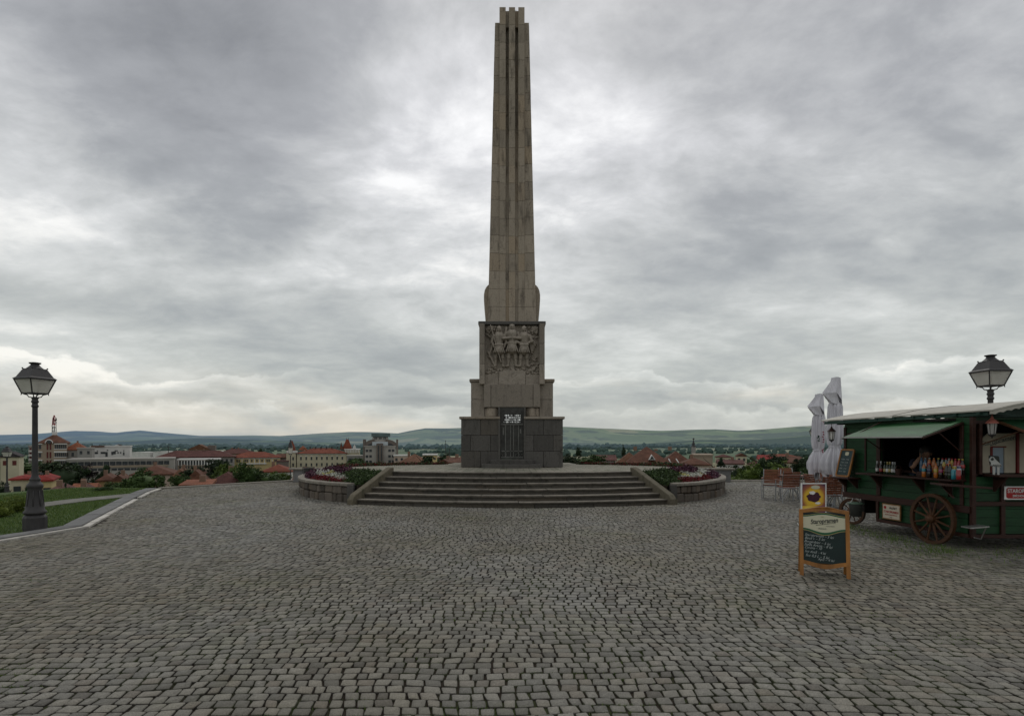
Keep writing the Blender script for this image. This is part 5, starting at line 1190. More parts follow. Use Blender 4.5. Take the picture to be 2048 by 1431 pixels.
def band(zc, f0, f1, mt, nm, y=-.006, x0=-.254, x1=.254):
    mb = MB(); n = 20
    for i in range(n):
        ua, ub = x0+(x1-x0)*i/n, x0+(x1-x0)*(i+1)/n
        mb.prism3([(ua, y, zc+f0(ua)), (ub, y, zc+f0(ub)), (ub, y, zc+f1(ub)), (ua, y, zc+f1(ua))], (0, .002, 0))
    mb.v = [tuple(Mx @ Vector(p)) for p in mb.v]; return mb.build(nm, mt, ab)
bl_ = lambda u: (math.cos(u/.254*math.pi)*.5+.5)
lc = band(0, lambda u: .635-.055*bl_(u), lambda u: .785+.035*bl_(u), M['labelcream'], 'logo_field')
band(0, lambda u: .785+.035*bl_(u), lambda u: .800+.038*bl_(u), M['labelgreen'], 'logo_border', -.0062); band(0, lambda u: .80+.038*bl_(u), lambda u: .806+.038*bl_(u), M['goldline'], 'logo_line', -.0064)
band(0, lambda u: .612-.062*bl_(u), lambda u: .635-.055*bl_(u), M['labelgreen'], 'logo_border', -.0062); band(0, lambda u: .605-.063*bl_(u), lambda u: .612-.062*bl_(u), M['goldline'], 'logo_line', -.0064)
def tB(txt, x, z, size, mt, rot=0, **kw):
    return text_mesh(txt, size, Mx @ frame((x, -.0085, z), (math.cos(rot), 0, math.sin(rot)), (-math.sin(rot), 0, math.cos(rot))), mt, ab, extrude=.001, **kw)
tB('Staropramen', .0, .735, .088, M['ink'], .13, shear=.28, offset=.0016, sx=.72)
mb = MB(); mb.prism3([(-.10, -.0085, .672), (.135, -.0085, .714), (.137, -.0085, .719), (-.095, -.0085, .680)], (0, .002, 0)); mb.prism3([(.124, -.0085, .745), (.130, -.0085, .745), (.136, -.0085, .70)], (0, .002, 0))
mb.v = [tuple(Mx @ Vector(p)) for p in mb.v]; mb.build('underline', M['ink'], ab)
tB('PRAGUE', -.02, .632, .026, M['greyink']); tB('PRAGUE BEERS', .075, .668, .015, M['greyink']); tB('1869', -.02, .79, .02, M['goldline'])
lines = [('Staropramen – 5 lei', .545, .05, -.235), ('Beck’s – 5 lei', .500, .05, -.235), ('Bergenbier – 5 lei', .458, .048, -.242), ('Stella Artois – 8 lei', .415, .05, -.242), ('Corona – 10', .375, .048, -.238), ('Suc doză – 4 lei', .325, .048, -.238), ('Suc 0,5 L – 5 lei', .272, .052, -.230), ('Apă – 4 lei', .225, .048, -.08)]
for i, (tx, z, sz_, x) in enumerate(lines): tB(tx, x, z, sz_*.98, M['chalk'], -.075+.02*math.sin(i*2), shear=.35, align='LEFT', sx=.88+.05*math.sin(i), offset=-.0004)
# framed menu leaning on the wagon
mn = local_thing('menu_board', 'small framed chalk menu leaning on the side shelf of the wagon', 'menu board', tuple(WA(.22, .24, 1.055)), math.atan2(U.y, U.x)); mw, mh = .20, .60
MM = Matrix.Rotation(R(-14), 4, 'X')
def rrect(w_, h_, r_, n=5):
    out = []
    for cx, cz, a0 in ((w_-r_, r_, -90), (w_-r_, h_-r_, 0), (-w_+r_, h_-r_, 90), (-w_+r_, r_, 180)):
        for i in range(n+1): a = R(a0+90*i/n); out.append((cx+r_*math.cos(a), cz+r_*math.sin(a)))
    return out
oo, ii_ = rrect(mw, mh, .05), [(x, z+.035) for x, z in rrect(mw-.035, mh-.07, .03)]
mb = MB(); n = len(oo)
for i in range(n):
    j = (i+1) % n; q = [(oo[i][0], -.012, oo[i][1]), (oo[j][0], -.012, oo[j][1]), (ii_[j][0], -.012, ii_[j][1]), (ii_[i][0], -.012, ii_[i][1])]; mb.prism3(q, (0, .026, 0))
mb.v = [tuple(MM @ Vector(p)) for p in mb.v]; mb.build('frame', M['orangewood'], mn)
mb = MB(); mb.prism3([(x*1.02, .0, z) for x, z in ii_], (0, .008, 0)); mb.v = [tuple(MM @ Vector(p)) for p in mb.v]; mb.build('chalk_panel', mat('blue_slate', (.022,.045,.045), .3, 6, .5, .1, .002), mn)
mb = MB(); mb.prism3([(-.05, -.002, mh-.13), (0, -.002, mh-.145), (.05, -.002, mh-.13), (.052, -.002, mh-.07), (0, -.002, mh-.06), (-.052, -.002, mh-.07)], (0, .002, 0)); mb.v = [tuple(MM @ Vector(p)) for p in mb.v]; mb.build('badge', M['labelcream'], mn)
for i, tx in enumerate(['Cafea – 4 lei', 'Ceai – 3 lei', 'Suc – 5 lei', 'Apă – 4 lei', 'Bere – 5 lei']): text_mesh(tx, .045, MM @ frame((-.13, -.003, mh-.22-.065*i), (1, 0, -.03), (0, 0, 1)), M['chalk'], mn, extrude=.001, shear=.3, align='LEFT', offset=-.0006)
# coffee sign
cs = local_thing('counter_sign', 'silver and black coffee sign with two legs on the front shelf of the wagon', 'sign', (X_(1988, 9.3), 9.28, 1.263), 0)
def C3(pts, y=0, d=.012): mb = MB(); mb.prism3([(x, y, z) for x, z in pts], (0, d, 0)); return mb
C3([(-.075, .15), (.085, .11), (.085, .14), (.07, .28), (.055, .30), (-.09, .31), (-.095, .29), (-.085, .2)], .002).build('dark_panel', M['ink'], cs)
C3([(-.075, .14), (.085, .12), (.095, .16), (.0, .245), (-.03, .285), (-.07, .285), (-.10, .255), (-.10, .22), (-.07, .19)], -.012).build('silver_plate', M['steel'], cs, bevel=.002)
mb = MB(); mb.tube([(-.055, -.014, .25), (-.055, -.016, .25)], .024, 14); mb.build('round_mark', M['ink'], cs)
text_mesh('LAVAZZA', .045, frame((.01, -.0135, .145), (1, 0, -.03), (0, 0, 1)), M['ink'], cs, extrude=.001, sx=.8, offset=.001)
for x in (-.025, .045):
    mb = MB(); mb.prism3([(x-.018, -.01, 0), (x+.018, -.01, 0), (x+.022, -.01, .135), (x-.022, -.01, .135)], (0, .012, 0)); mb.build('leg', M['steel'], cs)
# ice cream poster stand
py_ = 9.4; ps = local_thing('poster_stand', 'ice cream poster on a white framed stand behind the menu board', 'poster stand', (X_(1627, py_), py_, 0), R(4)); pw, ph_ = .205, 1.13
M['posty'] = None
m, t = newmat('poster_print'); v = t.obj(); 
sp2 = t.n('ShaderNodeSeparateXYZ'); t.link(v, sp2.inputs[0]); xx, zz_ = sp2.outputs[0], sp2.outputs[2]
def dist2(cx, cz, kx=1., kz=1.):
    a = t.m('MULTIPLY', t.m('SUBTRACT', xx, cx), kx); b_ = t.m('MULTIPLY', t.m('SUBTRACT', zz_, cz), kz); return t.m('SQRT', t.m('ADD', t.m('MULTIPLY', a, a), t.m('MULTIPLY', b_, b_)))
d1 = dist2(0, .88); d2 = dist2(-.10, .62, 1, .7)
nz_ = t.noise(v, 9, 4, .6)
c1_ = t.ramp(t.m('ADD', d1, t.m('MULTIPLY', nz_, .05)), [(.02, (.75,.55,.03)), (.17, (.62,.38,.03)), (.22, (.30,.10,.04)), (.30, (.07,.025,.07))])
c2_ = t.ramp(t.m('ADD', d2, t.m('MULTIPLY', nz_, .05)), [(.02, (.85,.70,.10)), (.14, (.65,.42,.05)), (.24, (.26,.09,.10)), (.34, (.10,.03,.10))])
cc = t.mix(t.mapr(zz_, .745, .75), c2_, c1_); t.out(cc, .35, None, 0, .4); M['posty'] = m
mb = MB(); mb.box((0, 0, .74), (2*pw-.02, .010, .72)); mb.build('poster', M['posty'], ps)
mb = MB()
for s in (-1, 1): mb.box((s*pw, 0, .58), (.016, .022, 1.08)); mb.tube([(s*pw*.9, .012, 1.05), (s*pw*.9, .10, .0)], .008, 6)
mb.box((0, 0, 1.11), (2*pw, .022, .016)); mb.box((0, 0, .375), (2*pw, .022, .016)); mb.build('frame', M['white'], ps)
M['berry'] = mat('berry_print', (.05,.012,.025), .4, 25, .4, 0); 
def disc(cx, cz, rx, rz, y, mt, nm, wob=0., n=28):
    mb = MB(); mb.prism3([(cx+rx*(1+wob*math.sin(5*a)+wob*.6*math.sin(9*a+1))*math.cos(a), y, cz+rz*(1+wob*math.sin(5*a+2))*math.sin(a)) for a in [2*math.pi*i/n for i in range(n)]], (0, .0015, 0)); return mb.build(nm, mt, ps)
disc(0, .885, .115, .075, -.008, M['berry'], 'fruit_print', .10); disc(.045, .935, .045, .035, -.0085, M['berry'], 'fruit_print', .1); disc(-.025, .96, .05, .028, -.0095, M['white'], 'cream_print', .12); disc(.03, 1.05, .075, .032, -.0085, mat('badge_print', (.45,.45,.34), .1, 8, .5, 0), 'badge', .03); disc(.07, .79, .045, .018, -.0085, M['white'], 'berry_print', .12)
disc(-.10, .67, .035, .04, -.0085, M['berry'], 'scoop_print', .02); disc(-.10, .61, .03, .035, -.0084, mat('cup_print', (.50,.33,.08), .1, 8, .5, 0), 'cup_print', .02)
mb = MB()
for i in range(4): mb.box((.10, -.007, .70-.035*i), (.12-.02*(i % 2), .002, .006))
mb.build('printed_lines', M['goldline'], ps)

# ---------------------------------------------------------------- cafe chairs and tables
M['slat'] = paint('slat_wood', (.19,.060,.025), .45, .15); M['alu'] = mat('aluminium', (.32,.33,.34), .15, 9, .4, .05, .002, metal=.7)
def chair(label, loc, rz):
    o = local_thing('garden_chair', label, 'chair', loc, rz, 'slatted chairs around the cafe tables')     # faces local -Y
    mb = MB()
    for i in range(7): mb.box((0, -.21+.065*i, .455-.006*i), (.46, .052, .018))
    mb.build('seat', M['slat'], o, bevel=.003)
    mb = MB()
    for i in range(9): z = .50+.048*i; mb.box((0, .225+.24*(z-.45), z), (.47, .016, .040), M=Matrix.Rotation(R(-14), 3, 'X'))
    mb.build('backrest', M['slat'], o, bevel=.003)
    for s in (-1, 1):
        mb = MB(); mb.tube([(s*.26, -.24, 0), (s*.25, -.23, .64)], .014, 8); mb.build('leg', M['alu'], o)
        mb = MB(); mb.tube([(s*.25, .30, 0), (s*.245, .22, .45), (s*.245, .33, .92)], .013, 8); mb.build('leg', M['alu'], o)
        mb = MB(); mb.box((s*.262, -.0, .655), (.045, .50, .020)); mb.build('armrest', M['slat'], o, bevel=.003)
    mb = MB(); mb.tube([(-.25, -.22, .43), (.25, -.22, .43)], .012, 6); mb.tube([(-.25, .20, .43), (.25, .20, .43)], .012, 6)
    for s in (-1, 1): mb.tube([(s*.25, -.22, .43), (s*.25, .21, .42)], .012, 6)
    mb.build('seat_frame', M['alu'], o); return o
def table(label, loc, rz=0):
    o = local_thing('cafe_table', label, 'table', loc, rz, 'round slatted cafe tables'); mb = MB(); r = .42
    for i in range(13):
        y = -r+.033+i*.0645; h = math.sqrt(max(.01, r*r-y*y)); mb.box((0, y, .735), (2*h, .058, .020))
    mb.build('tabletop', M['slat'], o, bevel=.003)
    mb = MB(); mb.tube([(math.cos(a)*.39, math.sin(a)*.39, .715) for a in [2*math.pi*i/24 for i in range(25)]], .012, 6); mb.build('rim', M['alu'], o)
    for k_ in range(6):
        a = k_*math.pi/3; mb = MB(); mb.tube([(math.cos(a)*.30, math.sin(a)*.30, 0), (math.cos(a)*.06, math.sin(a)*.06, .36), (math.cos(a+.5)*.25, math.sin(a+.5)*.25, .71)], .013, 6); mb.build('leg', M['alu'], o)
    return o
gp_ = lambda px, D: (X_(px, D), D, 0)
T1 = (X_(1583, 18.0), 18.0, 0); T2 = (X_(1672, 15.6), 15.6, 0)
table('slatted cafe table nearest the flower planter', T1, .3)
t2_ = dup([o for o in COL.objects if o.name == 'cafe_table'][0], T2, .7, 'slatted cafe table beside the near white parasol')
c0 = chair('slatted chair at the left of the far table, turned towards the camera', gp_(1543, 17.9), R(-28))
for lb, loc, rz in [('slatted chair with its back to the camera at the far table', gp_(1575, 17.05), 176), ('slatted chair at the right of the far table, facing left', gp_(1620, 17.8), -80),
    ('slatted chair on the far side of the far table', gp_(1582, 18.9), 8), ('chair with tilted seat further right behind the far table', gp_(1642, 18.6), -60), ('slatted chair behind the ice cream poster', gp_(1640, 15.7), 95),
    ('slatted chair between the poster and the near parasol', gp_(1655, 14.75), 172), ('slatted chair on the far side of the near table', gp_(1668, 16.6), 5), ('slatted chair tucked by the left end of the wagon', gp_(1687, 14.9), 200)]:
    dup(c0, loc, R(rz), lb)
# ---------------------------------------------------------------- folded parasols
M['canvas'] = None
m, t = newmat('parasol_canvas'); v = t.obj(); n = t.noise(t.scalev(v, (2, 2, .6)), 4, 6, .6)
t.out(t.mix(t.mapr(n, .3, .7), (.52,.51,.545), (.72,.71,.745)), .85, t.bump(t.noise(t.scalev(v, (6, 6, .6)), 3, 5, .6), .8, .03), 0, .2, **{'Subsurface Weight': .0}); M['canvas'] = m
def parasol(label, loc, top, bot, seed, lean, wd=1.):
    o = local_thing('parasol', label, 'parasol', loc, 0, 'closed white parasols beside the wagon')
    mb = MB(); mb.tube([(0, 0, 0), (0, 0, top-.08)], .026, 10); mb.build('pole', M['alu'], o)
    mb = MB(); mb.box((0, 0, .035), (.6, .6, .07)); mb.box((0, 0, .10), (.16, .16, .08)); mb.build('base', M['kerb'], o, bevel=.01)
    H = top-bot; nz, na_ = 60, 110; rg = random.Random(seed); ph_ = [rg.uniform(0, 6.28) for _ in range(6)]
    # radius against height from the bottom hem to the tie and up to the hood
    rz_ = [(0, .17), (.05, .24), (.12, .26), (.20, .21), (.27, .135), (.29, .12), (.31, .145), (.40, .17), (.60, .155), (.70, .14), (.725, .12)]
    vs = []
    for i in range(nz+1):
        u = i/nz*.74; z = bot+u*H; r0 = np.interp(u, [a for a, b_ in rz_], [b_ for a, b_ in rz_])*wd
        for k_ in range(na_):
            a = 2*math.pi*k_/na_; amp = .42 if u > .29 else .38*(1-.4*abs(u-.15)/.15)
            f = 1+amp*.55*math.sin(4*a+ph_[0]+u*1.0)*(.6+.4*math.sin(3*a+ph_[1]))+.22*(1-2*abs(math.sin(5*a+ph_[2]+u*.8)))+.10*(1-2*abs(math.sin(9*a+ph_[3]-u*1.5)))
            if .265 < u < .30: f = 1+(f-1)*.35
            dz = -.10*H*max(0, math.sin(3*a+ph_[4]))*max(0, 1-u/.12)
            vs.append((r0*f*math.cos(a)+lean*.06*(u-.2), r0*f*math.sin(a)*.85, z+dz+.01*math.sin(9*a+ph_[5])))
    fs = [(i*na_+k_, i*na_+(k_+1) % na_, (i+1)*na_+(k_+1) % na_, (i+1)*na_+k_) for i in range(nz) for k_ in range(na_)]
    mb = MB(); mb.add(vs, fs); cn = mb.build('canopy', M['canvas'], o, True)
    # hood: the vent flap hanging to one side over the folded ribs
    mb = MB(); L = lambda u: bot+u*H; ln_ = lean
    def sheet(P0, P1, P2, P3, n=8, bulge=.04):
        vs = []; 
        for i in range(n+1):
            for j in range(n+1):
                a, b_ = i/n, j/n; p = (Vector(P0)*(1-a)+Vector(P1)*a)*(1-b_)+(Vector(P3)*(1-a)+Vector(P2)*a)*b_
                nrm = (Vector(P1)-Vector(P0)).cross(Vector(P3)-Vector(P0)).normalized(); vs.append(p+nrm*bulge*.45*math.sin(math.pi*a)*math.sin(math.pi*b_)*math.sin(4*b_+seed)+nrm*.003*math.sin(14*b_+3*a))
        mb.add(vs, [(i*(n+1)+j, (i+1)*(n+1)+j, (i+1)*(n+1)+j+1, i*(n+1)+j+1) for i in range(n) for j in range(n)])
    T = (.0, 0, top); w_ = wd
    apexL, apexR = (-.05*w_, -.05, top-.01), (.13*w_, -.04, top-.015)
    tipL, midF, tipR = (-.30*w_, -.03, L(.83)), (-.04*w_, -.17, L(.84)), (.17*w_, -.03, L(.72))
    sheet(apexL, tipL, midF, (.04*w_, -.08, top)); sheet((.04*w_, -.08, top), midF, (.10*w_, -.15, L(.76)), apexR); sheet(apexR, (.10*w_, -.15, L(.76)), tipR, (.14*w_, .04, top-.02))
    sheet(apexL, (-.26*w_, .10, L(.84)), tipL, apexL, bulge=.01); sheet((-.04*w_, .08, top-.01), (-.05*w_, .18, L(.80)), (-.28*w_, .03, L(.84)), apexL); sheet((.13*w_, .04, top-.02), tipR, (.0, .17, L(.76)), (-.03*w_, .08, top-.01))
    sheet(tipL, (-.10*w_, -.10, L(.73)), (.06*w_, -.13, L(.72)), midF, bulge=.02); sheet(tipL, (-.26*w_, .05, L(.82)), (-.08*w_, .08, L(.73)), (-.10*w_, -.10, L(.73)))
    sheet(apexL, (.04*w_, -.08, top), apexR, (-.04*w_, .08, top-.01), 4, .01)
    mb.build('vent_hood', M['canvas'], o, True)
    mb = MB(); zt = bot+.283*H; mb.tube([(.135*wd*math.cos(a), .115*wd*math.sin(a), zt+.01*math.sin(a)) for a in [2*math.pi*i/20 for i in range(21)]], .009, 6); mb.build('tie_strap', M['canvas'], o)
    return o
D1, D2 = 16.3, 14.6
p1 = parasol('closed white parasol with printed marks, the further and lower one', (X_(1636, D1), D1, 0), Z_(787, D1), Z_(944, D1), 3, 1, 1.0)
p2 = parasol('closed white parasol right beside the wagon, the nearer and taller one', (X_(1669, D2), D2, 0), Z_(754, D2), Z_(948, D2), 8, 1, 1.02)
M['mkg'] = mat('print_green', (.012,.05,.03), .2, 9, .8, 0); M['mkr'] = mat('print_red', (.25,.04,.06), .2, 9, .8, 0)
def marks(par, x, z, col, items):
    for (dx, dz, w_, h_, rt) in items: mb = MB(); mb.box((x+dx, -.175, z+dz), (w_, .006, h_), M=Matrix.Rotation(rt, 3, 'Y')); mb.build('printed_mark', col, par)
zc = Z_(876, D1); marks(p1, -.075, zc, M['mkg'], [(0, .06, .05, .03, .5), (.01, .0, .02, .10, -.2), (0, -.07, .06, .03, .4), (-.02, .03, .02, .08, .5)])
zc = Z_(872, D1); marks(p1, .055, zc, M['mkr'], [(0, .12, .04, .03, .4), (.01, .05, .03, .05, -.3), (-.01, -.02, .045, .03, .5), (.01, -.09, .03, .05, .2), (0, -.16, .04, .025, -.3), (.0, .40, .03, .02, 0), (.005, .36, .03, .012, 0)])
marks(p1, .03, Z_(900, D1), M['mkr'], [(0, 0, .05, .03, .7), (.01, -.05, .04, .03, .2), (.03, .03, .02, .04, 1)])
for o in (p1, p2): o.location.z = 0
# ---------------------------------------------------------------- trees
def crown_mesh(name, seed, mt, rx, rz, nclump, per, leaf, shape='round', core=.62):
    rng = np.random.RandomState(seed); cs = []
    while len(cs) < nclump:
        p = rng.uniform(-1, 1, 3)
        if shape == 'round' and np.hypot(np.hypot(p[0], p[1]), p[2]) < 1 and np.linalg.norm(p) > .45: cs.append(p)
        if shape == 'cone' and np.hypot(p[0], p[1]) < (1-p[2])/2*.95+.06 and np.hypot(p[0], p[1]) > (1-p[2])/2*.45: cs.append(p)
        if shape == 'column' and np.hypot(p[0], p[1]) < .8*(1-max(0, p[2])**2*.7): cs.append(p)
    cs = np.array(cs); cs *= 1+rng.normal(0, .10, (len(cs), 1)); sz = rng.uniform(.14, .34, len(cs))
    n = nclump*per; i = np.repeat(np.arange(nclump), per); d = rng.normal(0, 1, (n, 3)); d /= np.linalg.norm(d, axis=1)[:, None]
    p = cs[i]+d*sz[i][:, None]*rng.uniform(.35, 1.05, (n, 1)); p *= np.array([rx, rx, rz])
    a = rng.normal(0, 1, (n, 3)); a /= np.linalg.norm(a, axis=1)[:, None]; b = np.cross(a, rng.normal(0, 1, (n, 3))); b /= np.linalg.norm(b, axis=1)[:, None]
    s = leaf*rng.uniform(.6, 1.4, n)[:, None]; a *= s*.5; b *= s*.32
    V = np.stack([p-a, p+b, p+a, p-b], 1).reshape(-1, 3)
    bad = V[:, 2] < -rz*1.05; V[bad, 2] = -rz*1.05
    Q = np.arange(4*n).reshape(-1, 4)
    if core:
        mb = MB(); mb.ball((0, 0, -.03*rz), (rx*core, rx*core, rz*core) if shape != 'cone' else (rx*.38, rx*.38, rz*.8), 12, 9, .12); 
        cv = np.array(mb.v)*1.0; tri = []
        for f in mb.f: tri.append(tuple(x+len(V) for x in (f if len(f) == 4 else (f[0], f[1], f[2], f[2]))))
        V = np.vstack([V, cv]); tri4 = [q for q in tri if q[2] != q[3]]; Q = np.vstack([Q, np.array(tri4)])
    me = np_mesh(name, V, Q, mt); return me
def trunk_mesh(h, r, seed, limbs=6, rx=1.):
    rg = random.Random(seed); mb = MB(); mb.tube([(0, 0, -.5), (rg.uniform(-.05, .05)*h, 0, h*.4), (rg.uniform(-.06, .06)*h, rg.uniform(-.04, .04)*h, h)], [r, r*.75, r*.3], 8)
    for i in range(limbs):
        a = rg.uniform(0, 6.28); z = h*rg.uniform(.35, .75); L = rx*rg.uniform(.5, .8); mb.tube([(0, 0, z), (math.cos(a)*L*.5, math.sin(a)*L*.5, z+L*.45), (math.cos(a)*L, math.sin(a)*L, z+L*.7)], [r*.45, r*.25, r*.08], 5)
    return mb.mesh('trunk', M['bark'])
TM = {}
def tree(kind, label, px, ytop, ybot, D, wpx, mt='leaf_dark', shape='round', group='trees in the town below', name='tree', cat='tree', squash=1.):
    x = X_(px, D); zt, zb = Z_(ytop, D), Z_(ybot, D); g_ = tz(x, D); rx = wpx/2*D/F*1.15; rz = max(.3, (zt-zb)/2)*1.06
    key = (mt, shape, round(rx*2)/2 if False else kind)
    if key not in TM: TM[key] = (crown_mesh('crown', kind*7+3, M[mt], 1., 1., 46 if D < 130 else 34, 85 if D < 130 else 60, .13 if D < 130 else .17, shape), trunk_mesh(1., .05, kind+5, 6, .8))
    o = thing(name, label, cat, (x, D, g_), group)
    c = bpy.data.objects.new('crown', TM[key][0]); COL.objects.link(c); c.parent = o; c.location = (0, 0, (zt+zb)/2-g_); c.scale = (rx, rx*squash, rz); c.rotation_euler = (0, 0, (px*.37) % 6.28)
    t_ = bpy.data.objects.new('trunk', TM[key][1]); COL.objects.link(t_); t_.parent = o; hh = (zt+zb)/2-g_; t_.scale = (hh*.9, hh*.9, max(.5, hh)) if hh < 8 else (6, 6, hh)
    return o
T = [ # kind,label,px,ytop,ybot,D,width,mat,shape
 (1, 'large dark tree between the tall lamp and the round tree', 128, 925, 985, 95, 74, 'leaf_dark', 'round'), (2, 'dark round tree standing at the end of the kerb', 283, 940, 992, 42, 66, 'leaf_mid', 'round'),
 (3, 'broad yellow-green tree behind the tall lamp', 72, 924, 946, 175, 84, 'leaf_mid', 'round'), (4, 'dark green tree left of the tall lamp', 28, 917, 950, 190, 44, 'leaf_dark', 'round'),
 (5, 'narrow dark cypress shrub on the slope right of the tall lamp', 132, 968, 1006, 24, 15, 'leaf_dark', 'column'), (6, 'narrow dark cypress shrub just left of the tall lamp', 52, 976, 1012, 22, 16, 'leaf_dark', 'column'),
 (7, 'round bright green tree, left one of the pair by the planter', 455, 928, 972, 60, 48, 'leaf_light', 'round'), (8, 'round green tree, right one of the pair by the planter', 497, 927, 972, 56, 46, 'leaf_mid', 'round'),
 (9, 'dark green tree behind the pair of round trees', 438, 920, 955, 95, 46, 'leaf_dark', 'round'), (10, 'dark tree among the roofs left of the pair of round trees', 392, 934, 965, 90, 44, 'leaf_dark', 'round'),
 (11, 'small dark tree in front of brown roofs below the theatre gable', 362, 950, 975, 62, 36, 'leaf_mid', 'round'), (12, 'tree in front of the low modern block', 212, 925, 962, 130, 26, 'leaf_dark', 'cone'),
 (13, 'reddish dark tree in front of the low modern block', 172, 930, 955, 150, 30, 'leaf_red', 'round'), (14, 'low green tree right of the pair of round trees', 535, 946, 972, 60, 60, 'leaf_mid', 'round'), (15, 'small green tree under the red roofed house', 560, 944, 972, 75, 40, 'leaf_light', 'round'),
 (16, 'small round tree beside the twin grey office block', 712, 915, 936, 220, 26, 'leaf_mid', 'round'), (17, 'dark round tree between the brown pyramid roof and yellow block', 855, 910, 930, 150, 20, 'leaf_dark', 'round'), (18, 'dark tree left of the obelisk base', 893, 906, 930, 170, 28, 'leaf_dark', 'round'),
 (19, 'dark tree just right of the obelisk base', 1143, 910, 935, 110, 40, 'leaf_dark', 'round'), (20, 'broad dark green tree right of the obelisk base', 1180, 911, 935, 105, 56, 'leaf_mid', 'round'),
 (21, 'bright green bush behind the plaza edge right of the low wall', 1503, 927, 968, 36, 42, 'leaf_light', 'round'), (22, 'dark shrub between the low wall and bright green bush', 1478, 928, 972, 38, 46, 'leaf_dark', 'round'),
 (23, 'dark spruce tree rising behind the chairs', 1524, 908, 962, 48, 40, 'leaf_dark', 'cone'), (24, 'bright green bush behind the chairs', 1556, 925, 956, 34, 40, 'leaf_light', 'round'), (25, 'big dark round tree behind the chairs', 1552, 911, 945, 70, 46, 'leaf_dark', 'round'),
 (26, 'dark tree left of the far parasol', 1605, 918, 950, 48, 40, 'leaf_dark', 'round'), (27, 'low green shrub under the parasols', 1617, 940, 968, 32, 50, 'leaf_mid', 'round'), (28, 'low bright hedge bush on the slope right of the wall', 1470, 948, 972, 33, 40, 'leaf_light', 'round'),
 (29, 'slim poplar like tree right of the obelisk', 1157, 894, 914, 420, 12, 'leaf_dark', 'column'), (30, 'slim tall tree left of the big hip roof', 1247, 890, 912, 420, 8, 'leaf_dark', 'column'), (31, 'dark tree at the far left edge', 2, 966, 1004, 60, 24, 'leaf_dark', 'round'),
 (32, 'small conifer between the yellow and cream palaces', 521, 894, 910, 330, 9, 'leaf_dark', 'cone'), (33, 'round bushy tree on the slope beside the dark round tree', 232, 964, 984, 48, 40, 'leaf_mid', 'round'), (34, 'small spruce beside the tan block', 1442, 914, 932, 120, 15, 'leaf_dark', 'cone'),
 (35, 'dark tree right of the ochre villa', 1405, 902, 925, 260, 18, 'leaf_dark', 'round'), (36, 'small blue-green conifer further right', 1527, 901, 914, 380, 9, 'leaf_blue', 'cone')]
for k_ in T: tree(k_[0], k_[1], *k_[2:7], mt=k_[7], shape=k_[8])
# sparse generic trees between the roofs
rg = random.Random(12); G1, G2 = 'round trees between the roofs', 'trees far off in the valley'
for i in range(46):
    D = rg.choice((110, 150, 190, 250, 320, 420)); px = rg.uniform(-200, 2250)
    if px < 900 and D > 200: px = rg.uniform(1120, 1700)
    if 1260 < px < 1400 and D < 150: continue
    x = X_(px, D); h = rg.uniform(6, 9); g_ = tz(x, D); w_ = rg.uniform(4, 7.5)
    tree(40+i % 6, 'dark rounded tree among the red roofs right of the obelisk' if px > 1024 else 'dark rounded tree among the red roofs left of the obelisk', px, HZ-(g_+h-EYE)*F/D, HZ-(g_+1.2-EYE)*F/D, D, w_*F/D, mt=('leaf_dark', 'leaf_mid', 'leaf_dark', 'leaf_dark', 'leaf_mid', 'leaf_dark')[i % 6], group=G1+(' on the right' if px > 1024 else ' on the left'))
# garden shrubs by the lamp
def shrub(label, px, ytop, ybot, D, wpx, mt, seed, name='shrub'):
    x = X_(px, D); o = thing(name, label, 'shrub', (x, D, 0), None); rz = (Z_(ytop, D)-Z_(ybot, D))/2; me = crown_mesh('foliage', seed, M[mt], 1, 1, 60, 110, .085, 'round', .55)
    c = bpy.data.objects.new('foliage', me); COL.objects.link(c); c.parent = o; c.location = (0, 0, rz*.9); c.scale = (wpx/2*D/F, wpx/2*D/F*.8, rz)
    mb = MB(); mb.tube([(x, D, -.1), (x, D, rz)], .03, 6); mb.build('stem', M['bark'], o)
M['leaf_gold'] = leafmat('leaf_gold', (.055,.085,.010), (.20,.25,.035))
shrub('yellow-green juniper shrub on the lawn left of the tall lamp', 30, 1003, 1036, 14.6, 60, 'leaf_gold', 3); shrub('lower yellow-green juniper at the left edge of the lawn', 0, 1010, 1042, 13.6, 50, 'leaf_gold', 4)
shrub('tiny green shrub at the foot of the far lawn', 205, 990, 998, 21, 40, 'leaf_mid', 6)

# distant woods: read as one mass
def blobs(name, pts, mt, label, seed, rr_=(4, 9), hr=.75):
    rng = np.random.RandomState(seed); base = MB(); base.ball((0, 0, 0), (1, 1, 1), 7, 5); bv = np.array(base.v); bq = np.array([f if len(f) == 4 else (f[0], f[1], f[2], f[2]) for f in base.f]); bq4 = bq[bq[:, 2] != bq[:, 3]]
    cap_ = np.array([(f[0], f[1], f[2]) for f in base.f if len(f) == 3])
    V, Q, Tr = [], [], []
    for i, p in enumerate(pts):
        r = rng.uniform(*rr_); v_ = bv*(1+rng.normal(0, .16, bv.shape))*np.array([r, r, r*hr*rng.uniform(.8, 1.5)])+np.array(p)+np.array([0, 0, r*hr*.5]); V.append(v_); Q.append(bq4+i*len(bv)); Tr.append(cap_+i*len(bv))
    V = np.vstack(V); Q = np.vstack(Q); T3 = np.vstack(Tr); T3 = np.hstack([T3, T3[:, 2:3]])
    me = bpy.data.meshes.new(name); me.from_pydata(V.tolist(), [], [tuple(q) for q in Q.tolist()]+[tuple(q[:3]) for q in T3.tolist()]); me.materials.append(mt); me.update()
    return tag(link(name, me), label, 'woods', kind='stuff')
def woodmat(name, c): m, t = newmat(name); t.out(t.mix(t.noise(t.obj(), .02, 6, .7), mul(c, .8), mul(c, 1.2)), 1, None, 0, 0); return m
rng = np.random.RandomState(3)
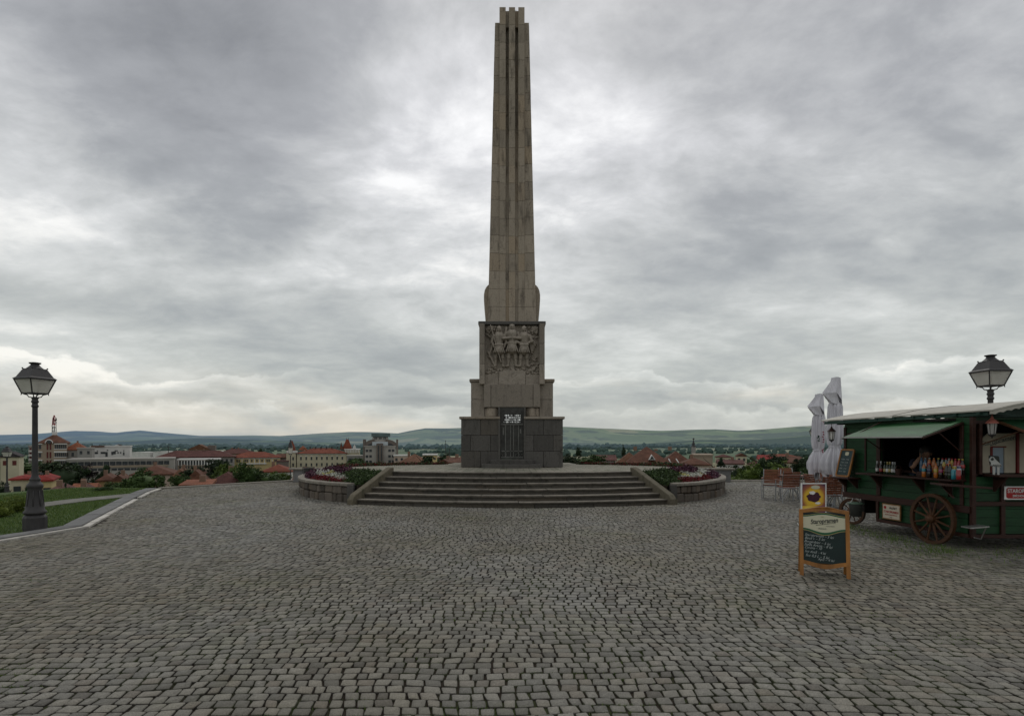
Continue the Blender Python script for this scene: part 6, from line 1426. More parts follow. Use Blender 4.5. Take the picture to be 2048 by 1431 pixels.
def scatter(n, D0, D1, p0=-500, p1=2500, clump=.0016, thr=.0):
    out = []
    while len(out) < n:
        D = rng.uniform(D0, D1); px = rng.uniform(p0, p1); x = X_(px, D)
        if noise.fractal(Vector((x*clump, D*clump*1.5, 2)), 1, 2, 3) < thr: continue
        out.append((x, D, tz(x, D)))
    return out
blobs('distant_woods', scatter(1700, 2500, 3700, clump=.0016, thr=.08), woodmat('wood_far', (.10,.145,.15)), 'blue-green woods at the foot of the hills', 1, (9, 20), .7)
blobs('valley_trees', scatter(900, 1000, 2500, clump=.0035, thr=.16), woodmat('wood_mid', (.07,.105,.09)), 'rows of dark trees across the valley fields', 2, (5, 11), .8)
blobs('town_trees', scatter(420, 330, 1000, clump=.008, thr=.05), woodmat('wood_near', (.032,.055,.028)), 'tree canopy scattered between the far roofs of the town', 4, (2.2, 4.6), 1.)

# ---------------------------------------------------------------- town
def tile(name, c):
    m, t = newmat(name); v = t.obj(); w_ = t.n('ShaderNodeTexWave', wave_type='BANDS', bands_direction='X'); t.link(t.scalev(v, (1, 1, 1)), w_.inputs[0]); w_.inputs['Scale'].default_value = 1.6; w_.inputs['Distortion'].default_value = .4
    cc = t.mix(t.mapr(t.noise(v, .5, 7, .75), .35, .65), mul(c, .5), mul(c, 1.3)); cc = t.mix(t.mapr(t.noise(v, 2.5, 5, .7), .48, .66, 0, .65), cc, mul(c, .4)); cc = t.mix(t.m('MULTIPLY', w_.outputs[1], .35), cc, mul(c, .5))
    t.out(cc, .9, t.bump(t.noise(v, 3, 4), .4, .05), 0, .2); return m
TILE = {'brown': tile('tile_brown', (.135,.062,.040)), 'red': tile('tile_red', (.21,.062,.036)), 'orange': tile('tile_orange', (.25,.088,.045)), 'maroon': tile('tile_maroon', (.115,.048,.040)), 'grey': tile('tile_grey', (.060,.052,.055)), 'tan': tile('tile_tan', (.17,.085,.05)), 'bright red': tile('tile_bright', (.25,.035,.028))}
def wallm(name, c): return mat(name, c, .12, .25, .9, .1, .02, bscale=2, grime=.25)
WALL = {'cream': wallm('wall_cream', (.46,.42,.30)), 'yellow': wallm('wall_yellow', (.48,.38,.19)), 'white': wallm('wall_white', (.58,.57,.54)), 'grey': wallm('wall_grey', (.27,.26,.24)), 'stone': wallm('wall_concrete', (.33,.31,.28)), 'tan': wallm('wall_tan', (.30,.24,.18)), 'ochre': wallm('wall_ochre', (.36,.24,.12)), 'brick': wallm('wall_brick', (.15,.125,.108)), 'pink': wallm('wall_pink', (.42,.33,.27))}
M['win'] = mat('window_dark', (.025,.03,.035), .4, .5, .25, 0, spec=.6); M['winred'] = mat('window_red_frame', (.10,.02,.018), .3, 1, .5, 0); M['trim'] = wallm('trim_white', (.62,.61,.58)); M['chim'] = wallm('chimney', (.20,.13,.09)); M['metalroof'] = mat('metal_roof', (.10,.14,.14), .2, .3, .5, 0)
WM = {}
def window(parent, x, y, z, w_, h, mt='win', frame_=False):
    key = (round(w_, 2), round(h, 2), mt)
    if key not in WM: mb = MB(); mb.box((0, -.03, 0), (w_, .10, h)); WM[key] = mb.mesh('window', M[mt])
    o = bpy.data.objects.new('window', WM[key]); COL.objects.link(o); o.parent = parent; pw_ = Vector(PW[parent.name]); o.location = Vector((x, y, z))-pw_; return o
def roof(mb, x0, x1, y0, y1, z0, z1, kind='hip', ov=.5):
    x0 -= ov; x1 += ov; y0 -= ov; y1 += ov; cx, cy = (x0+x1)/2, (y0+y1)/2; w_, d = x1-x0, y1-y0
    B = [(x0, y0, z0), (x1, y0, z0), (x1, y1, z0), (x0, y1, z0)]; U_ = [(x, y, z0+.22) for x, y, _ in B]
    if kind == 'pyramid': top = [(cx-.05, cy-.05, z1), (cx+.05, cy-.05, z1), (cx+.05, cy+.05, z1), (cx-.05, cy+.05, z1)]; mb.hexa(B, U_); mb.hexa([(x, y, z+.001) for x, y, z in U_], top); return
    if kind == 'hip': a = min(d, w_)/2*.95; r_ = [(x0+a, cy), (x1-a, cy)] if w_ >= d else [(cx, y0+a), (cx, y1-a)]
    elif kind == 'gable_x': r_ = [(x0, cy), (x1, cy)]
    else: r_ = [(cx, y0), (cx, y1)]
    R0, R1 = (*r_[0], z1), (*r_[1], z1); mb.hexa(B, U_)
    u = [(x, y, z+.001) for x, y, z in U_]
    along_x = (w_ >= d and kind == 'hip') or kind == 'gable_x'
    if along_x: mb.add(u+[R0, R1], [(0, 1, 5, 4), (2, 3, 4, 5), (1, 2, 5), (3, 0, 4), (3, 2, 1, 0)])
    else: mb.add(u+[R0, R1], [(1, 2, 5, 4), (3, 0, 4, 5), (0, 1, 4), (2, 3, 5), (3, 2, 1, 0)])
def gable_infill(mb, x0, x1, y0, y1, z0, z1, kind):
    if kind == 'gable_y': mb.prism3([(x0, y0+.05, z0), (x1, y0+.05, z0), ((x0+x1)/2, y0+.05, z1-.3)], (0, y1-y0-.1, 0))
    if kind == 'gable_x': mb.prism3([(x0+.05, y1, z0), (x0+.05, y0, z0), (x0+.05, (y0+y1)/2, z1-.3)], (x1-x0-.1, 0, 0))
def house(label, px0, px1, yr, ye, D, dep, kind='hip', rt='brown', wl='cream', wins=None, wsz=(1., 1.3), chim=1, group=None, name='house', cat='house', floors=1, fh=3.2, wmat='win', zoff=.9, trim=False):
    x0, x1 = X_(px0, D), X_(px1, D); zr, ze = Z_(yr, D), Z_(ye, D); g_ = min(tz(x0, D), tz(x1, D+dep), tz((x0+x1)/2, D))-1.
    o = thing(name, label, cat, ((x0+x1)/2, D+dep/2, g_), group)
    mb = MB(); mb.box(((x0+x1)/2, D+dep/2, (g_+ze)/2), (x1-x0, dep, ze-g_)); 
    if kind.startswith('gable'): gable_infill(mb, x0, x1, D, D+dep, ze, zr, kind)
    mb.build('wall', WALL[wl], o)
    if kind != 'flat':
        mb = MB(); roof(mb, x0, x1, D, D+dep, ze, zr, kind, .02*(x1-x0)+.25); rf = mb.build('roof', TILE[rt], o)
    else:
        mb = MB(); mb.box(((x0+x1)/2, D+dep/2, ze+.25), (x1-x0+.5, dep+.5, .5)); rf = mb.build('parapet', WALL[wl] if rt not in WALL else WALL[rt], o)
    rg_ = random.Random(label)
    for i in range(chim):
        cx = x0+(x1-x0)*rg_.uniform(.3, .7); h = max(.8, (zr-ze)*.25); cs_ = .7 if D > 90 else .5; mb = MB(); mb.box((cx, D+dep*.5, zr-.1), (cs_, cs_, 1.5 if D > 90 else 1.2)); mb.build('chimney', M['chim'], rf)
    if wins:
        for f in range(floors):
            z = ze-zoff-wsz[1]/2-f*fh
            for i in range(wins): window(o, x0+(x1-x0)*(i+.5)/wins, D, z, wsz[0], wsz[1], wmat)
    if trim:
        mb = MB(); mb.box(((x0+x1)/2, D-.06, ze-.2), (x1-x0+.3, .3, .45)); mb.build('cornice', M['trim'], o)
    return o
# -- landmark buildings
D = 230; o = house('tall office block with brown pyramid roof, round dormer and antenna mast', 57, 110, 867, 886, D, 13, 'pyramid', 'brown', 'tan', chim=0, name='office_building', cat='office building')
for f, yy in enumerate((893, 909.5, 926)):
    mb = MB(); z = Z_(yy-6.2, D); mb.box((X_(98.5, D), D-.15, z), (X_(111, D)-X_(86, D), .4, .55)); mb.build('floor_band', M['trim'], o)
    for i in range(6): window(o, X_(87.5+i*3.9+1.5, D), D-.02, Z_(yy, D), .62, 1.75)
    mb = MB(); mb.box((X_(98, D), D-.08, Z_(yy+4.6, D)), (X_(110, D)-X_(86, D), .24, .25)); mb.build('sill_band', M['trim'], o)
    for xx in (74, 79.5): window(o, X_(xx, D), D-.02, Z_(yy, D), .62, 2.5, 'winred')
    window(o, X_(60, D), D-.02, Z_(yy, D), .9, 1.7); mb = MB(); mb.box((X_(60.5, D), D-.15, Z_(yy-6.2, D)), (1.6, .4, .5)); mb.build('floor_band', M['trim'], o)
mb = MB(); mb.tube([(X_(77+7*math.cos(R(a)), D), D-.4, Z_(886-7*math.sin(R(a)), D)) for a in range(0, 181, 20)], .18, 6); mb.build('round_dormer', M['trim'], o)
mb = MB(); mb.tube([(X_(77, D), D-.3, Z_(882.5, D)), (X_(77, D), D-.5, Z_(882.5, D))], .85, 12); mb.build('round_window', M['win'], o)
mb = MB(); mb.box((X_(83.5, D), D+6.5, Z_(866, D)), (1.9, 1.9, 1.2)); mb.build('roof_lantern', M['trim'], o)
am = thing('antenna_mast', 'red and white lattice antenna mast on top of the office block', 'antenna mast', (X_(82.5, D), D+6.5, Z_(864.5, D)))
M['mastred'] = mat('mast_red', (.30,.03,.04), .2, 1, .6, 0); ax_, ay_ = X_(82.5, D), D+6.5
for i in range(5):
    za, zb = Z_(864.5-7.2*i, D), Z_(864.5-7.2*(i+1), D); w0, w1 = .55-.05*i, .55-.05*(i+1); mb = MB()
    if i == 4: w1 = .05
    for cx, cy in ((-1, -1), (1, -1), (1, 1), (-1, 1)): mb.tube([(ax_+cx*w0, ay_+cy*w0, za), (ax_+cx*w1, ay_+cy*w1, zb)], .11, 5); mb.tube([(ax_+cx*w0, ay_+cy*w0, za), (ax_-cx*w1, ay_+cy*w1, zb)], .07, 4)
    mb.build('mast_section', M['mastred'] if i >= 2 else M['steel'], am)
mb = MB()
for i in range(16): a = rg.uniform(0, 6.28); z = rg.uniform(.5, 5.0) if i < 12 else rg.uniform(4.5, 6.5); mb.tube([(ax_+math.cos(a)*.6, ay_+math.sin(a)*.6, Z_(864.5, D)+z-.5), (ax_+math.cos(a)*.75, ay_+math.sin(a)*.75, Z_(864.5, D)+z+.5)], .13, 6)
mb.build('antenna', M['iron'], am)
mb = MB(); mb.tube([(ax_+.6, ay_-.2, Z_(838.5, D)), (ax_+1.1, ay_-.2, Z_(838.5, D))], .3, 8); mb.build('dish', M['iron'], am)
D = 238; o = house('pale grey block with stacked balconies left of the office block', 38, 60, 893, 893, D, 12, 'flat', 'stone', 'stone', chim=0, name='apartment_building', cat='apartment block')
for yy in (898, 906.5, 915):
    mb = MB(); mb.box((X_(43, D), D-.4, Z_(yy+3.5, D)), (2.0, .9, .8)); mb.build('balcony', M['trim'], o); window(o, X_(41.5, D), D-.02, Z_(yy, D), .8, 1.1, 'winred'); window(o, X_(46.5, D), D-.02, Z_(yy, D), .7, 1.0)
D = 236; o = house('stone house with orange hipped roof right of the office block', 111, 154, 884, 900, D, 12, 'hip', 'orange', 'stone', wins=4, wsz=(1.0, 1.6), chim=1, name='house'); 
o = house('flat roofed grey annex beside the orange hipped roof', 140, 168, 896, 897, 233, 10, 'flat', 'stone', 'grey', wins=2, chim=0, name='annex', cat='building')
D = 262; o = house('white modern building with small gable and square windows', 168, 243, 890, 893, D, 12, 'flat', 'white', 'white', chim=0, name='white_building', cat='building')
for (xx, yy, w_, h) in [(176, 905, 2.0, .9), (179, 905, 1.4, .9), (190, 905, 1.4, .9), (193, 905, 1.2, .9), (198, 908, 1.0, 2.2), (209, 906, .9, 1.5), (213, 905, 1.2, 1.3), (220, 905, .6, .7), (225, 905, .6, .7), (231, 907, .7, 1.4), (215, 901, .7, .5), (218, 901, .7, .5), (200, 900, .6, .5), (231, 901, .5, .5), (175, 901, .5, .4), (181, 901, .5, .4)]: window(o, X_(xx, D), D, Z_(yy, D), w_, h)
mb = MB(); mb.prism3([(X_(209, D), D+.1, Z_(892, D)), (X_(228, D), D+.1, Z_(892, D)), (X_(218, D), D+.1, Z_(888.5, D))], (0, 8, 0)); mb.build('gable', WALL['white'], o)
mb = MB(); mb.prism3([(X_(219, D), D-.1, Z_(888.2, D)), (X_(229, D), D-.1, Z_(892, D)), (X_(228, D), D+8, Z_(892.5, D)), (X_(218, D), D+8, Z_(889, D))], (0, 0, .2)); mb.box((X_(182, D), D+2, Z_(892, D)), (5.6, 5, .6)); mb.build('roof', TILE['brown'], o)
D = 215; o = house('long low modern block with dark ribbon windows', 121, 326, 918, 919, D, 14, 'flat', 'stone', 'stone', chim=0, name='modern_block', cat='building')
for i in range(16): window(o, X_(135+i*11.7, D), D-.02, Z_(926, D), 1.95, 1.45)
for i in range(14): window(o, X_(146+i*12.4, D), D-.02, Z_(938, D), 1.95, .8)
mb = MB(); mb.box((X_(226, D), D-.15, Z_(932, D)), (33, .4, .7)); mb.build('spandrel_band', WALL['tan'], o)
D = 330; o = house('theatre with tan gable wall rising over the roofs', 362, 402, 888, 899, D, 20, 'gable_y', 'tan', 'tan', chim=0, name='theatre', cat='building')
mb = MB(); mb.box((X_(406, D), D+8, Z_(899, D)), (4.2, 12, 5)); mb.build('side_tower', WALL['brick'], o)
D = 250; o = house('long brown tiled building below the theatre', 303, 452, 901, 914, D, 14, 'hip', 'maroon', 'grey', wins=16, wsz=(1.0, 1.6), floors=2, chim=2, name='long_building', cat='building')
D = 238; o = house('pale pillared office front with white cornice', 346, 427, 918, 919.5, D, 10, 'flat', 'white', 'tan', chim=0, name='pillared_building', cat='building')
for i in range(15): 
    mb = MB(); mb.box((X_(348+i*5.5, D), D-.15, Z_(925, D)), (.35, .4, 2.0)); mb.build('pillar', M['trim'], o)
    if i < 14: window(o, X_(350.7+i*5.5, D), D-.02, Z_(925, D), .7, 1.7); window(o, X_(350.7+i*5.5, D), D-.02, Z_(933.5, D), .6, 1.1)
house('red-brown tiled wing behind the yellow palace', 425, 500, 897, 907, 300, 14, 'hip', 'maroon', 'tan', chim=2, name='wing', cat='building')
D = 270; o = house('yellow palace with orange hipped roof', 447, 546, 903.5, 915, D, 16, 'hip', 'red', 'yellow', chim=0, name='palace', cat='palace', trim=True)
for xx in (451, 462.5, 466.5, 478, 482, 491, 501, 511, 521, 525, 536.5, 540): window(o, X_(xx, D), D-.02, Z_(921, D), .62, 1.25)
for xx in (455, 472, 486, 496, 506, 516, 531): mb = MB(); mb.box((X_(xx, D), D-.1, Z_(922, D)), (.3, .3, 3.2)); mb.build('pilaster', M['trim'], o)
mb = MB(); mb.box((X_(492, D), D-.3, Z_(926.5, D)), (13, .8, .5)); mb.build('balcony_rail', M['trim'], o)
D = 290; o = house('long cream palace with three rows of dark windows', 586, 683, 896, 906.5, D, 16, 'hip', 'red', 'cream', chim=0, name='palace', cat='palace', trim=True)
for i in range(9):
    window(o, X_(594+i*10.2, D), D-.02, Z_(916, D), .75, 1.55); window(o, X_(594+i*10.2, D), D-.02, Z_(928.5, D), .75, 1.55); mb = MB(); mb.box((X_(594+i*10.2, D), D-.08, Z_(911.8, D)), (1.0, .26, .3)); mb.build('window_hood', M['trim'], o)
for i in range(7): mb = MB(); mb.box((X_(610+i*11, D), D+7, Z_(895, D)), (.7, .7, 1.0)); mb.build('chimney', M['iron'], o)
mb = MB(); mb.box((X_(575, D), D+4, (Z_(903, D)-20)/2), (X_(586.5, D)-X_(568, D), 9, Z_(903, D)+20)); twr = mb.build('corner_tower', WALL['cream'], o)
mb = MB(); mb.box((X_(577, D), D-.55, Z_(902.5, D)), (X_(588, D)-X_(567, D), .5, 1.1)); mb.build('tower_cornice', M['trim'], twr)
for z in (916, 928.5): window(o, X_(579, D), D-.52, Z_(z, D), .75, 1.55)
mb = MB(); mb.lathe([(2.6, 0), (1.9, 2.0), (.25, 5.2)], (X_(575.5, D), D+3, Z_(901, D)), 4, math.pi/4); mb.build('turret_roof', TILE['red'], twr)
mb = MB(); mb.lathe([(3.2, 0), (1.8, 1.2), (.2, 2.2)], (X_(596, D), D+6, Z_(900, D)), 4, math.pi/4); mb.build('hip_roof', TILE['orange'], twr)
D = 296; o = house('palace wing with red mansard turret and white balustrade', 683, 712, 897, 899, D, 14, 'flat', 'white', 'cream', chim=0, name='palace_wing', cat='palace')
mb = MB(); mb.lathe([(3.3, 0), (2.9, 2.0), (1.6, 4.2), (.9, 5.6), (.8, 5.7)], (X_(687.5, D), D+5, Z_(900, D)), 4, math.pi/4); tr = mb.build('turret_roof', TILE['red'], o)
mb = MB(); [mb.tube([(X_(xx, D), D+5, Z_(879.5, D)), (X_(xx, D), D+5, Z_(874.5, D))], .10, 5) for xx in (685.5, 689.5)]; mb.build('finial', M['iron'], tr)
mb = MB(); mb.lathe([(1.1, 0), (.1, 3.6)], (X_(676, D), D+2, Z_(898, D)), 4, math.pi/4); mb.build('small_turret', TILE['brown'], o)
mb = MB(); mb.prism3([(X_(699, D), D, Z_(899, D)), (X_(706, D), D, Z_(899, D)), (X_(705, D), D, Z_(893, D)), (X_(702.5, D), D, Z_(888, D)), (X_(700, D), D, Z_(893, D))], (0, .8, 0)); mb.build('dutch_gable', M['trim'], o)
for i in range(9): mb = MB(); mb.box((X_(685+i*3.2, D), D-.3, Z_(902, D)), (.3, .3, 1.6)); mb.build('baluster', M['trim'], o)
house('low grey arcade beside the palace wing', 690, 722, 911, 912, 280, 8, 'flat', 'stone', 'grey', wins=2, wsz=(2.4, 3.0), chim=0, name='arcade', cat='building')
# twin-fronted office block
D = 262; o = house('modern grey twin-front office block with arched ends and flat metal top', 721, 783, 893, 893, D, 18, 'flat', 'stone', 'stone', chim=0, name='office_building', cat='office building')
for xx in (726.5, 733.5, 771.5, 778.5):
    for yy in (900.5, 912, 924): window(o, X_(xx, D), D-.02, Z_(yy, D), 1.15, 1.15 if yy < 920 else 1.9)
mb = MB(); mb.box((X_(752, D), D-.6, (Z_(886, D)-18)/2), (X_(759, D)-X_(746, D), 1.2, Z_(886, D)+18)); cn_ = mb.build('central_bay', WALL['brick'], o)
for xx in (749.5, 755.5): mb = MB(); mb.box((X_(xx, D), D-1.25, (Z_(890, D)-16)/2), (.5, .12, Z_(890, D)+16)); mb.build('glass_strip', M['win'], cn_)
for s, (xa_, xb_) in ((-1, (720, 741)), (1, (763.5, 787))):
    mb = MB(); c0_, c1_ = X_(xa_, D), X_(xb_, D); zc_ = Z_(892.5, D); hh = Z_(878, D)-zc_; pts = []
    for i in range(9):
        a = math.pi/2*i/8; pts.append((c1_-(c1_-c0_)*math.cos(a), D+.3, zc_+hh*math.sin(a)) if s < 0 else (c0_+(c1_-c0_)*math.cos(a), D+.3, zc_+hh*math.sin(a)))
    pts.append((c1_ if s < 0 else c0_, D+.3, zc_)); mb.prism3(pts if s < 0 else pts[::-1], (0, 14, 0)); mb.build('arched_attic', WALL['brick'], o)
    mb = MB(); pts = []
    m0, m1 = (727, 737) if s < 0 else (769, 780); q0, q1 = X_(m0, D), X_(m1, D)
    for i in range(7):
        a = math.pi/2*i/6; pts.append((q1-(q1-q0)*math.cos(a), D+.15, zc_+hh*.45*math.sin(a)) if s < 0 else (q0+(q1-q0)*math.cos(a), D+.15, zc_+hh*.45*math.sin(a)))
    pts.append((q1 if s < 0 else q0, D+.15, zc_)); mb.prism3(pts, (0, .3, 0)); mb.build('attic_window', M['win'], o)
mb = MB(); mb.box((X_(752.5, D), D+1.6, Z_(886.5, D)), (X_(768, D)-X_(737, D), 3, 1.6)); mb.build('glazed_gallery', mat('pale_glass', (.42,.47,.50), .1, 1, .2, 0, spec=.6), o)
mb = MB(); mb.box((X_(752.5, D), D+6, Z_(879.5, D)), (X_(768, D)-X_(737, D), 9, 2.6)); mb.build('top_storey', WALL['stone'], o)
for xx in (742, 745, 751, 754, 760, 763): window(o, X_(xx, D), D+1.45, Z_(876, D), .5, .7)
mb = MB(); mb.box((X_(752.5, D), D+6, Z_(874.8, D)), (X_(767, D)-X_(738, D), 8.4, 1.3)); mb.box((X_(753.5, D), D+6, Z_(869.3, D)), (X_(772, D)-X_(735, D), 10, 1.5)); mb.build('metal_top', M['metalroof'], o)
for xx in (720.5, 786.5): mb = MB(); mb.box((X_(xx, D), D+5, (Z_(878, D)-20)/2), (.9, 10, Z_(878, D)+20)); mb.build('side_fin', WALL['brick'], o)
house('low pale extension right of the twin-front office block', 784, 816, 910.5, 911.5, 255, 10, 'flat', 'white', 'pink', wins=3, chim=0, name='extension', cat='building')
house('brown pyramid roof with smaller hip in front of the yellow block', 788, 855, 908, 929, 150, 12, 'pyramid', 'tan', 'pink', chim=1)
D = 240; house('yellow and white apartment block left of the obelisk', 843, 871, 908, 910, D, 10, 'flat', 'white', 'yellow', wins=3, floors=3, wsz=(.9, .9), fh=3.1, chim=0, name='apartment_building', cat='apartment block')
house('ochre gabled cottage beside the obelisk base', 898, 930, 915, 926, 120, 9, 'gable_x', 'brown', 'ochre', wins=2, chim=1); house('brown roofed cottage left of the ochre cottage', 872, 902, 918, 928, 125, 9, 'gable_y', 'brown', 'pink', chim=1)
# -- big ochre villa right of the obelisk
D = 118; o = house('large villa with steep brown hipped roofs and white triangular dormer', 1262, 1352, 893, 930, D, 12, 'pyramid', 'brown', 'pink', chim=0, name='villa', cat='villa')
def addroof(o, px0, px1, yr, ye, D, dep, kind, rt):
    mb = MB(); roof(mb, X_(px0, D), X_(px1, D), D, D+dep, Z_(ye, D), Z_(yr, D), kind, .3); return mb.build('side_roof', TILE[rt], o)
addroof(o, 1235, 1290, 905, 930, D+4, 9, 'hip', 'tan'); addroof(o, 1325, 1390, 902, 930, D+4, 9, 'hip', 'brown')
mb = MB(); mb.box((X_(1312, D), D+9, (Z_(930, D)-14)/2), (X_(1388, D)-X_(1238, D), 8, Z_(930, D)+14)); mb.build('rear_wall', WALL['pink'], o)
for (xx, yy, h) in ((1283, 893, 9), (1355, 893, 8), (1326, 898, 4)): mb = MB(); mb.box((X_(xx, D), D+6, Z_(yy+h/2, D)), (.75, .75, h*D/F)); ch = mb.build('chimney', M['chim'], o)
mb = MB(); a, b_, c_ = Vector((X_(1309, D), D-.1, Z_(919, D))), Vector((X_(1322.5, D), D-.1, Z_(919, D))), Vector((X_(1315.5, D), D-.1, Z_(908.5, D)))
mb.prism3([a, b_, c_], (0, 3.0, 0)); dm = mb.build('dormer', M['trim'], o); cc_ = (a+b_+c_)/3
mb = MB(); mb.prism3([p*.66+cc_*.34+Vector((0, -.06, 0)) for p in (a, b_, c_)], (0, .05, 0)); mb.build('dormer_window', M['win'], dm)
for xx in (1349, 1364): 
    mb = MB(); mb.prism3([(X_(xx-4, D), D+1, Z_(930, D)), (X_(xx+5, D), D+1, Z_(930, D)), (X_(xx+3, D), D+1.6, Z_(917, D)), (X_(xx-5, D), D+1.6, Z_(917, D))], (0, .12, 0)) if False else mb.tube([(X_(xx, D), D+1.4, Z_(917, D)), (X_(xx+5, D), D+.6, Z_(926, D))], .12, 4); mb.build('roof_rail', M['trim'], o)
# slender belfry
D = 330; o = thing('bell_tower', 'slender dark bell tower rising behind the villa', 'tower', (X_(1387, D), D, tz(X_(1387, D), D))); x = X_(1387, D)
mb = MB(); mb.box((x, D, (Z_(892, D)+tz(x, D))/2), (1.9, 1.9, Z_(892, D)-tz(x, D))); mb.build('shaft', WALL['grey'], o)
mb = MB(); mb.lathe([(1.3, 0), (1.2, .5), (.75, 1.0), (.8, 2.0), (.5, 2.6), (.45, 3.2), (.15, 4.0), (.6, 4.4), (.6, 4.7), (.05, 5.2)], (x, D, Z_(893, D)), 10); mb.build('spire', M['iron'], o)
house('tan hipped block right of the villa', 1401, 1438, 911, 911.5, 175, 14, 'flat', 'tan', 'tan', chim=0, name='tan_block', cat='building')
# -- individually placed roofs
HS = [
 ('pale church gable with red arched window at the left edge', -26, 9, 903, 914, 150, 10, 'gable_y', 'grey', 'cream', 2, 'winred'),
 ('long dark grey roof behind the cream house', 14, 96, 942, 957, 112, 10, 'hip', 'grey', 'white', 3, 'win'),
 ('cream house with bright red roof at the far left', -20, 27, 952, 960, 84, 9, 'hip', 'bright red', 'cream', 2, 'win'),
 ('cream house with red hip roof beside the tall lamp', 24, 58, 951, 963, 80, 9, 'hip', 'bright red', 'yellow', 2, 'win'),
 ('wide brown roof on the slope right of the tall lamp', 138, 236, 975, 992, 52, 9, 'hip', 'brown', 'cream', 0, 'win'),
 ('dull brown roof just behind the tall lamp', 82, 118, 977, 999, 50, 8, 'hip', 'maroon', 'grey', 0, 'win'),
 ('pinkish gabled roof left of the tall lamp', 2, 78, 978, 1003, 47, 8, 'gable_y', 'maroon', 'grey', 0, 'win'),
 ('red-brown roof above the cypress shrub', 96, 136, 971, 990, 60, 8, 'gable_x', 'orange', 'ochre', 0, 'win'),
 ('small tan gabled house with two attic windows', 193, 214, 950, 962, 100, 10, 'gable_y', 'brown', 'ochre', 2, 'win'),
 ('brown roof stretching left of the tan gable', 166, 198, 949, 962, 103, 9, 'hip', 'brown', 'ochre', 0, 'win'),
 ('low maroon roof between tan gable and round tree', 192, 256, 962, 976, 80, 9, 'hip', 'maroon', 'grey', 0, 'win'),
 ('wide brown hipped roof below the low modern block', 232, 313, 932, 950, 118, 13, 'hip', 'brown', 'pink', 0, 'win'),
 ('tangled brown roof right of the round tree', 308, 345, 938, 962, 88, 10, 'hip', 'tan', 'cream', 0, 'win'),
 ('brown roof with two chimneys left of the dark trees', 340, 380, 940, 965, 84, 10, 'gable_y', 'brown', 'cream', 0, 'win'),
 ('maroon hipped roof just behind the plaza edge', 378, 446, 946, 972, 55, 9, 'hip', 'maroon', 'cream', 0, 'win'),
 ('low orange roof at the end of the kerb', 330, 380, 968, 974, 44, 6, 'hip', 'orange', 'cream', 0, 'win'),
 ('white house with bright red roof near the planter', 510, 566, 930, 944, 125, 10, 'hip', 'red', 'white', 3, 'win'),
 ('orange roof sloping down beside the low wall', 568, 600, 944, 962, 70, 8, 'hip', 'red', 'pink', 0, 'win'),
 ('brown house between the two palaces', 546, 572, 907, 915, 285, 12, 'gable_x', 'brown', 'brick', 3, 'win'),
 ('dark brick link with white gable between the palaces', 547, 570, 921, 922, 262, 8, 'gable_x', 'maroon', 'brick', 0, 'win'),
 ('brown roofed house right of the dark tree', 1196, 1236, 910, 921, 150, 10, 'gable_x', 'maroon', 'grey', 3, 'win'),
 ('brown roof with light gable right of the villa', 1376, 1432, 916, 930, 112, 10, 'hip', 'brown', 'pink', 0, 'win'),
 ('cream house with small red roof in the middle distance right', 1480, 1500, 906, 912, 260, 9, 'gable_y', 'brown', 'cream', 2, 'win'),
 ('low red roof in front of the spruce', 1452, 1500, 920, 928, 130, 10, 'gable_x', 'maroon', 'white', 0, 'win'),
 ('red roofed house with white gable left of the parasols', 1585, 1622, 913, 926, 115, 10, 'gable_x', 'brown', 'cream', 0, 'win'),
 ('brown pyramid roof over white walls behind the chairs', 1571, 1598, 928, 939, 80, 8, 'pyramid', 'brown', 'white', 2, 'win'),
 ('long red roof below the hills left of the parasols', 1530, 1610, 908, 915, 230, 10, 'hip', 'red', 'cream', 4, 'win'),
 ('red roof with pale wall right of the spruce', 1530, 1560, 910, 919, 180, 10, 'gable_x', 'bright red', 'cream', 0, 'win'),
 ('small red roofed house beyond the tan block', 1438, 1470, 908, 914, 300, 10, 'hip', 'maroon', 'cream', 3, 'win')]
for (lb, a, b_, yr, ye, D, dep, kd, rt, wl, nw, wm) in HS: house(lb, a, b_, yr, ye, D, dep, kd, rt, wl, wins=nw, wsz=(1., 1.2), chim=1 if D < 140 else 0, wmat=wm)
# every placed building is turned to front the hilltop
for o in [q for q in COL.objects if q.type == 'EMPTY' and q.parent is None and q.location.y > 39 and q.get('category') in ('office building', 'apartment block', 'house', 'building', 'palace', 'villa', 'warehouse')]:
    th = math.atan2(-o.location.x, o.location.y)*.85
    if abs(th) > .1: o.rotation_euler = (0, 0, th); o.scale = (math.cos(th), 1, 1)
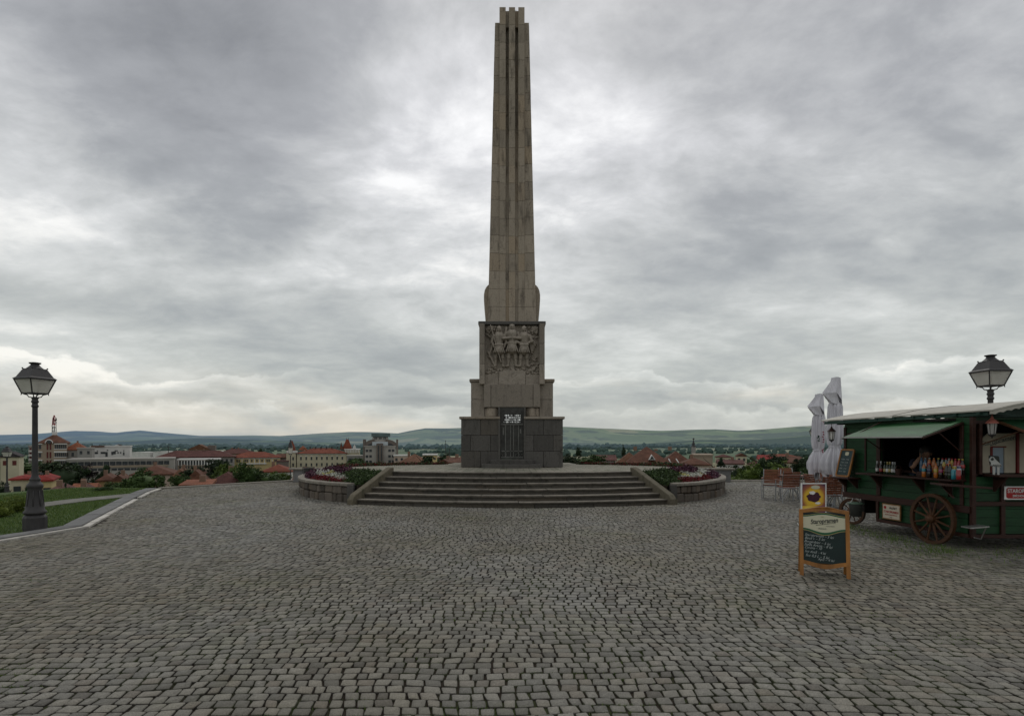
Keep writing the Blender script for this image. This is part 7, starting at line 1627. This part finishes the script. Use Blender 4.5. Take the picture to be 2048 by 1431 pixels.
# -- filler houses: several masters copied with their roofs
masters = []
for i, (rt, wl, kd) in enumerate([('brown', 'cream', 'hip'), ('red', 'white', 'gable_x'), ('maroon', 'pink', 'hip'), ('orange', 'cream', 'gable_y'), ('tan', 'tan', 'gable_x')]):
    masters.append((rt, wl, kd))
cache = {}; cnt = 0
blocked = [(-40, 120, 75, 260), (120, 330, 40, 270), (300, 600, 40, 300), (560, 800, 200, 320), (1230, 1400, 90, 150)]
for i in range(260):
    D = rg.choice((95, 120, 150, 185, 220, 270, 330, 400, 480, 580, 700, 850)); px = rg.uniform(-350, 2500); 
    if any(a <= px <= b_ and c_ <= D <= d_ for a, b_, c_, d_ in blocked): continue
    if D < 130 and not (px < -280 or px > 1790): continue
    if D < 200 and -150 < px < 130: continue
    rt, wl, kd = masters[rg.randrange(5)]; key = (rt, kd)
    w_, dp, hw = rg.uniform(9, 15), rg.uniform(8, 11), rg.uniform(3.2, 4.6); x = X_(px, D); g_ = tz(x, D)
    side = 'left' if px < 1024 else 'right'; far = 'far' if D >= 400 else 'nearer'
    lb = f'{ {"brown":"brown","red":"red","maroon":"dark red","orange":"orange","tan":"light brown"}[rt]} roofed house in the {far} rows of the town, {side} side'; gr = f'{rt} roofed houses of the {far} rows, {side} side'
    if key not in cache:
        o = thing('house', lb, 'house', (x, D, g_), gr); mb = MB(); mb.box((x, D, g_+1.5), (10, 9, 5.0)); gable_infill(mb, x-5, x+5, D-4.5, D+4.5, g_+4, g_+7.0, kd); mb.build('wall', WALL[wl], o)
        mb = MB(); roof(mb, x-5, x+5, D-4.5, D+4.5, g_+4, g_+7.2, kd, .5); rf = mb.build('roof', TILE[rt], o); mb = MB(); mb.box((x+1.5, D+.6, g_+7.1), (.7, .7, 1.6)); mb.build('chimney', M['chim'], rf)
        for xx in (-2.6, 2.6): window(o, x+xx, D-4.5, g_+2.6, 1.1, 1.3)
        cache[key] = o
    else: o = dup(cache[key], (x, D, g_), rg.uniform(-.5, .5)+(math.pi/2 if rg.random() < .3 else 0), lb)
    o['group'] = gr; o.scale = (w_/10, dp/9, rg.uniform(.9, 1.25))
# distant sheds
D = 900; 
for (a, b_, yy, lb) in ((262, 300, 903.5, 'long pale industrial shed far off left of the theatre'), (306, 372, 902.5, 'pale industrial hall far off behind the theatre'), (412, 440, 902, 'pale warehouse far off right of the theatre')):
    house(lb, a, b_, yy, yy+.6, D, 40, 'flat', 'white', 'white', chim=0, name='warehouse', cat='warehouse')
for px, yt, lb in ((1177, 0, ''),): pass
# slim poles on the skyline
for px, yt, yb, D, lb in ((899, 896, 915, 300, 'thin utility pole left of the obelisk'), (337, 892, 905, 300, 'thin utility pole left of the theatre'), (891, 880, 905, 700, 'thin pylon in the fields left of the obelisk')):
    x = X_(px, D); o = thing('utility_pole', lb, 'pole', (x, D, tz(x, D))); mb = MB(); mb.tube([(x, D, tz(x, D)), (x, D, Z_(yt, D))], .18 if D < 500 else .3, 6); mb.build('pole', M['iron'], o); mb = MB(); mb.box((x, D, Z_(yt+2, D)), (1.6, .15, .15)); mb.build('crossarm', M['iron'], o)
